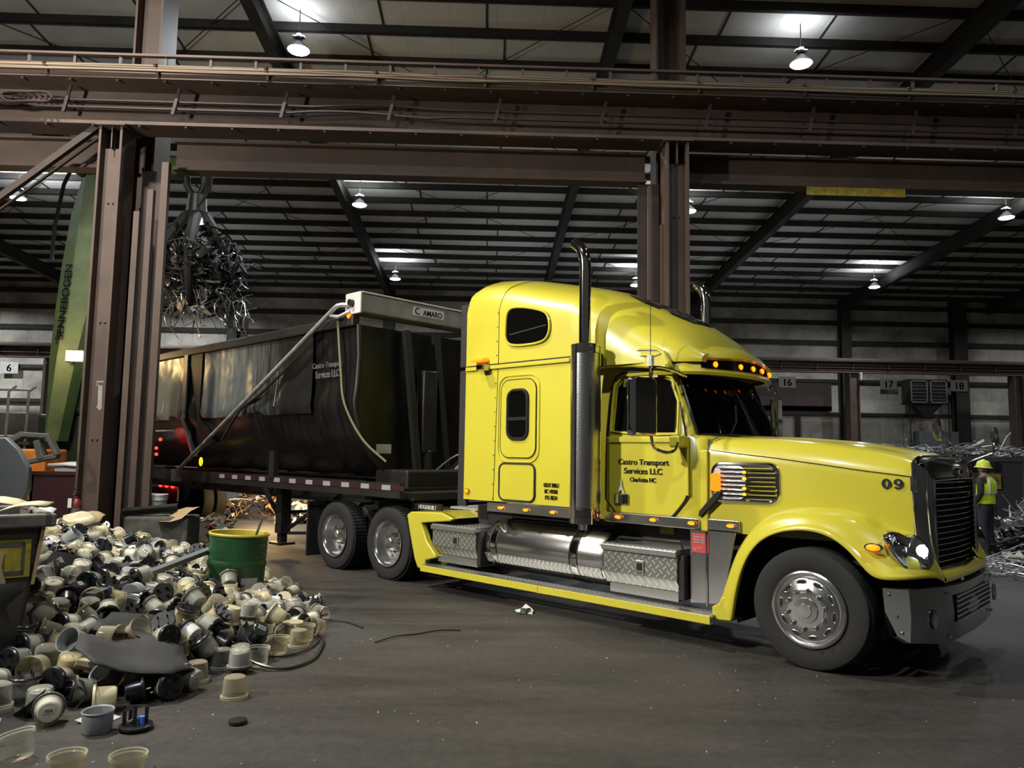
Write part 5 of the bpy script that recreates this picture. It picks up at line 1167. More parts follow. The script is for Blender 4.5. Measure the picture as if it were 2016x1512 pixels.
MB().box((-.12,-.1,-.42),(.12,.1,0)).build('stand', M['brown_dark'], e, 0)
b = empty('plastic_bucket', (-5.72, 13.30, .0)); tag(b, 'white plastic bucket behind the concrete block beside the left column', 'bucket')
MB().lathe([(.001,.0),(.125,.0),(.155,.36),(.16,.38)], Matrix.Translation((0,0,.57)), 24).build('pail', M['white'], b)
MB().lathe([(.165,.30),(.168,.33),(.165,.36),(.17,.37),(.17,.40),(.15,.41),(.001,.405)], Matrix.Translation((0,0,.57)), 24).build('lid', M['white'], b)
MB().box((-.2,-.16,0),(.2,.16,.57)).build('plinth', M['concrete'], b, 0)
o = MB().box((-.5,-.32,0),(.5,.32,.66)).build('concrete_block', M['concrete'], None, 0, bevel=.04); o.location = (-5.36,12.72,0); o.rotation_euler.z = .05; tag(o, 'weathered concrete block at the foot of the left column', 'concrete block')
g = MB().box((-.42,-.02,0),(.42,.02,.11)).box((-.42,-.08,.0),(.42,.08,.015)).box((-.42,-.08,.095),(.42,.08,.11)); o = g.build('steel_channel', M['black_steel'], None, 0); o.location = (-5.52,12.6,.70); o.rotation_euler = (.2,-.10,.15); tag(o, 'black steel channel offcut lying on the concrete block', 'steel offcut')
rg = random.Random(5)
o = MB().grid([[(x*.32,y*.18,.05*math.sin(3*x+y)) for x in (-1,-.5,0,.5,1)] for y in (-1,0,1)]).build('paper_sheet', M['tan']); o.location = (-5.02,12.5,.70); o.rotation_euler = (.1,-.35,.5); tag(o, 'torn cardboard sheet lying on the right end of the concrete block', 'cardboard')
g = scrap('small_rubbish', [M['white'],M['red_sticker'],M['scrap_grey'],M['tan']], 40, lambda rg: ((-5.75+rg.uniform(-.5,.7),15.2+rg.uniform(-.5,.6),rg.uniform(.05,.35)),(rg.gauss(0,1),rg.gauss(0,1),rg.gauss(0,.2))), 25, (.1,.4), None, 'pws', .012); tag(g, 'small pile of rubbish under the trailer tail lights', 'rubbish', None, 'stuff')
# orange bin, red container and steel arms at far left
o = empty('orange_bin', (-10.6, 17.6, 0)); tag(o, 'orange plastic bin stacked behind the steel arm at far left', 'bin')
MB().box((-.75,-.4,1.02),(.66,.5,1.70)).build('upper_bin', M['orange'], o, 0, bevel=.05); MB().box((-.72,-.38,.55),(.62,.48,1.0)).build('lower_bin', M['orange'], o, 0, bevel=.05); MB().box((-.6,-.35,0),(.6,.45,.56)).build('pallet_block', M['olive'], o, 0, bevel=.04)
o = empty('red_skip', (-9.0, 16.9, 0)); tag(o, 'dark red steel skip with white paper on top, left of the column', 'skip')
g = MB().box((-.75,-.5,.05),(1.0,-.44,1.22)).box((-.75,.9,.05),(1.0,.96,1.22)).box((-.75,-.5,.05),(-.69,.96,1.22)).box((.94,-.5,.05),(1.0,.96,1.22)).box((-.75,-.5,.05),(1,.96,.1)).box((-.78,-.54,1.16),(1.03,-.44,1.24)); g.build('skip_body', M['red_tape'], o, 0)
o = MB().grid([[(x,y,.05*math.sin(5*x)*math.cos(4*y)+.04*y) for x in (-.6,-.3,0,.3,.6)] for y in (-.5,-.2,.1,.4)]).build('paper_stack', M['paper'], solid=.06); o.location = (-8.85,16.95,1.36); tag(o, 'white paper sheets heaped on the dark red skip', 'paper')
MB().box((-.5,-.4,-.35),(.5,.3,-.03)).build('paper_base', M['paper'], o, 0)
h = empty('steel_hood', (-6.55, 10.2, 0)); tag(h, 'rounded grey steel guard plate at the far left edge above the pile', 'guard')
MB().prism([(-.6,0,1.85),(.12,0,1.88),(.30,0,1.72),(.44,0,1.48),(.46,0,1.2),(.36,0,.9),(.1,0,.55),(-.6,0,.5)], (0,.10,0)).build('guard_plate', M['grey_steel'], h, 20, bevel=.02)
MB().tube([(-.5,-.05,1.25),(.1,-.05,.78),(.25,-.05,.7)], .012, 6).build('stay_rod', M['scrap_grey'], h); MB().box((-.6,.02,0),(.1,.08,.55)).build('foot', M['grey_steel'], h, 0)
a = empty('bent_steel_bracket', (-7.3, 12.2, 0)); tag(a, 'bent grey steel arm curving in front of the orange bin', 'machine arm')
MB().bar((-.65,0,1.62),(-.1,0,1.96),.16,.10).bar((-.12,0,1.95),(.30,0,1.93),.14,.08).bar((.28,0,1.94),(.45,0,1.62),.14,.07).bar((.45,0,1.62),(-.45,0,1.42),.14,.08).bar((.12,0,1.86),(.22,0,1.56),.16,.10).build('arm_frame', M['olive'], a, 0, bevel=.015)
MB().box((-.62,-.05,0),(-.45,.1,1.55)).build('arm_post', M['olive'], a, 0)

# brown bin at the left edge, close to the camera
bn = empty('scrap_bin', (-3.84, 5.62, 0), (0,0,math.radians(40))); tag(bn, 'brown scrap bin with grey rim and yellow sticker at the left edge', 'bin')
g = MB().prism([(-.9,0,0.2),(.44,0,.35),(.55,0,1.16),(-.9,0,1.16)], (0,.03,0)).prism([(.44,0,.35),(.55,0,1.16),(.50,1.0,1.16),(.40,1.0,.35)], (-.03,0,0)).prism([(-.9,1.0,.2),(.40,1.0,.35),(.50,1.0,1.16),(-.9,1.0,1.16)], (0,-.03,0)).box((-.9,0,.1),(.42,1.0,.35)).box((-.8,.1,0),(.3,.9,.12)); g.build('bin_wall', M['rust_bin'], bn, 0)
MB().box((-.9,-.06,1.15),(.60,.04,1.25)).box((.53,-.06,1.15),(.62,1.05,1.25)).box((-.9,.97,1.15),(.6,1.06,1.25)).build('bin_rim', M['bin_rim'], bn, 0, bevel=.015)
MB().prism([(.485,-.02,.72),(.505,-.02,.72),(.555,-.02,1.15),(.53,-.02,1.15)], (0,.03,0)).build('corner_strip', M['tan'], bn, 0)
s = MB().box((-.4,-.012,.78),(.47,-.004,1.06)).build('sticker', M['sticker_yellow'], bn, 0); MB().box((-.4,-.016,.80),(.43,-.012,.83)).box((.41,-.016,.80),(.43,-.012,1.04)).box((-.4,-.016,1.01),(.43,-.012,1.04)).build('sticker_print', M['olive'], s, 0)
MB().grid([[(lerp(.08,.30,i/3)+.02*math.sin(4*j), -.022-.012*math.sin(2*i+j), lerp(.98,.72-.08*(i/3),j/3)) for i in range(4)] for j in range(4)]).build('torn_label', M['tan'], s)
random.seed(8)
o = MB().grid([[(x,y*.0-.03-.10*j/6-.03*math.sin(3*x+j),z) for x in (-.9,-.5,-.1,.15,.34+.06*math.sin(2.1*j))] for j, z in enumerate((.76,.70,.60,.45,.30,.15,.02))]).build('plastic_sheet', M['sheet_black'], solid=.01); o.location = (-3.76,5.56,0); o.rotation_euler.z = math.radians(40); tag(o, 'black plastic sheet draped down the front of the brown bin', 'sheet')
# beige plastic pieces on the bin rim
for i, (p, r, lb) in enumerate((((-3.9,6.2,1.30),(.2,.1,.4),'beige plastic shell piece lying on the bin rim at far left'),((-3.62,6.0,1.28),(.1,-.2,.2),'flat beige panel offcut resting on the bin rim corner'))):
    o = MB().grid([[(.20*x, .09*y, .04*(1-x*x)) for x in (-1,-.5,0,.5,1)] for y in (-1,0,1)]).build('plastic_piece', M['cream'], solid=.012); o.location = p; o.rotation_euler = r; tag(o, lb, 'plastic piece')
# green drum
d = empty('oil_drum', (-2.78, 8.50, 0)); tag(d, 'dented green steel drum with yellow rim beside the meter pile', 'drum'); d.rotation_euler = (.02,.05,.15)
pr = [(.001,.0),(.285,.0),(.292,.012)]; 
for z in (.27,.53): pr += [(.288,z-.03),(.300,z),(.288,z+.03)]
for k in range(5): pr += [(.283,.582+.043*k),(.293,.604+.043*k)]
pr += [(.288,.80),(.288,.835)]
g = MB().lathe(pr, Matrix.Diagonal((1.06,.86,1,1)), 48); g.build('drum_shell', M['drum_green'], d, 50)
MB().lathe([(.283,.828),(.300,.830),(.304,.845),(.297,.858),(.284,.852),(.280,.80),(.276,.45)], Matrix.Diagonal((1.06,.86,1,1)), 48).build('drum_rim', M['drum_yellow'], d)
MB().lathe([(.001,.45),(.276,.45)], Matrix.Diagonal((1.06,.86,1,1)), 32).build('drum_inside', M['black_matt'], d)
MB().grid([[(.30*1.06*math.cos(t), .30*.86*math.sin(t), z) for t in [math.radians(-72+5*i) for i in range(8)]] for z in (.26,.40)]).build('drum_label', M['housing'], d)
o = MB().bar((-2.66,8.55,.55),(-2.52,8.60,1.02),.05,.025).build('steel_stick', M['olive'], None, 0); tag(o, 'thin metal stick poking out of the green drum', 'stick')
# black torn rubber sheet and the long bar on the pile
out = [(-3.05,6.35),(-2.85,6.62),(-2.62,6.66),(-2.45,6.28),(-2.30,5.95),(-2.12,5.72),(-2.2,5.50),(-2.45,5.42),(-2.62,5.25),(-2.84,5.42),(-2.92,5.62),(-2.72,5.92),(-2.62,5.98),(-2.74,6.02),(-2.95,5.86),(-3.02,6.1)]
def shz(x, y): return .215 + .12*(-(x+2.3))*.5 + .035*math.sin(4*x+3*y)
bm = bmesh.new(); vs_ = [bm.verts.new((x,y,0)) for x,y in out]; bm.faces.new(vs_); bmesh.ops.triangulate(bm, faces=bm.faces); bmesh.ops.subdivide_edges(bm, edges=bm.edges, cuts=3, use_grid_fill=True)
for v in bm.verts: v.co.z = .15 + .28*max(0,min(1,(-v.co.x-2.15)/.9)) + .022*math.sin(9*v.co.x+5*v.co.y) + .012*math.sin(17*v.co.y)
me = bpy.data.meshes.new('rubber_sheet'); bm.to_mesh(me); bm.free(); me.materials.append(M['sheet_black']); me.polygons.foreach_set('use_smooth', [True]*len(me.polygons)); o = bpy.data.objects.new('rubber_sheet', me); COL.objects.link(o); o.modifiers.new('s','SOLIDIFY').thickness = .012
tag(o, 'torn black rubber sheet lying across the front of the meter pile', 'rubber sheet')
o = MB().bar((-3.38,6.65,.50),(-3.05,8.55,.66),.10,.05).build('metal_bar', M['grey_steel'], None, 0, bevel=.006); tag(o, 'long flat grey metal bar lying diagonally over the meter pile', 'metal bar')
# loose cables and bits on the floor
for pts, r, lb in (([(-2.75,7.1,.26),(-2.5,6.9,.20),(-2.21,6.63,.14),(-1.9,6.32,.06),(-1.62,6.25,.018),(-1.46,6.5,.018),(-1.46,6.9,.018),(-1.52,7.25,.018),(-1.68,7.5,.03)],.0125,'black cable loop curling out of the pile front onto the floor'),
                   ([(-2.5,6.55,.18),(-2.1,6.55,.08),(-1.75,6.6,.02),(-1.58,6.85,.016),(-1.55,7.2,.016),(-1.68,7.4,.03)],.009,'thinner black cable inside the larger loop by the pile'),
                   ([(-1.72,8.02,.03),(-1.5,8.0,.012),(-1.42,7.96,.012),(-1.22,7.72,.012)],.007,'short thin black wire right of the last meter cover'),
                   ([(-1.02,7.15,.01),(-.85,7.35,.02),(-.67,7.49,.01),(-.45,7.6,.02),(-.25,7.66,.01)],.007,'thin dark wire lying on the floor in front of the drive wheels')):
    o = MB().tube(spline(pts,6), r, 6).build('loose_cable', M['black']); tag(o, lb, 'cable')
o = scrap('leafy_litter', [pmat('green_litter', (.05,.10,.03), .6),M['white']], 12, heap(.44,8.55,.10,.05,.05,.3), 31, (.05,.12), None, 'p'); tag(o, 'small crumpled green and white wrapper on the floor before the tractor', 'litter')
for v in o.data.vertices: v.co.x = .44+(v.co.x-.44)*.55; v.co.y = 8.55+(v.co.y-8.55)*.55; v.co.z *= .5
o = scrap('glass_grit', [M['white'],M['scrap_bright'],M['cup_grey']], 300, lambda rg: ((rg.uniform(-2.2,4.0), rg.uniform(3.8,8.4), .004), (rg.gauss(0,1),rg.gauss(0,1),0)), 33, (.01,.03), None, 'l'); 
for v in o.data.vertices: pass
bpy.data.objects.remove(o)
rg = random.Random(44); g = MB()
for i in range(260):
    x = rg.uniform(-2.3,4.5); y = rg.uniform(3.9,9.2); s = rg.uniform(.003,.011); a = rg.uniform(0,6)
    g.add([(x+s*math.cos(a),y+s*math.sin(a),.001),(x-s*math.sin(a),y+s*math.cos(a),.001),(x-s*math.cos(a)*.7,y-s*.6*math.sin(a),.002),(x,y,.004+s*.6)], [(0,1,3),(1,2,3),(2,0,3)])
o = g.build('floor_grit', M['housing'], None, 0); tag(o, 'pale grit and splinters scattered over the dark floor', 'grit', None, 'stuff')
o = MB().lathe([(.001,.0),(.07,.0),(.085,.02),(.08,.045),(.05,.05),(.001,.048)], n=20).build('rubber_puck', M['black']); o.location = (-1.59,5.08,0); o.scale = (.7,.7,.55); tag(o, 'small black round cap lying alone on the open floor', 'cap')

# ------------------------------------------------------------------ worker
W = empty('person', (9.66,14.39,0), (0,0,math.radians(28))); tag(W, 'person seen from behind in yellow hard hat and hi vis vest beside the grille', 'person')
def skin_fig(name, V, E, mat, parent, sub=2):
    me = bpy.data.meshes.new(name); me.from_pydata([v[:3] for v in V], E, []); o = bpy.data.objects.new(name, me); COL.objects.link(o); o.parent = parent; me.materials.append(mat)
    m = o.modifiers.new('skin','SKIN'); m.use_smooth_shade = True
    for i, v in enumerate(V):
        d = me.skin_vertices[0].data[i]; r = v[3]; d.radius = r if isinstance(r, tuple) else (r, r); d.use_root = (i == 0)
    s = o.modifiers.new('sub','SUBSURF'); s.levels = sub; s.render_levels = sub; return o
# local: the figure faces +y, right hand at +x
V = [(0,0,.93,(.15,.11)),(0,.0,1.10,(.14,.10)),(0,-.01,1.28,(.165,.115)),(0,-.01,1.42,(.15,.09)),(0,.0,1.49,.055),(0,.02,1.56,(.075,.085)),(0,.025,1.66,(.072,.09)),
     (.19,-.01,1.40,.06),(.25,-.04,1.14,.045),(.22,.10,.96,.035),(.19,.17,.93,.03),
     (-.19,-.01,1.40,.06),(-.26,-.05,1.14,.045),(-.23,.08,.95,.035),(-.20,.15,.92,.03),
     (.09,0,.86,.09),(.10,.01,.48,.062),(.11,-.02,.10,.045),(.12,.13,.04,.035),
     (-.09,0,.86,.09),(-.11,.0,.48,.062),(-.12,-.03,.10,.045),(-.14,.12,.04,.035)]
E = [(0,1),(1,2),(2,3),(3,4),(4,5),(5,6),(3,7),(7,8),(8,9),(9,10),(3,11),(11,12),(12,13),(13,14),(0,15),(15,16),(16,17),(17,18),(0,19),(19,20),(20,21),(21,22)]
for s, b in ((1,10),(-1,14)):
    hx, hy, hz = V[b][:3]
    for k, (dx, L) in enumerate(((-.022,.07),(-.008,.08),(.008,.076),(.022,.06))):
        i = len(V); V += [(hx+dx*.6, hy+.035, hz-.005-.004*k, .0095),(hx+dx, hy+.035+L*.5, hz-.02-.004*k, .009),(hx+dx, hy+.03+L*.8, hz-.05-.004*k, .008)]; E += [(b,i),(i,i+1),(i+1,i+2)]
    i = len(V); V += [(hx-.03*s, hy+.02, hz+.015, .011),(hx-.04*s, hy+.06, hz+.005, .009)]; E += [(b,i),(i,i+1)]
body = skin_fig('body', V, E, M['skin'], W)
VS = [(0,0,.92,(.168,.128)),(0,.0,1.10,(.155,.115)),(0,-.01,1.28,(.178,.128)),(0,-.01,1.42,(.16,.10)),(0,0,1.475,.068),(.19,-.01,1.40,.075),(.25,-.04,1.14,.06),(.225,.09,.975,.046),(-.19,-.01,1.40,.075),(-.26,-.05,1.14,.06),(-.235,.07,.965,.046)]
skin_fig('shirt', VS, [(0,1),(1,2),(2,3),(3,4),(3,5),(5,6),(6,7),(3,8),(8,9),(9,10)], M['flannel'], W)
VJ = [(0,0,1.00,(.160,.120)),(0,0,.87,(.165,.125)),(.095,0,.80,.105),(.10,.01,.48,.080),(.11,-.02,.08,.066),(-.095,0,.80,.105),(-.11,0,.48,.080),(-.12,-.03,.08,.066)]
skin_fig('jeans', VJ, [(0,1),(1,2),(2,3),(3,4),(1,5),(5,6),(6,7)], M['denim'], W)
def ell(a, b, z, oy=0, n=28): return [(a*math.cos(t), oy+b*math.sin(t), z) for t in [2*PI*k/n for k in range(n)]]
vest = MB().grid([ell(.195,.150,.95),ell(.190,.147,1.05),ell(.200,.155,1.25,-.01),ell(.195,.145,1.36,-.01),ell(.15,.115,1.43,-.01),ell(.085,.075,1.475,-.005)], closed=True).build('vest', M['hivis'], W)
g = MB().grid([ell(.198,.153,1.10),ell(.2015,.156,1.15)], closed=True)
for x in (-.10,.10): g.tube([(x,-.140,1.14),(x,-.146,1.28),(x*.95,-.136,1.37),(x*.8,-.09,1.43)], .018, 6)
g.build('reflective_band', M['reflect'], vest)
MB().lathe([(.001,.135),(.05,.13),(.09,.10),(.112,.05),(.118,.0),(.14,-.005),(.145,-.015),(.112,-.012)], Matrix.Translation((0,.02,1.655)) @ Matrix.Rotation(.08,4,'X') @ Matrix.Diagonal((1,1.15,1,1)), 24).tube([(0,-.09,1.74),(0,.02,1.795),(0,.13,1.74)], .014, 6).build('hard_hat', M['hat'], W)
MB().lathe([(.04,-.06),(.084,-.02),(.092,.04),(.085,.09)], Matrix.Translation((0,-.0,1.585)), 20).build('hair', M['hair'], W)
for x in (.075,-.075): MB().ball((x,.02,1.60),1,10,(.016,.025,.034)).build('ear', M['skin'], W)
MB().ball((0,.118,1.60),1,8,(.014,.02,.022)).build('nose', M['skin'], W); MB().ball((.03,.105,1.625),.011,8).ball((-.03,.105,1.625),.011,8).build('eye', M['decal_black'], W); MB().ball((0,.105,1.555),1,8,(.026,.01,.007)).build('mouth', M['red_sticker'], W)
for x, y in ((.115,.0),(-.125,-.01)): MB().prism([(x-.048,y-.09,0),(x+.048,y-.09,0),(x+.05,y+.16,0),(x-.05,y+.16,0)], (0,0,.05)).cyl((x,y-.03,.04),(x,y-.03,.16),.055).build('boot', M['boot'], W, bevel=.015)

SIM = [
-2427,5475,86,307,757,-132,-561,
-2962,5265,79,999,0,0,-37,
-2253,5565,86,289,347,-686,-571,
-3113,5352,145,0,-941,-338,0,
-2783,5432,92,175,513,572,616,
-2175,5747,86,503,605,474,395,
-2987,5504,141,163,-146,754,619,
-3003,5680,192,899,25,114,-423,
-2871,5810,201,250,168,506,-808,
-3180,5559,206,605,-631,320,367,
-2842,5920,335,339,579,-350,-653,
-3344,5597,247,131,60,742,655,
-2485,6074,301,543,-722,-270,334,
-2715,6084,340,449,-731,-448,250,
-2711,5994,163,833,27,61,-550,
-3048,5802,326,731,360,-375,443,
-2117,6279,84,256,0,0,-967,
-2536,6023,152,349,-535,552,537,
-2239,6225,208,34,-932,-177,-314,
-3386,5806,295,344,-606,-429,-575,
-1863,6390,85,0,-881,-473,0,
-2403,5676,86,487,585,498,415,
-1920,6574,226,891,347,291,38,
-2304,6490,298,546,309,-450,-635,
-3198,5727,236,486,-38,134,-863,
-2406,6339,279,452,-183,830,-270,
-2026,6451,70,909,0,0,417,
-3230,5896,285,375,377,721,445,
-2506,6507,378,144,7,-989,-21,
-3528,5990,372,131,-935,-321,71,
-3536,6239,422,507,-196,825,-158,
-2438,6191,195,99,-992,35,-73,
-2183,6488,160,825,-231,-495,144,
-3700,6193,447,631,-717,-118,-274,
-1687,7025,70,777,0,0,-630,
-3517,6416,432,875,22,140,-463,
-2639,6174,222,334,-779,525,-79,
-2194,7188,283,179,-78,14,-981,
-3160,6246,319,165,-128,-787,580,
-2962,6545,357,148,-691,-708,-16,
-3149,6497,401,226,118,-544,-799,
-2607,6931,431,475,345,809,6,
-2849,6169,242,109,799,197,558,
-3369,6033,340,526,-629,521,-237,
-1853,7135,86,626,-596,-485,-135,
-3052,5981,251,13,-75,714,696,
-1957,7230,230,315,705,500,391,
-3680,6470,487,245,-135,718,637,
-2885,6989,463,352,-489,-632,-488,
-3741,6724,543,749,145,22,646,
-3917,6683,591,596,-362,-578,-425,
-2251,6843,309,931,-49,129,-337,
-3540,6595,481,100,-249,811,-519,
-3225,7234,577,777,-530,340,22,
-3038,6391,324,14,90,-113,989,
-2304,6667,339,213,-811,-405,365,
-3338,6226,357,126,146,737,648,
-2915,6804,375,312,-531,667,-419,
-3273,6373,381,230,-828,348,-374,
-3919,6894,630,540,-95,-662,-510,
-2584,6261,345,371,-903,-215,-22,
-3562,6792,518,921,61,135,-360,
-3881,7073,645,335,-682,-323,-564,
-2879,6004,213,303,514,-655,463,
-3383,6935,515,3,854,-493,-163,
-3562,6981,564,26,-34,-737,-675,
-3728,7015,613,408,-659,-104,624,
-2267,7753,333,361,-442,186,800,
-3720,7373,641,333,-384,842,-181,
-1631,7418,86,385,-701,-314,-511,
-2817,6953,352,714,-80,-666,-202,
-3236,6771,450,221,-747,-234,-582,
-3390,6708,478,718,-660,-119,187,
-3335,7123,514,94,537,-409,-732,
-4188,7085,676,549,-532,-554,-329,
-3085,6680,406,95,-867,-487,44,
-3077,6861,425,557,-494,-448,494,
-2801,7238,463,972,-100,24,212,
-2482,7409,347,155,-320,860,365,
-4267,7347,798,138,-802,458,-357,
-3497,7937,679,859,426,209,-191,
-2787,6428,293,448,-753,-119,-467,
-2403,6883,382,902,244,189,300,
-3331,6544,416,641,143,-14,754,
-4152,7295,676,594,525,-563,233,
-2420,5864,81,760,0,0,650,
-2720,8176,403,15,-371,852,-369,
-4446,7456,792,496,-435,-234,-714,
-2015,6663,86,555,117,760,318,
-2553,7266,400,532,-499,-610,309,
-3445,8494,519,365,708,589,-140,
-4370,7237,676,614,375,-671,180,
-3973,7958,724,340,-123,-931,-50,
-1898,8224,86,493,-593,-489,408,
-2105,6825,120,621,-276,718,-151,
-3769,7212,632,969,3,144,-200,
-3035,7039,407,690,119,84,709,
-3142,7249,448,876,-46,138,-460,
-3575,7367,588,581,-702,203,357,
-4388,7049,676,47,760,115,638,
-3751,8126,636,647,-307,648,-259,
-4444,8729,737,100,502,420,750,
-3167,5142,145,895,-12,27,-445,
-1678,7199,85,0,-197,-980,0,
-3732,6014,413,701,-17,147,-697,
-3571,9165,430,711,-691,120,56,
-3510,7145,553,348,-251,741,516,
-4495,8384,779,819,106,380,416,
-3549,9499,386,359,904,-226,48,
-3198,7022,456,644,-743,128,128,
-3416,7427,548,12,985,-92,-143,
-3694,7818,588,479,-540,-428,544,
-3913,7473,678,591,-577,527,-201,
-2606,6572,259,736,-81,121,-661,
-4973,8841,789,580,-432,11,690,
-2297,9187,86,566,768,-27,-299,
-2457,9064,120,867,189,-422,-187,
-2413,9215,167,209,-248,373,-869,
-2218,7195,178,25,948,-309,-75,
-3013,6163,280,661,-488,483,302,
-3215,6086,302,716,142,34,682,
-4231,7840,676,67,-727,248,636,
-4346,7692,694,103,27,944,311,
-5444,8731,781,162,-736,-509,-415,
-5293,8984,793,695,-687,159,143,
-2880,9949,165,829,-504,161,-179,
-2308,6827,195,47,938,-318,-130,
-3066,9877,218,98,838,220,489,
-2831,7129,355,594,-703,231,317,
-3132,7504,457,77,141,-10,987,
-1823,7330,85,0,-982,-187,0,
-3215,9884,255,548,-771,-278,-169,
-3275,7643,488,287,110,95,947,
-5463,8996,782,497,596,485,404,
-2152,7739,172,624,241,-702,244,
-3744,10682,228,473,326,-253,779,
-2645,7130,435,249,-872,-236,350,
-1928,7676,108,382,-685,350,512,
-4977,10451,579,690,-207,-463,-517,
-4272,8046,709,831,-36,485,-271,
-1882,8399,85,0,-894,-448,0,
-2011,8107,109,308,-12,-634,710,
-2775,6608,313,18,-57,751,658,
-2632,7087,314,407,95,-263,-870,
-4731,10225,570,485,-52,-848,209,
-1807,7535,86,601,-97,-762,-220,
-2193,7389,177,645,735,-141,-155,
-3535,10516,213,360,74,-846,387,
-2707,8459,235,540,401,-566,-477,
-4092,10865,329,413,-899,-129,66,
-1730,7709,86,375,-136,-756,519,
-2496,6830,248,72,-925,-349,128,
-3174,7817,439,834,-121,80,-533,
-3986,9967,436,609,335,-611,-378,
-4090,7460,676,334,-77,765,-545,
-2246,8198,152,248,662,87,-702,
-3296,7948,467,471,-137,-653,577,
-5098,10154,659,610,324,-596,408,
-2220,8516,101,462,-870,168,29,
-2162,6999,129,999,-1,1,-36,
-2027,7107,109,0,-628,-778,0,
-2312,6358,161,369,-215,-738,-523,
-1980,7423,140,543,-525,-244,608,
-2446,7561,289,251,169,413,-859,
-3004,7376,421,170,436,704,535,
-4784,7867,675,0,-174,-985,0,
-5229,8735,710,159,420,-126,885,
-4474,10960,379,861,-283,42,420,
-3812,7642,642,693,707,49,-132,
-2058,7279,111,218,0,0,976,
-2361,7427,225,850,-54,135,-506,
-3028,7724,421,100,933,-330,-105,
-3660,7563,603,971,-32,142,192,
-4138,8356,710,962,-10,171,212,
-5559,9251,808,948,-193,-213,140,
-2054,8517,87,536,-579,-518,-329,
-2224,6657,148,599,103,-761,225,
-2869,6306,286,391,-858,-226,243,
-2976,7898,382,317,-257,788,460,
-3917,8789,606,275,-822,-477,147,
-3529,8118,617,617,9,-96,-781,
-3982,7233,664,991,7,17,-135,
-5044,9515,718,328,-789,-394,338,
-1886,8574,86,9,746,182,-640,
-2088,8318,105,744,610,-262,-71,
-2267,7589,218,486,58,846,-212,
-2417,7738,240,284,0,776,-562,
-3528,7829,545,621,-519,-472,349,
-3846,8969,537,624,469,-597,-188,
-6309,11589,630,535,716,-427,137,
-4945,8048,676,608,-554,533,-200,
-4386,7899,693,342,799,-487,-87,
-2098,8754,86,635,-762,100,-83,
-1923,7863,89,387,493,-589,510,
-4552,10231,495,33,-927,222,-300,
-4325,10114,465,533,-152,636,-537,
-5165,10457,586,304,276,-880,236,
-4679,8492,692,55,822,396,-405,
-2824,9502,117,500,531,-155,-666,
-2438,6668,213,811,-65,130,-566,
-2454,7923,239,625,473,-520,341,
-3888,10628,286,866,54,-496,27,
-4297,7474,660,729,0,0,684,
-3982,7632,681,359,215,706,-571,
-6536,10625,676,107,-710,294,631,
-2414,8618,121,595,47,138,790,
-2672,8063,285,606,529,-408,-433,
-3256,8918,289,145,533,-834,4,
-3330,8753,325,841,-6,145,522,
-3577,9741,349,111,-236,-370,892,
-3078,8220,357,644,626,396,-192,
-5144,11373,445,719,153,433,522,
-3256,7370,495,277,639,336,-634,
-3378,7782,509,126,-58,-988,69,
-4534,7591,676,167,304,-707,616,
-5239,8538,694,279,-80,934,-208,
-2817,7750,365,311,-348,-865,184,
-3225,8137,417,188,593,613,488,
-4133,8648,552,141,328,-933,37,
-3693,7993,549,340,251,687,-591,
-3877,7982,601,381,520,668,371,
-4510,7341,660,995,0,0,98,
-5148,9370,677,605,-516,-501,341,
-5089,8253,676,629,-25,-768,119,
-4566,8200,693,234,-208,-904,292,
-2973,9863,97,692,-571,-417,148,
-2292,7866,194,924,-93,90,-361,
-2453,6494,221,144,2,-989,-21,
-2493,7012,262,226,156,948,-162,
-4385,11235,269,880,-359,-246,190,
-2909,8234,319,90,987,-66,-114,
-2686,6861,311,155,-314,-874,336,
-3767,9595,407,531,67,-159,-830,
-6075,10570,685,119,359,606,-699,
-5268,9236,676,624,-332,-693,-141,
-4704,8306,676,385,701,314,-511,
-2671,9587,86,593,125,-758,242,
-2173,8000,128,364,-5,13,931,
-3996,11194,202,801,49,-241,-546,
-2319,7011,213,231,-573,-283,733,
-3465,9395,263,437,-80,-664,601,
-3122,8773,273,218,3,746,-629,
-2804,7904,330,587,-742,-290,-144,
-3119,8000,400,672,-137,34,-727,
-4441,9223,532,333,474,705,409,
-5288,10874,540,775,462,430,-8,
-5705,11493,564,412,-908,1,84,
-5577,10090,662,176,739,-623,-188,
-4035,7792,662,621,603,470,-174,
-4986,9019,676,635,-443,632,-36,
-4974,9753,655,340,-785,-403,326,
-5760,9190,781,584,462,-614,261,
-2716,9077,132,74,428,522,-734,
-3434,10202,132,526,439,-304,-662,
-2723,8798,174,81,151,-707,686,
-3831,11066,198,502,-588,-634,-33,
-3299,5290,198,614,-768,174,-52,
-3390,9537,217,119,931,-334,-83,
-2626,7907,282,504,506,541,-444,
-2843,8059,321,125,-271,750,591,
-2631,6707,282,511,322,-787,-129,
-4665,11342,314,795,-46,12,605,
-3439,8344,435,475,-842,104,-235,
-3516,8015,510,95,-599,-303,736,
-4441,8501,657,462,-194,831,242,
-6541,11270,660,982,-84,118,119,
-5095,8421,676,594,-767,53,237,
-4748,7535,676,425,709,296,478,
-4839,8390,694,309,798,-517,31,
-2581,8962,135,131,-387,-312,858,
-2970,9390,139,32,-676,-722,142,
-3434,9956,145,604,755,78,243,
-3119,9026,228,557,-740,-156,344,
-3639,8657,428,125,69,-987,73,
-3389,8115,458,105,-165,-975,101,
-3613,8438,465,42,-501,-457,734,
-4918,11048,442,224,248,855,-397,
-6444,11427,617,97,-104,-984,108,
-3862,7814,622,493,585,-432,477,
-4108,7982,648,466,67,129,873,
-5410,8618,660,977,0,0,215,
-5128,8842,676,627,-612,465,-128,
-4889,8753,676,219,-17,770,600,
-5717,10204,690,922,370,76,88,
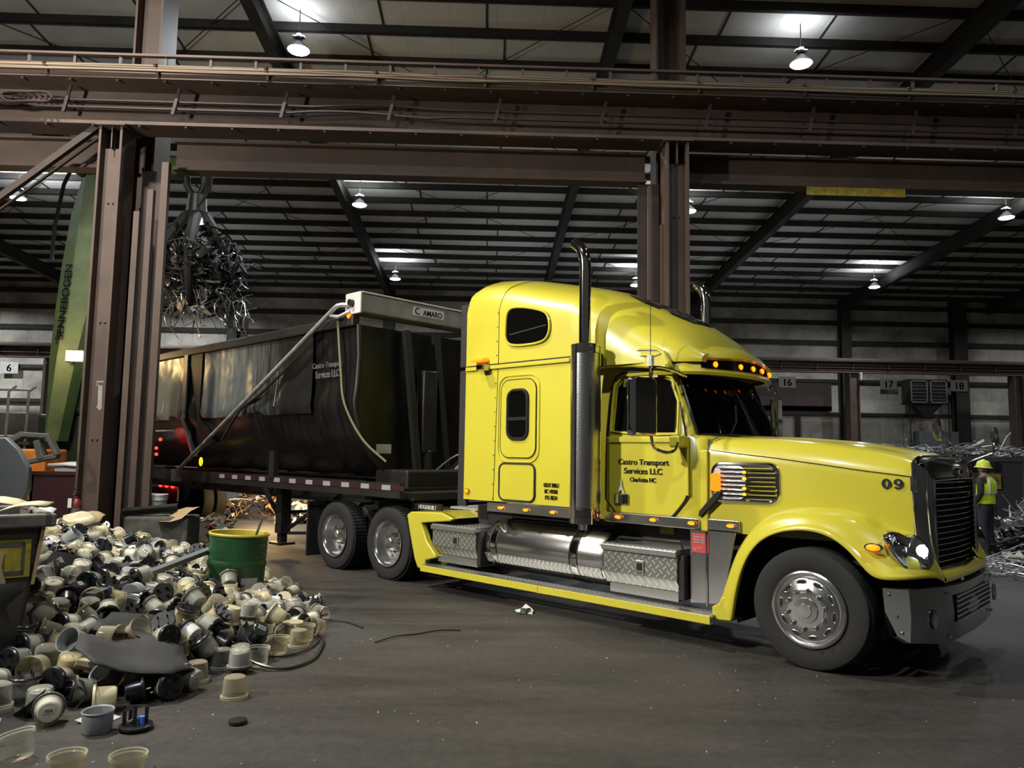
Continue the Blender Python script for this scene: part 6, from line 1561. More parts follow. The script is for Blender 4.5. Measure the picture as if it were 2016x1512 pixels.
-4993,8523,690,455,-547,-678,-185,
-2596,9183,109,773,558,-300,-34,
-2717,8628,194,646,-144,16,-750,
-2508,8121,219,789,33,142,596,
-3319,9290,231,525,57,134,838,
-3523,9198,312,518,-612,-351,483,
-4803,11458,310,272,799,432,-316,
-2743,7607,355,503,832,-71,222,
-3454,8604,397,729,4,-684,39,
-4860,10191,453,354,-99,776,-512,
-3544,8196,472,924,-33,142,354,
-5505,11516,499,547,451,-253,658,
-3434,7599,537,586,-782,29,209,
-5551,10952,593,362,-787,-499,19,
-4241,8222,640,226,98,107,963,
-5450,9397,660,951,-1,0,-309,
-6143,10015,660,710,0,0,704,
-6307,10771,675,3,22,-1000,-1,
-5649,9751,675,0,-73,997,0,
-4850,8565,676,550,719,272,-327,
-3023,9559,127,710,469,-476,-222,
-4547,12253,168,417,425,-791,-143,
-2836,8959,170,472,18,-750,-464,
-2971,8861,219,552,-462,-634,-283,
-2608,6402,253,351,-414,-634,-551,
-3363,9106,274,819,-135,53,-555,
-2961,8401,307,208,-455,-488,715,
-4490,11420,276,437,719,-516,159,
-3428,8928,320,393,78,123,908,
-3147,8416,337,582,49,137,800,
-5111,11635,360,305,404,108,-855,
-3839,9041,416,247,-508,-437,700,
-4734,11058,378,80,-190,887,412,
-4728,10087,438,400,-142,-29,-905,
-4891,10389,440,622,-102,-661,406,
-4488,9558,471,63,-124,-77,-987,
-4022,8841,482,857,-13,145,494,
-4132,9476,497,139,885,250,-367,
-3764,8532,484,141,576,796,120,
-4877,10003,504,309,191,-652,-665,
-5964,10968,586,815,-2,145,561,
-4153,8468,591,371,621,258,-640,
-5089,10659,545,388,-73,-793,464,
-5010,9609,597,625,-31,-724,-290,
-6917,12004,609,455,-146,-651,590,
-4652,8947,622,86,-635,502,-581,
-4319,8376,633,118,546,-546,624,
-4491,7780,660,200,0,1,980,
-5362,9073,676,295,744,-193,568,
-6007,10359,676,618,27,768,-165,
-5339,8829,676,493,-16,768,408,
-4876,7697,781,243,-758,125,592,
-2918,10061,86,499,4,-768,401,
-3045,10161,86,385,148,-754,-512,
-3113,9958,106,745,611,-227,-141,
-2698,9352,87,538,-323,-705,-331,
-2837,9253,121,585,-790,-69,167,
-3766,10525,133,161,527,-505,-664,
-3614,10218,149,548,-779,-256,-163,
-4228,11676,178,717,273,591,250,
-2959,9091,190,395,-4,853,342,
-4499,12016,212,368,-581,-202,697,
-3592,9874,210,477,-676,552,-106,
-4343,11386,231,287,-337,-863,243,
-2896,8716,238,549,-320,-594,494,
-2407,7189,242,502,573,629,157,
-4146,10987,247,35,-338,844,415,
-2756,8296,260,718,24,143,681,
-4422,10649,276,143,709,-690,-25,
-2563,7255,291,430,349,-573,-605,
-4350,10471,293,599,-32,-666,443,
-2615,7748,298,533,533,519,-403,
-3495,8776,373,119,924,-354,-83,
-4894,10731,382,552,515,-453,-475,
-3269,8305,396,34,924,353,-141,
-3890,9216,401,195,669,-717,-14,
-4690,10663,422,289,-60,943,152,
-4493,9831,447,408,63,-629,-658,
-4354,9443,473,363,627,237,-647,
-4763,9894,482,376,-94,781,-490,
-2980,7184,414,59,417,861,-286,
-5030,10262,504,953,235,-122,-147,
-4200,8815,544,738,318,-590,-83,
-6049,11255,554,521,-143,-26,-841,
-4029,8348,567,632,40,140,761,
-3918,8152,572,905,-123,77,-399,
-5688,10462,607,880,-130,66,-453,
-6178,11150,618,115,-842,-93,-518,
-4523,8836,611,133,800,-159,563,
-4973,9391,626,62,-82,818,565,
-5842,10583,640,735,440,-504,-110,
-5404,9958,632,267,167,708,-632,
-6140,10967,644,569,-381,-566,459,
-4186,7635,660,998,-1,0,-65,
-4709,8774,667,520,-645,-496,-261,
-4784,8126,660,878,0,0,478,
-5759,10010,660,434,0,0,901,
-5493,8944,675,0,137,991,0,
-6163,10416,676,215,404,653,-603,
-4452,8068,676,631,-630,441,-103,
-5896,10151,676,127,-470,610,-626,
-2561,9457,86,632,734,233,87,
-3292,10219,100,922,-61,170,341,
-2904,9670,97,13,985,-110,-129,
-3730,10789,96,933,-125,89,-327,
-3606,10638,106,134,348,556,743,
-3278,10017,117,268,788,-542,-118,
-3649,10401,129,356,-715,-440,-409,
-3268,9662,156,527,737,-159,391,
-3600,10057,177,227,737,412,486,
-3469,9752,188,915,-123,79,-375,
-2343,8048,194,607,687,144,-374,
-4467,10860,247,562,-822,-67,-63,
-4713,11179,255,142,367,-919,35,
-3735,9790,247,225,669,-397,587,
-3033,8603,279,322,-633,477,518,
-4293,10305,294,979,-66,130,146,
-4039,9863,317,123,-9,835,537,
-4153,10008,313,353,778,-129,504,
-2653,7449,327,644,-354,-566,373,
-4591,9981,435,1,-793,-589,155,
-4943,10574,438,670,-446,65,589,
-4632,9732,476,91,556,-541,624,
-5718,11058,521,142,749,-646,-35,
-5579,10775,540,388,-320,781,371,
-5464,10584,546,714,-45,-696,-60,
-5625,11189,584,426,686,-63,-586,
-5196,9004,660,872,0,0,490,
-6247,10606,660,733,0,0,680,
-5568,9576,676,431,-680,361,-471,
-4568,8625,666,88,773,-422,466,
-3157,10344,104,288,-152,-938,-117,
-3946,11140,107,186,-158,-630,738,
-3105,9736,104,626,-296,-689,-213,
-2068,7583,145,324,760,-110,-552,
-3536,9602,238,303,455,-560,-623,
-4639,10996,257,499,-138,-758,-397,
-2715,7284,338,44,-629,235,740,
-4278,10109,339,245,-149,-659,695,
-5061,11022,357,212,-133,-57,-967,
-3592,9011,355,655,4,-713,-249,
-4001,9479,381,156,299,627,-702,
-6273,12032,447,907,-47,138,396,
-4741,10452,389,502,852,-77,128,
-5113,10482,464,965,-108,97,-218,
-5997,11514,490,125,94,111,981,
-6255,11797,490,505,43,139,851,
-6200,11612,515,327,69,128,934,
-3976,8656,510,430,545,638,332,
-4248,8997,521,135,168,-974,64,
-4536,9398,521,26,896,419,-143,
-3731,8183,521,809,2,146,569,
-5203,10320,520,23,-764,303,-569,
-5897,11159,551,447,667,-21,-596,
-5337,10176,572,989,-84,119,2,
-5139,9806,602,679,91,-694,-219,
-5522,10239,606,787,-139,43,-600,
-4059,8976,497,751,549,43,-364,
-4747,9132,614,666,-508,-528,141,
-5952,10719,627,120,107,98,982,
-4072,8185,620,100,-208,900,370,
-5288,9698,646,599,-777,-181,64,
-5228,9545,664,90,-206,-969,104,
-4385,8250,688,306,-901,306,1,
-5591,9428,709,372,34,485,-790,
-5626,9040,679,39,-133,-990,6,
-3310,10455,78,869,-39,22,493,
-4723,12406,79,761,-27,39,648,
-3336,10679,85,0,942,335,0,
-4417,11947,86,438,714,-286,-466,
-3612,10978,86,402,694,-329,498,
-5360,13165,86,492,-752,157,409,
-4021,11470,86,521,-626,-446,372,
-4886,12571,86,629,-356,-681,121,
-3766,11087,86,515,-16,-769,-379,
-4148,11597,86,109,690,-335,-632,
-5321,12986,85,982,-84,14,-167,
-4513,12136,86,469,-214,740,433,
-5054,12701,86,583,771,12,257,
-3554,10816,91,284,-579,-468,605,
-5234,12815,92,512,-91,-91,-849,
-3469,10545,96,983,-96,115,-107,
-4363,11765,97,32,-314,-789,-527,
-4684,12218,97,710,-159,32,-685,
-4089,11302,91,29,198,715,-670,
-4614,12022,112,254,498,351,-752,
-3866,10939,104,910,-120,175,356,
-5511,13072,89,575,470,591,-314,
-4279,11480,101,30,100,164,981,
-5049,12491,97,527,768,347,111,
-3471,10375,101,380,625,644,224,
-4551,11847,116,711,-61,-558,424,
-4401,11620,97,34,626,-376,-682,
-5219,12637,90,314,-726,278,544,
-4931,12226,110,978,-80,121,148,
-5397,12778,112,65,-399,-905,135,
-4798,12093,104,532,768,20,356,
-4571,11665,125,391,75,125,909,
-4243,11919,103,215,-871,-334,-288,
-4745,11905,140,422,312,790,318,
-3290,9832,141,6,-785,-602,146,
-2556,8784,142,588,-432,-537,423,
-3936,10751,143,34,-547,-383,744,
-4026,10925,135,411,421,781,212,
-4259,11282,129,395,865,207,230,
-4146,11111,132,357,-883,218,214,
-4506,11486,155,148,602,289,-730,
-5241,12363,159,682,669,262,-135,
-5056,12333,146,753,-250,-466,-391,
-5058,12129,172,466,-214,826,233,
-4976,11960,172,305,86,117,941,
-3147,10151,175,261,-84,-895,353,
-3178,9500,164,594,-789,-127,91,
-3782,10251,178,763,10,145,629,
-4328,11101,173,487,-338,769,-239,
-4116,11456,182,664,-2,-325,673,
-4892,11784,183,652,33,141,744,
-3021,4535,138,525,-630,440,-366,
-4763,11573,188,746,-142,34,-650,
-2426,8285,191,667,638,-220,-315,
-3077,9260,178,94,-592,470,648,
-4103,10719,192,599,-5,-654,463,
-4309,10923,205,297,-569,-369,672,
-5179,11992,212,818,-142,34,-557,
-3293,5011,215,670,-572,-399,256,
-4680,11381,215,698,664,-132,-232,
-6081,13048,215,20,490,451,-746,
-4031,10563,201,267,889,-268,-259,
-3879,10409,192,730,321,584,151,
-4502,11096,208,547,355,674,-349,
-3756,10042,213,333,201,708,-590,
-5521,12288,228,813,-19,144,563,
-4536,11278,207,559,271,-24,-784,
-5318,12093,237,711,673,-83,-183,
-3945,10225,229,521,-714,-399,-243,
-4947,11536,239,862,-133,62,-485,
-4692,11738,156,397,304,866,11,
-4227,10580,235,556,-3,-739,-380,
-5146,11827,251,528,-238,815,-12,
-4059,10396,235,81,-739,643,-182,
-5028,11693,246,271,235,877,319,
-4850,11287,259,674,29,142,724,
-5346,11906,266,959,-68,128,244,
-3869,9889,273,145,682,-716,-21,
-3986,10063,275,308,661,523,441,
-5732,12317,283,741,479,-466,66,
-5872,12460,285,692,628,-227,-275,
-4134,10210,286,291,-816,-241,-438,
-5655,12151,286,603,-145,-12,-784,
-5508,12007,296,72,-842,-52,-533,
-4244,10774,217,296,876,330,190,
-6040,12584,298,96,-336,-578,737,
-4611,11585,249,47,785,555,269,
-3717,9534,288,652,-583,-483,48,
-3651,9351,302,692,26,143,707,
-4570,10711,298,208,534,-487,-659,
-5288,11710,297,53,-677,446,-582,
-5016,11278,311,145,549,-823,5,
-3872,9688,299,617,-359,-669,-207,
-5095,11463,303,399,-390,824,96,
-4856,10951,319,903,-126,74,-405,
-4924,11114,321,675,144,-652,314,
-4733,10820,326,557,83,-665,491,
-5496,11835,319,176,440,-592,652,
-5297,11534,336,96,985,-98,-109,
-4621,10517,337,433,70,128,890,
-5664,11986,327,72,6,-822,-565,
-4493,10379,333,461,785,117,398,
-6213,12518,350,735,516,-429,94,
-3706,9180,356,367,291,-641,608,
-5477,11643,354,75,-332,740,580,
-4443,10185,368,694,538,-427,216,
-5835,12015,362,66,138,-698,700,
-5172,11175,361,660,-546,-505,105,
-5280,11325,357,629,604,489,0,
-3850,9392,360,173,-114,-925,319,
-5667,11794,359,473,83,767,-426,
-4185,9746,371,365,786,225,445,
-4158,10404,362,514,323,567,557,
-4998,10868,370,605,-762,-199,120,
-5409,11426,385,420,-51,-669,611,
-4398,9988,375,217,302,-696,-613,
-4721,10277,403,747,-141,34,-649,
-3653,8847,404,571,406,-560,442,
-4250,9584,409,501,59,133,853,
-5176,10873,411,357,80,122,923,
-5863,11817,413,137,-653,-213,714,
-4380,9728,415,685,27,143,713,
-2935,7578,402,101,280,-713,635,
-4040,9307,420,680,496,-472,262,
-5266,11027,407,577,713,336,213,
-5369,11157,411,429,105,789,-428,
-3825,8864,429,937,-39,140,317,
-5092,10701,435,587,657,-117,-458,
-2817,7427,388,887,-19,-316,-336,
-5648,11430,442,686,83,-664,287,
-5844,11590,451,121,960,-239,-81,
-5468,11265,440,803,-479,-352,36,
-5663,11628,407,292,-672,136,-667,
-4091,5611,465,23,-646,165,745,
-6015,11715,461,558,-821,-104,-55,
-4236,9303,463,536,-811,225,-60,
-3825,8693,467,237,773,327,490,
-4131,9131,462,70,-145,728,-667,
-5653,11250,464,231,510,-550,620,
-5430,10926,464,625,-681,-340,173,
-5541,11076,470,524,624,525,247,
-5274,10681,475,390,-565,598,414,
-5853,11397,492,138,398,-906,46,
-6502,12019,514,488,-218,-633,560,
-6644,12150,519,639,233,-627,380,
-5315,10525,520,360,-665,-226,614,
-4670,9508,524,989,-88,116,-32,
-5155,10120,537,624,39,140,768,
-3971,9102,440,155,727,-592,313,
-4887,9774,534,217,-689,294,626,
-4798,9614,539,548,245,747,-287,
-6147,11435,544,447,251,691,-509,
-5057,9961,547,31,-69,818,570,
-5357,10360,552,282,-598,574,-484,
-4432,8980,571,99,-53,-991,78,
-5768,10857,566,548,-816,181,-14,
-6470,11617,574,310,71,126,939,
-4657,9280,563,607,459,643,-84,
-5650,10631,579,138,291,-946,46,
-4351,8744,579,701,-143,25,-698,
-4776,9389,585,514,-674,523,-92,
-4573,9099,586,191,575,342,-718,
-5508,10426,576,492,-808,-154,-284,
-5413,10757,497,3,944,-313,101,
-5232,9975,592,143,417,-897,27,
-3927,8511,529,16,-979,20,-203,
-4182,6414,606,41,567,-354,-742,
-4294,8599,612,17,325,-541,776,
-6260,11336,601,130,330,895,271,
-4937,9200,654,144,460,-876,19,
-4817,8965,658,146,-590,539,-583,
-5585,9913,671,573,30,29,818,
-5813,10360,656,25,361,-695,-621,
-5849,9012,660,53,0,0,-999,
-6082,8715,660,939,0,0,345,
-5695,8298,660,520,0,-1,-854,
-6118,8498,660,645,0,0,764,
-4647,7204,660,951,0,0,310,
-4413,6501,674,495,-687,101,522,
-6860,10001,660,644,0,0,-765,
-5090,8638,660,968,0,0,251,
-5621,8597,660,656,0,0,-754,
-7287,10730,660,662,0,0,-750,
-5739,9502,660,286,0,0,-958,
-5676,9313,660,373,0,0,928,
-5541,8419,660,975,0,0,222,
-4784,7066,660,577,0,0,817,
-5466,9749,676,448,555,528,-460,
-5957,9449,675,0,978,-208,0,
-5859,9279,675,0,375,-927,0,
-5142,8080,675,0,292,-956,0,
-5873,9810,675,0,999,44,0,
-5717,9145,675,0,-307,952,0,
-4915,7721,675,0,-935,355,0,
-5702,8918,675,0,-509,-861,0,
-6248,8773,675,0,-999,45,0,
-5112,9161,675,0,628,779,0,
-5370,8452,676,189,-432,635,611,
-5556,8145,676,413,461,614,-489,
-6031,7831,676,271,-747,179,-580,
-5350,8121,676,57,555,531,-637,
-4565,7018,676,640,186,-745,13,
-4371,6858,676,604,-651,408,212,
-6489,9793,676,67,727,-248,636,
-5854,7895,676,507,-609,-469,390,
-6222,9311,676,636,254,-725,72,
-5802,9662,676,97,521,-565,633,
-6157,9608,676,638,-523,564,47,
-6079,10192,676,632,-381,-667,99,
-6060,9128,676,567,-703,-311,-296,
-5107,7887,676,71,650,409,636,
-5909,8356,676,4,748,175,-640,
-6482,9620,676,267,346,686,-582,
-5756,8745,676,167,-768,30,618,
-4910,6588,676,513,24,-768,-383,
-5290,8292,676,399,-768,0,500,
-5586,7108,676,456,763,92,-449,
-6384,10174,676,594,-121,759,238,
-5162,6507,676,262,-744,191,-584,
-6310,9034,676,328,68,765,550,
-4596,7937,676,488,354,-682,414,
-5511,9198,676,563,-135,-756,305,
-4999,7008,676,508,-746,-186,-389,
-6981,10764,676,638,-766,57,-48,
-5664,7898,676,615,-627,-445,-178,
-5583,8767,676,462,-636,-433,441,
-4913,8248,694,191,862,401,-246,
-5965,9984,707,823,-411,-365,-141,
-5511,8509,750,162,0,0,987]
# ------------------------------------------------------------------ electric meters
def blades(g, z0):
    for x, y in ((.035,.04),(-.035,.04),(.035,-.04),(-.035,-.04)): g.box((x-.004,y-.013,z0-.035),(x+.004,y+.013,z0))
    return g
PROTO = {}
def m_full(name, drum, cover, mark=None, cov=True):
    r = empty(name)
    blades(MB().lathe([(.001,-.068),(.086,-.068),(.094,-.06),(.095,-.046),(.080,-.044),(.001,-.044)], n=24), -.066).build('meter_base', M['base_black'], r)
    d = MB().lathe([(.070,-.044),(.071,.02),(.066,.058),(.058,.064),(.001,.064)], n=24); d.build('meter_drum', drum, r)
    g = MB().box((-.035,-.006,.064),(.035,.030,.067)).build('dial_plate', M['cup_white'] if mark is None else mark, r, 0)
    MB().box((-.022,.004,.067),(.022,.02,.069)).build('display', M['decal_grey'], g, 0)
    if cov: MB().lathe([(.097,-.052),(.097,-.036),(.083,-.034),(.078,.06),(.074,.080),(.064,.087),(.001,.088)], n=26).build('cover', cover, r)
    return r
def m_cup(name, mat, mark=None):
    r = empty(name)
    g = MB().lathe([(.086,-.062),(.097,-.066),(.098,-.050),(.084,-.044),(.078,.055),(.073,.074),(.062,.081),(.001,.082)], n=28); g.build('cover', mat, r)
    if mark: MB().box((-.03,-.02,.0825),(.035,.012,.0835)).build('marking', mark, r, 0)
    return r
def m_ring(name, mat):
    r = empty(name)
    MB().lathe([(.001,-.060),(.080,-.060),(.086,-.05),(.090,.060),(.096,.066),(.092,.074),(.084,.068),(.080,-.04),(.001,-.044)], n=28).build('housing', mat, r)
    MB().box((-.03,.0885,-.02),(.03,.0895,.03)).build('label_plate', M['paper'], r, 0); return r
def m_solid(name, mat):
    r = empty(name)
    MB().lathe([(.001,-.066),(.096,-.066),(.097,-.05),(.080,-.044),(.075,.06),(.066,.074),(.001,.076)], n=26).build('drum', mat, r)
    MB().lathe([(.060,.0765),(.066,.078),(.060,.079)], n=22).build('face_ring', M['cup_white'], r); return r
KIND = [('white meter in clear cover', lambda: m_full('electric_meter', M['cup_white'], M['clear']), 17),
        ('grey meter in clear cover', lambda: m_full('electric_meter', M['cup_grey'], M['clear']), 20),
        ('cream meter in yellowed cover', lambda: m_full('electric_meter', M['cream'], M['yellowed']), 8),
        ('bare white meter drum', lambda: m_full('electric_meter', M['cup_white'], M['clear'], None, False), 5),
        ('empty clear meter cover', lambda: m_cup('meter_cover', M['clear']), 16),
        ('empty yellowed meter cover', lambda: m_cup('meter_cover', M['yellowed']), 14),
        ('pink marked clear meter cover', lambda: m_cup('meter_cover', M['clear'], M['pink']), 3),
        ('open grey meter housing', lambda: m_ring('meter_housing', M['cup_grey']), 6),
        ('solid cream meter drum', lambda: m_solid('meter_drum', M['cream']), 5),
        ('black meter drum', lambda: m_full('electric_meter', M['base_black'], M['clear'], M['cup_grey'], False), 9)]
for nm, f, w in KIND: PROTO[nm] = f()
rk = random.Random(77)
bag = [k for k, _, w in KIND for _ in range(w)]
ITEMS = [[v/1000 for v in SIM[i:i+7]] for i in range(0, len(SIM), 7)]
LMK = [('the green drum',-2.78,8.5),('the rubber sheet',-2.5,5.95),('the long metal bar',-3.2,7.6),('the brown bin',-3.4,5.7),('the brown column',-6.5,12.6),('the concrete block',-5.2,12.2),('the black cable loop',-1.55,6.9),('the pile tip',-1.65,7.9)]
ORD = ['','second ','third ','fourth ','fifth ','sixth ','seventh ','eighth ','ninth ','tenth ','eleventh ','twelfth ','thirteenth ','fourteenth ','fifteenth ','sixteenth ','seventeenth ','eighteenth ','nineteenth ','twentieth ']
NI = 288
recs = []; stuffv = {}
used = set()
def place(kind, loc, q):
    p = PROTO[kind]
    if kind in used: p = copy_tree(p)
    used.add(kind); p.rotation_mode = 'QUATERNION'; p.location = loc; p.rotation_quaternion = q
    z = (Quaternion(q) @ Vector((0,0,1)))
    base = 'base' if 'meter in' in kind or 'bare' in kind or 'black' in kind else 'open end'
    toc = Vector((-loc[0], -loc[1], 1.6-loc[2])).normalized().dot(z)
    pose = 'standing upright' if z.z > .7 else 'upside down' if z.z < -.7 else ('lying face on' if toc > .45 else 'lying %s on' % base if toc < -.45 else 'lying sideways')
    lm = min(LMK, key=lambda l: math.hypot(l[1]-loc[0], l[2]-loc[1])); recs.append((p, kind, pose, lm, math.hypot(lm[1]-loc[0], lm[2]-loc[1])))
for it in ITEMS[:NI]:
    place(rk.choice(bag), it[:3], it[3:])
SIDEQ = lambda az, tilt=PI/2: tuple(Quaternion((0,0,1), az) @ Quaternion((1,0,0), tilt))
for kind, loc, q in (('empty yellowed meter cover',(-1.79,5.61,.066),(1,0,0,0)),('white meter in clear cover',(-2.56,5.76,.10),(.98,0,0,.2)),
        ('open grey meter housing',(-2.41,4.93,.06),(.9,0,0,.4)),('solid cream meter drum',(-2.55,5.28,.088),SIDEQ(2.0)),('empty yellowed meter cover',(-2.2,5.98,.066),(1,0,0,0)),
        ('empty yellowed meter cover',(-2.20,4.20,.083),(0,1,0,0)),('empty yellowed meter cover',(-1.88,4.20,.083),(0,.98,.2,0)),('pink marked clear meter cover',(-2.64,4.50,.083),(0,1,0,.1)),
        ('pink marked clear meter cover',(-1.72,8.02,.085),SIDEQ(1.0)),('grey meter in clear cover',(-1.95,6.2,.10),(1,0,0,0)),('empty yellowed meter cover',(-1.80,6.75,.083),(0,1,0,0)),
        ('white meter in clear cover',(-2.78,5.05,.09),SIDEQ(.5)),('open grey meter housing',(-2.72,5.66,.12),SIDEQ(2.6,-.7))):
    place(kind, loc, q)
for kd in PROTO:
    if kd not in used:
        p = PROTO[kd]
        for ch in list(p.children_recursive): bpy.data.objects.remove(ch)
        bpy.data.objects.remove(p)
byk = {}
for r in recs: byk.setdefault((r[1], r[2], r[3][0]), []).append(r)
for (kind, pose, lm), rs in byk.items():
    rs.sort(key=lambda r: r[4])
    for i, r in enumerate(rs):
        head = ('nearest ' if i == 0 and len(rs) > 1 else ORD[min(i, 19)])
        tag(r[0], '%s%s %s, by %s' % (head, kind, pose, lm) , 'meter cover' if kind.endswith('meter cover') else 'electric meter', 'discarded electric meters in the pile')
# one loose base with its blades up
o = empty('loose_prong_disc', (-2.19,4.97,.0)); tag(o, 'black meter base with upright blades alone on the floor in front', 'meter part')
MB().lathe([(.001,.0),(.08,.0),(.098,.015),(.10,.03),(.085,.034),(.001,.026)], n=28).build('base_disc', M['base_black'], o)
for x, y, h in ((.05,.03,.11),(-.05,.03,.09),(.0,-.02,.13),(-.065,-.02,.10)): MB().box((x-.010,y-.006,.02),(x+.010,y+.006,.02+h)).build('blade', M['base_black'], o, 0)
MB().box((.01,.0,.03),(.045,.03,.075)).build('blue_tag', M['blue_mark'], o, 0); MB().bar((-.04,-.03,.05),(.0,.0,.07),.015,.01).build('clip', M['blade'], o, 0)
o = MB().grid([[(.10*x+.02*y,.06*y,.012*math.sin(4*x)+.01) for x in (-1,-.4,.3,1)] for y in (-1,0,1)]).build('crumpled_paper', M['white']); o.location = (-2.5,5.12,.004); tag(o, 'crumpled whitish scrap of paper on the floor left of the grey housing', 'paper')
# the remaining meters of the pile, too many to be told apart, on a core of broken parts
g = MB()
for it in ITEMS[NI:]:
    T4 = Matrix.Translation(it[:3]) @ Quaternion(it[3:]).to_matrix().to_4x4(); g.mi = rk.choice((0,0,1,2,2))
    g.lathe([(.001,.076),(.066,.074),(.075,.06),(.080,-.044),(.097,-.05),(.096,-.066)], T4, 14); g.mi = 3; g.lathe([(.095,-.066),(.001,-.068)], T4, 14)
core = g.build('meter_pile', [M['cup_white'],M['cup_grey'],M['cream'],M['base_black']]); tag(core, 'rest of the heap of discarded electric meters at left', 'meter pile', None, 'stuff')
EDGE = [(-1.62,7.75),(-1.78,6.75),(-1.88,6.05),(-2.12,5.68),(-2.42,5.6),(-2.45,5.25),(-2.72,5.2),(-2.6,4.5),(-2.9,3.9),(-4.6,3.9),(-6.6,6),(-7.6,9),(-7.8,13.4),(-5.6,13.4),(-4.6,12.3),(-3.6,10.9),(-2.75,9.7),(-2.0,8.6)]
def inside(x, y):
    c = False
    for i in range(len(EDGE)):
        (x1,y1),(x2,y2) = EDGE[i], EDGE[(i+1) % len(EDGE)]
        if (y1 > y) != (y2 > y) and x < (x2-x1)*(y-y1)/(y2-y1)+x1: c = not c
    return c
def segd(x, y, a, b):
    dx, dy = b[0]-a[0], b[1]-a[1]; t = max(0, min(1, ((x-a[0])*dx+(y-a[1])*dy)/(dx*dx+dy*dy))); return math.hypot(x-a[0]-t*dx, y-a[1]-t*dy)
order = EDGE[13:] + EDGE[:9]
def hh(x, y):
    if not inside(x, y): return -.1
    return min(.62, .30*max(0, min(segd(x, y, a, b) for a, b in zip(order, order[1:])) - .12)) - .03
n = 60; rgm = random.Random(3)
g = MB().grid([[(x, y, hh(x,y) + rgm.uniform(-.02,.02)) for x in [-8+6.6*i/n for i in range(n+1)]] for y in [3.7+10*j/n for j in range(n+1)]])
g.build('broken_parts', M['black_matt'], core)
sc_ = scrap('loose_bits', [M['base_black'],M['base_black'],M['scrap_dark'],M['cup_grey'],M['cream'],M['blade']], 420, lambda rg: (lambda x, y: ((x, y, hh(x,y)+rg.uniform(.02,.10)), (rg.gauss(0,1), rg.gauss(0,1), rg.gauss(0,.6))))(*rg.choice(PTS)), 55, (.05,.16), core, 'ppsl', .006) if False else None
PTS = []
while len(PTS) < 500:
    x = rgm.uniform(-7.5,-1.7); y = rgm.uniform(4.2,13)
    if inside(x, y) and hh(x, y) > 0 and not (x < -3.55 and y < 6.3): PTS.append((x, y))
scrap('loose_bits', [M['base_black'],M['base_black'],M['scrap_dark'],M['cup_grey'],M['cream'],M['blade']], 460, lambda rg: (lambda p: ((p[0], p[1], hh(*p)+rg.uniform(.03,.13)), (rg.gauss(0,1), rg.gauss(0,1), rg.gauss(0,.6))))(rg.choice(PTS)), 55, (.05,.16), core, 'ppsl', .006)
# pale sheets and wrappers at the back of the pile
for i, (p, r, s, m, lb) in enumerate((((-5.6,10.6,.80),(.3,.2,.5),.2,'cream','cream plastic lid leaning at the back of the meter pile'),((-6.9,11.9,.72),(.2,-.3,1.2),.2,'paper','white crumpled sheet in front of the column, left of the extinguisher'),((-5.9,11.4,.72),(.5,.1,.2),.2,'tan','tan cardboard piece on the pile by the column foot'),((-7.3,12.0,.66),(-.3,.2,.8),.25,'white','pale grey plastic shard at the back left of the pile'))):
    o = MB().grid([[(s*x, s*.6*y, .06*math.sin(2*x+y)) for x in (-1,-.5,0,.5,1)] for y in (-1,0,1)]).build('plastic_scrap', M[m], solid=.008); o.location = p; o.rotation_euler = r; tag(o, lb, 'plastic piece')

# ------------------------------------------------------------------ light
def area(name, loc, power, size, col, target=None, spread=180):
    l = bpy.data.lights.new(name, 'AREA'); l.energy = power; l.shape = 'DISK'; l.size = size; l.color = col; l.spread = math.radians(spread)
    o = bpy.data.objects.new(name, l); COL.objects.link(o); o.location = loc
    d = (Vector(target) - Vector(loc)) if target else Vector((0,0,-1)); o.rotation_euler = d.to_track_quat('-Z','Y').to_euler(); return o
COOL = (.90,.95,1.0); WARM = (1.0,.94,.84)
for (p, _) in LP: area('bay_light', (p[0], p[1], p[2]-.09), 520 if p[1] < 35 else 300, .5, COOL, None, 160)
for p, w in (((8.0,9.0,12.6),70),((-5.2,-1.0,13.3),900),((8.0,-1.0,13.3),420),((21,9,12.6),200),((21,19,12.1),420),((-18.5,19,12.1),450),((33,28.5,11.3),420),((33,38.8,10.8),220),((-18,38.8,10.8),1000),((-30,38.8,10.8),1000)):
    area('bay_light', p, w, .5, COOL, None, 160)
area('bay_light', (-7.2,8.3,12.2), 1300, .5, WARM, (-5.5,8.3,0), 160)
area('offscreen_warm_light', (-9.5,6.0,6.0), 230, .6, WARM, (-8.5,13,7.4), 120)
area('offscreen_warm_light', (-10.0,2.5,7.6), 270, .5, WARM, (1,8.5,2.2), 70)  # added low fill for the truck side; no lamp known at this spot
def point(name, loc, power, col, r=.08):
    l = bpy.data.lights.new(name, 'POINT'); l.energy = power; l.color = col; l.shadow_soft_size = r; o = bpy.data.objects.new(name, l); COL.objects.link(o); o.location = loc; return o
point('work_light', (-10.15,17.6,3.98), 55, (1.0,.66,.28), .12)
point('heap_fill_light', (-5.3,18.3,1.15), 260, (1.0,.66,.28), .2)  # added point under the trailer, standing in for work-light glow on the heap
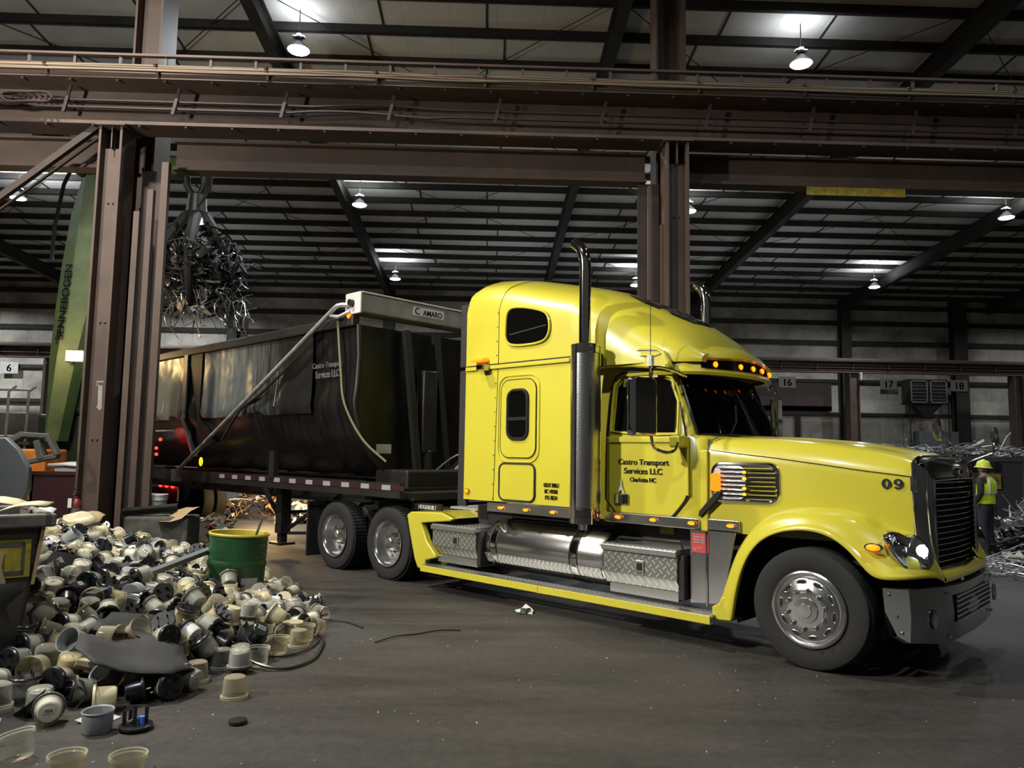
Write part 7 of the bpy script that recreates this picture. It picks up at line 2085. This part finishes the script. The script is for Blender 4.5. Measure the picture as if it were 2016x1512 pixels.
# uplight spill from the lamps onto the roof
for i, (p, _) in enumerate(LP): area('bay_uplight', (p[0], p[1], p[2]+.36), (36 if p[1] < 20 else 170) * (4 if i == 2 else 1), .35, COOL, (p[0], p[1], p[2]+3), 170)
for x in (-15, 1.5, 14):                    # added unseen upward fills that brighten the far roof
    for y in (26, 36): area('roof_fill_light', (x, y, 7.5), 45, 5.0, COOL, (x, y+1.5, 12), 170)
point('tail_glow', tw(-14.2,-.45,1.75), 2.2, (1.0,.03,.02), .1); point('tail_glow', tw(-16.3,1.0,.9), 4, (1.0,.03,.02), .1)
w = bpy.data.worlds.new('world'); SC.world = w; w.use_nodes = True; bg = w.node_tree.nodes['Background']; bg.inputs[0].default_value = (.60,.60,.58,1); bg.inputs[1].default_value = .07

# ------------------------------------------------------------------ camera
cd = bpy.data.cameras.new('camera'); cam = bpy.data.objects.new('camera', cd); COL.objects.link(cam)
f_px, pitch, roll, by = 1474.6984, .0929, .0156, .0296
cd.sensor_width = 36; cd.sensor_fit = 'HORIZONTAL'; cd.lens = f_px/2016*36; cd.clip_start = .05; cd.clip_end = 200
c, s = math.cos(pitch), math.sin(pitch)
fwd = Vector((0,c,s)); upv = Vector((0,-s,c)); rgt = Vector((1,0,0))
B = Matrix.Rotation(-by,3,'Z'); fwd, upv, rgt = B @ fwd, B @ upv, B @ rgt
x = rgt*math.cos(roll) - (-upv)*(-math.sin(roll))*0
# image x axis runs along rgt*cos + down*(-sin); image down along rgt*sin + down*cos
dn = -upv
ix = rgt*math.cos(roll) + dn*(-math.sin(roll)); iy = rgt*math.sin(roll) + dn*math.cos(roll)
Rm = Matrix((ix, -iy, -fwd)).transposed().to_4x4()
cam.matrix_world = Matrix.Translation((0,0,1.7647)) @ Rm
SC.camera = cam
SC.view_settings.view_transform = 'Standard'; SC.view_settings.look = 'None'; SC.view_settings.exposure = 0.22
cy = SC.cycles
cy.use_denoising = True; cy.max_bounces = 5; cy.diffuse_bounces = 2; cy.glossy_bounces = 3; cy.transmission_bounces = 2; cy.transparent_max_bounces = 10; cy.use_adaptive_sampling = True; cy.adaptive_threshold = .03
cy.caustics_reflective = False; cy.caustics_refractive = False; cy.sample_clamp_indirect = 4
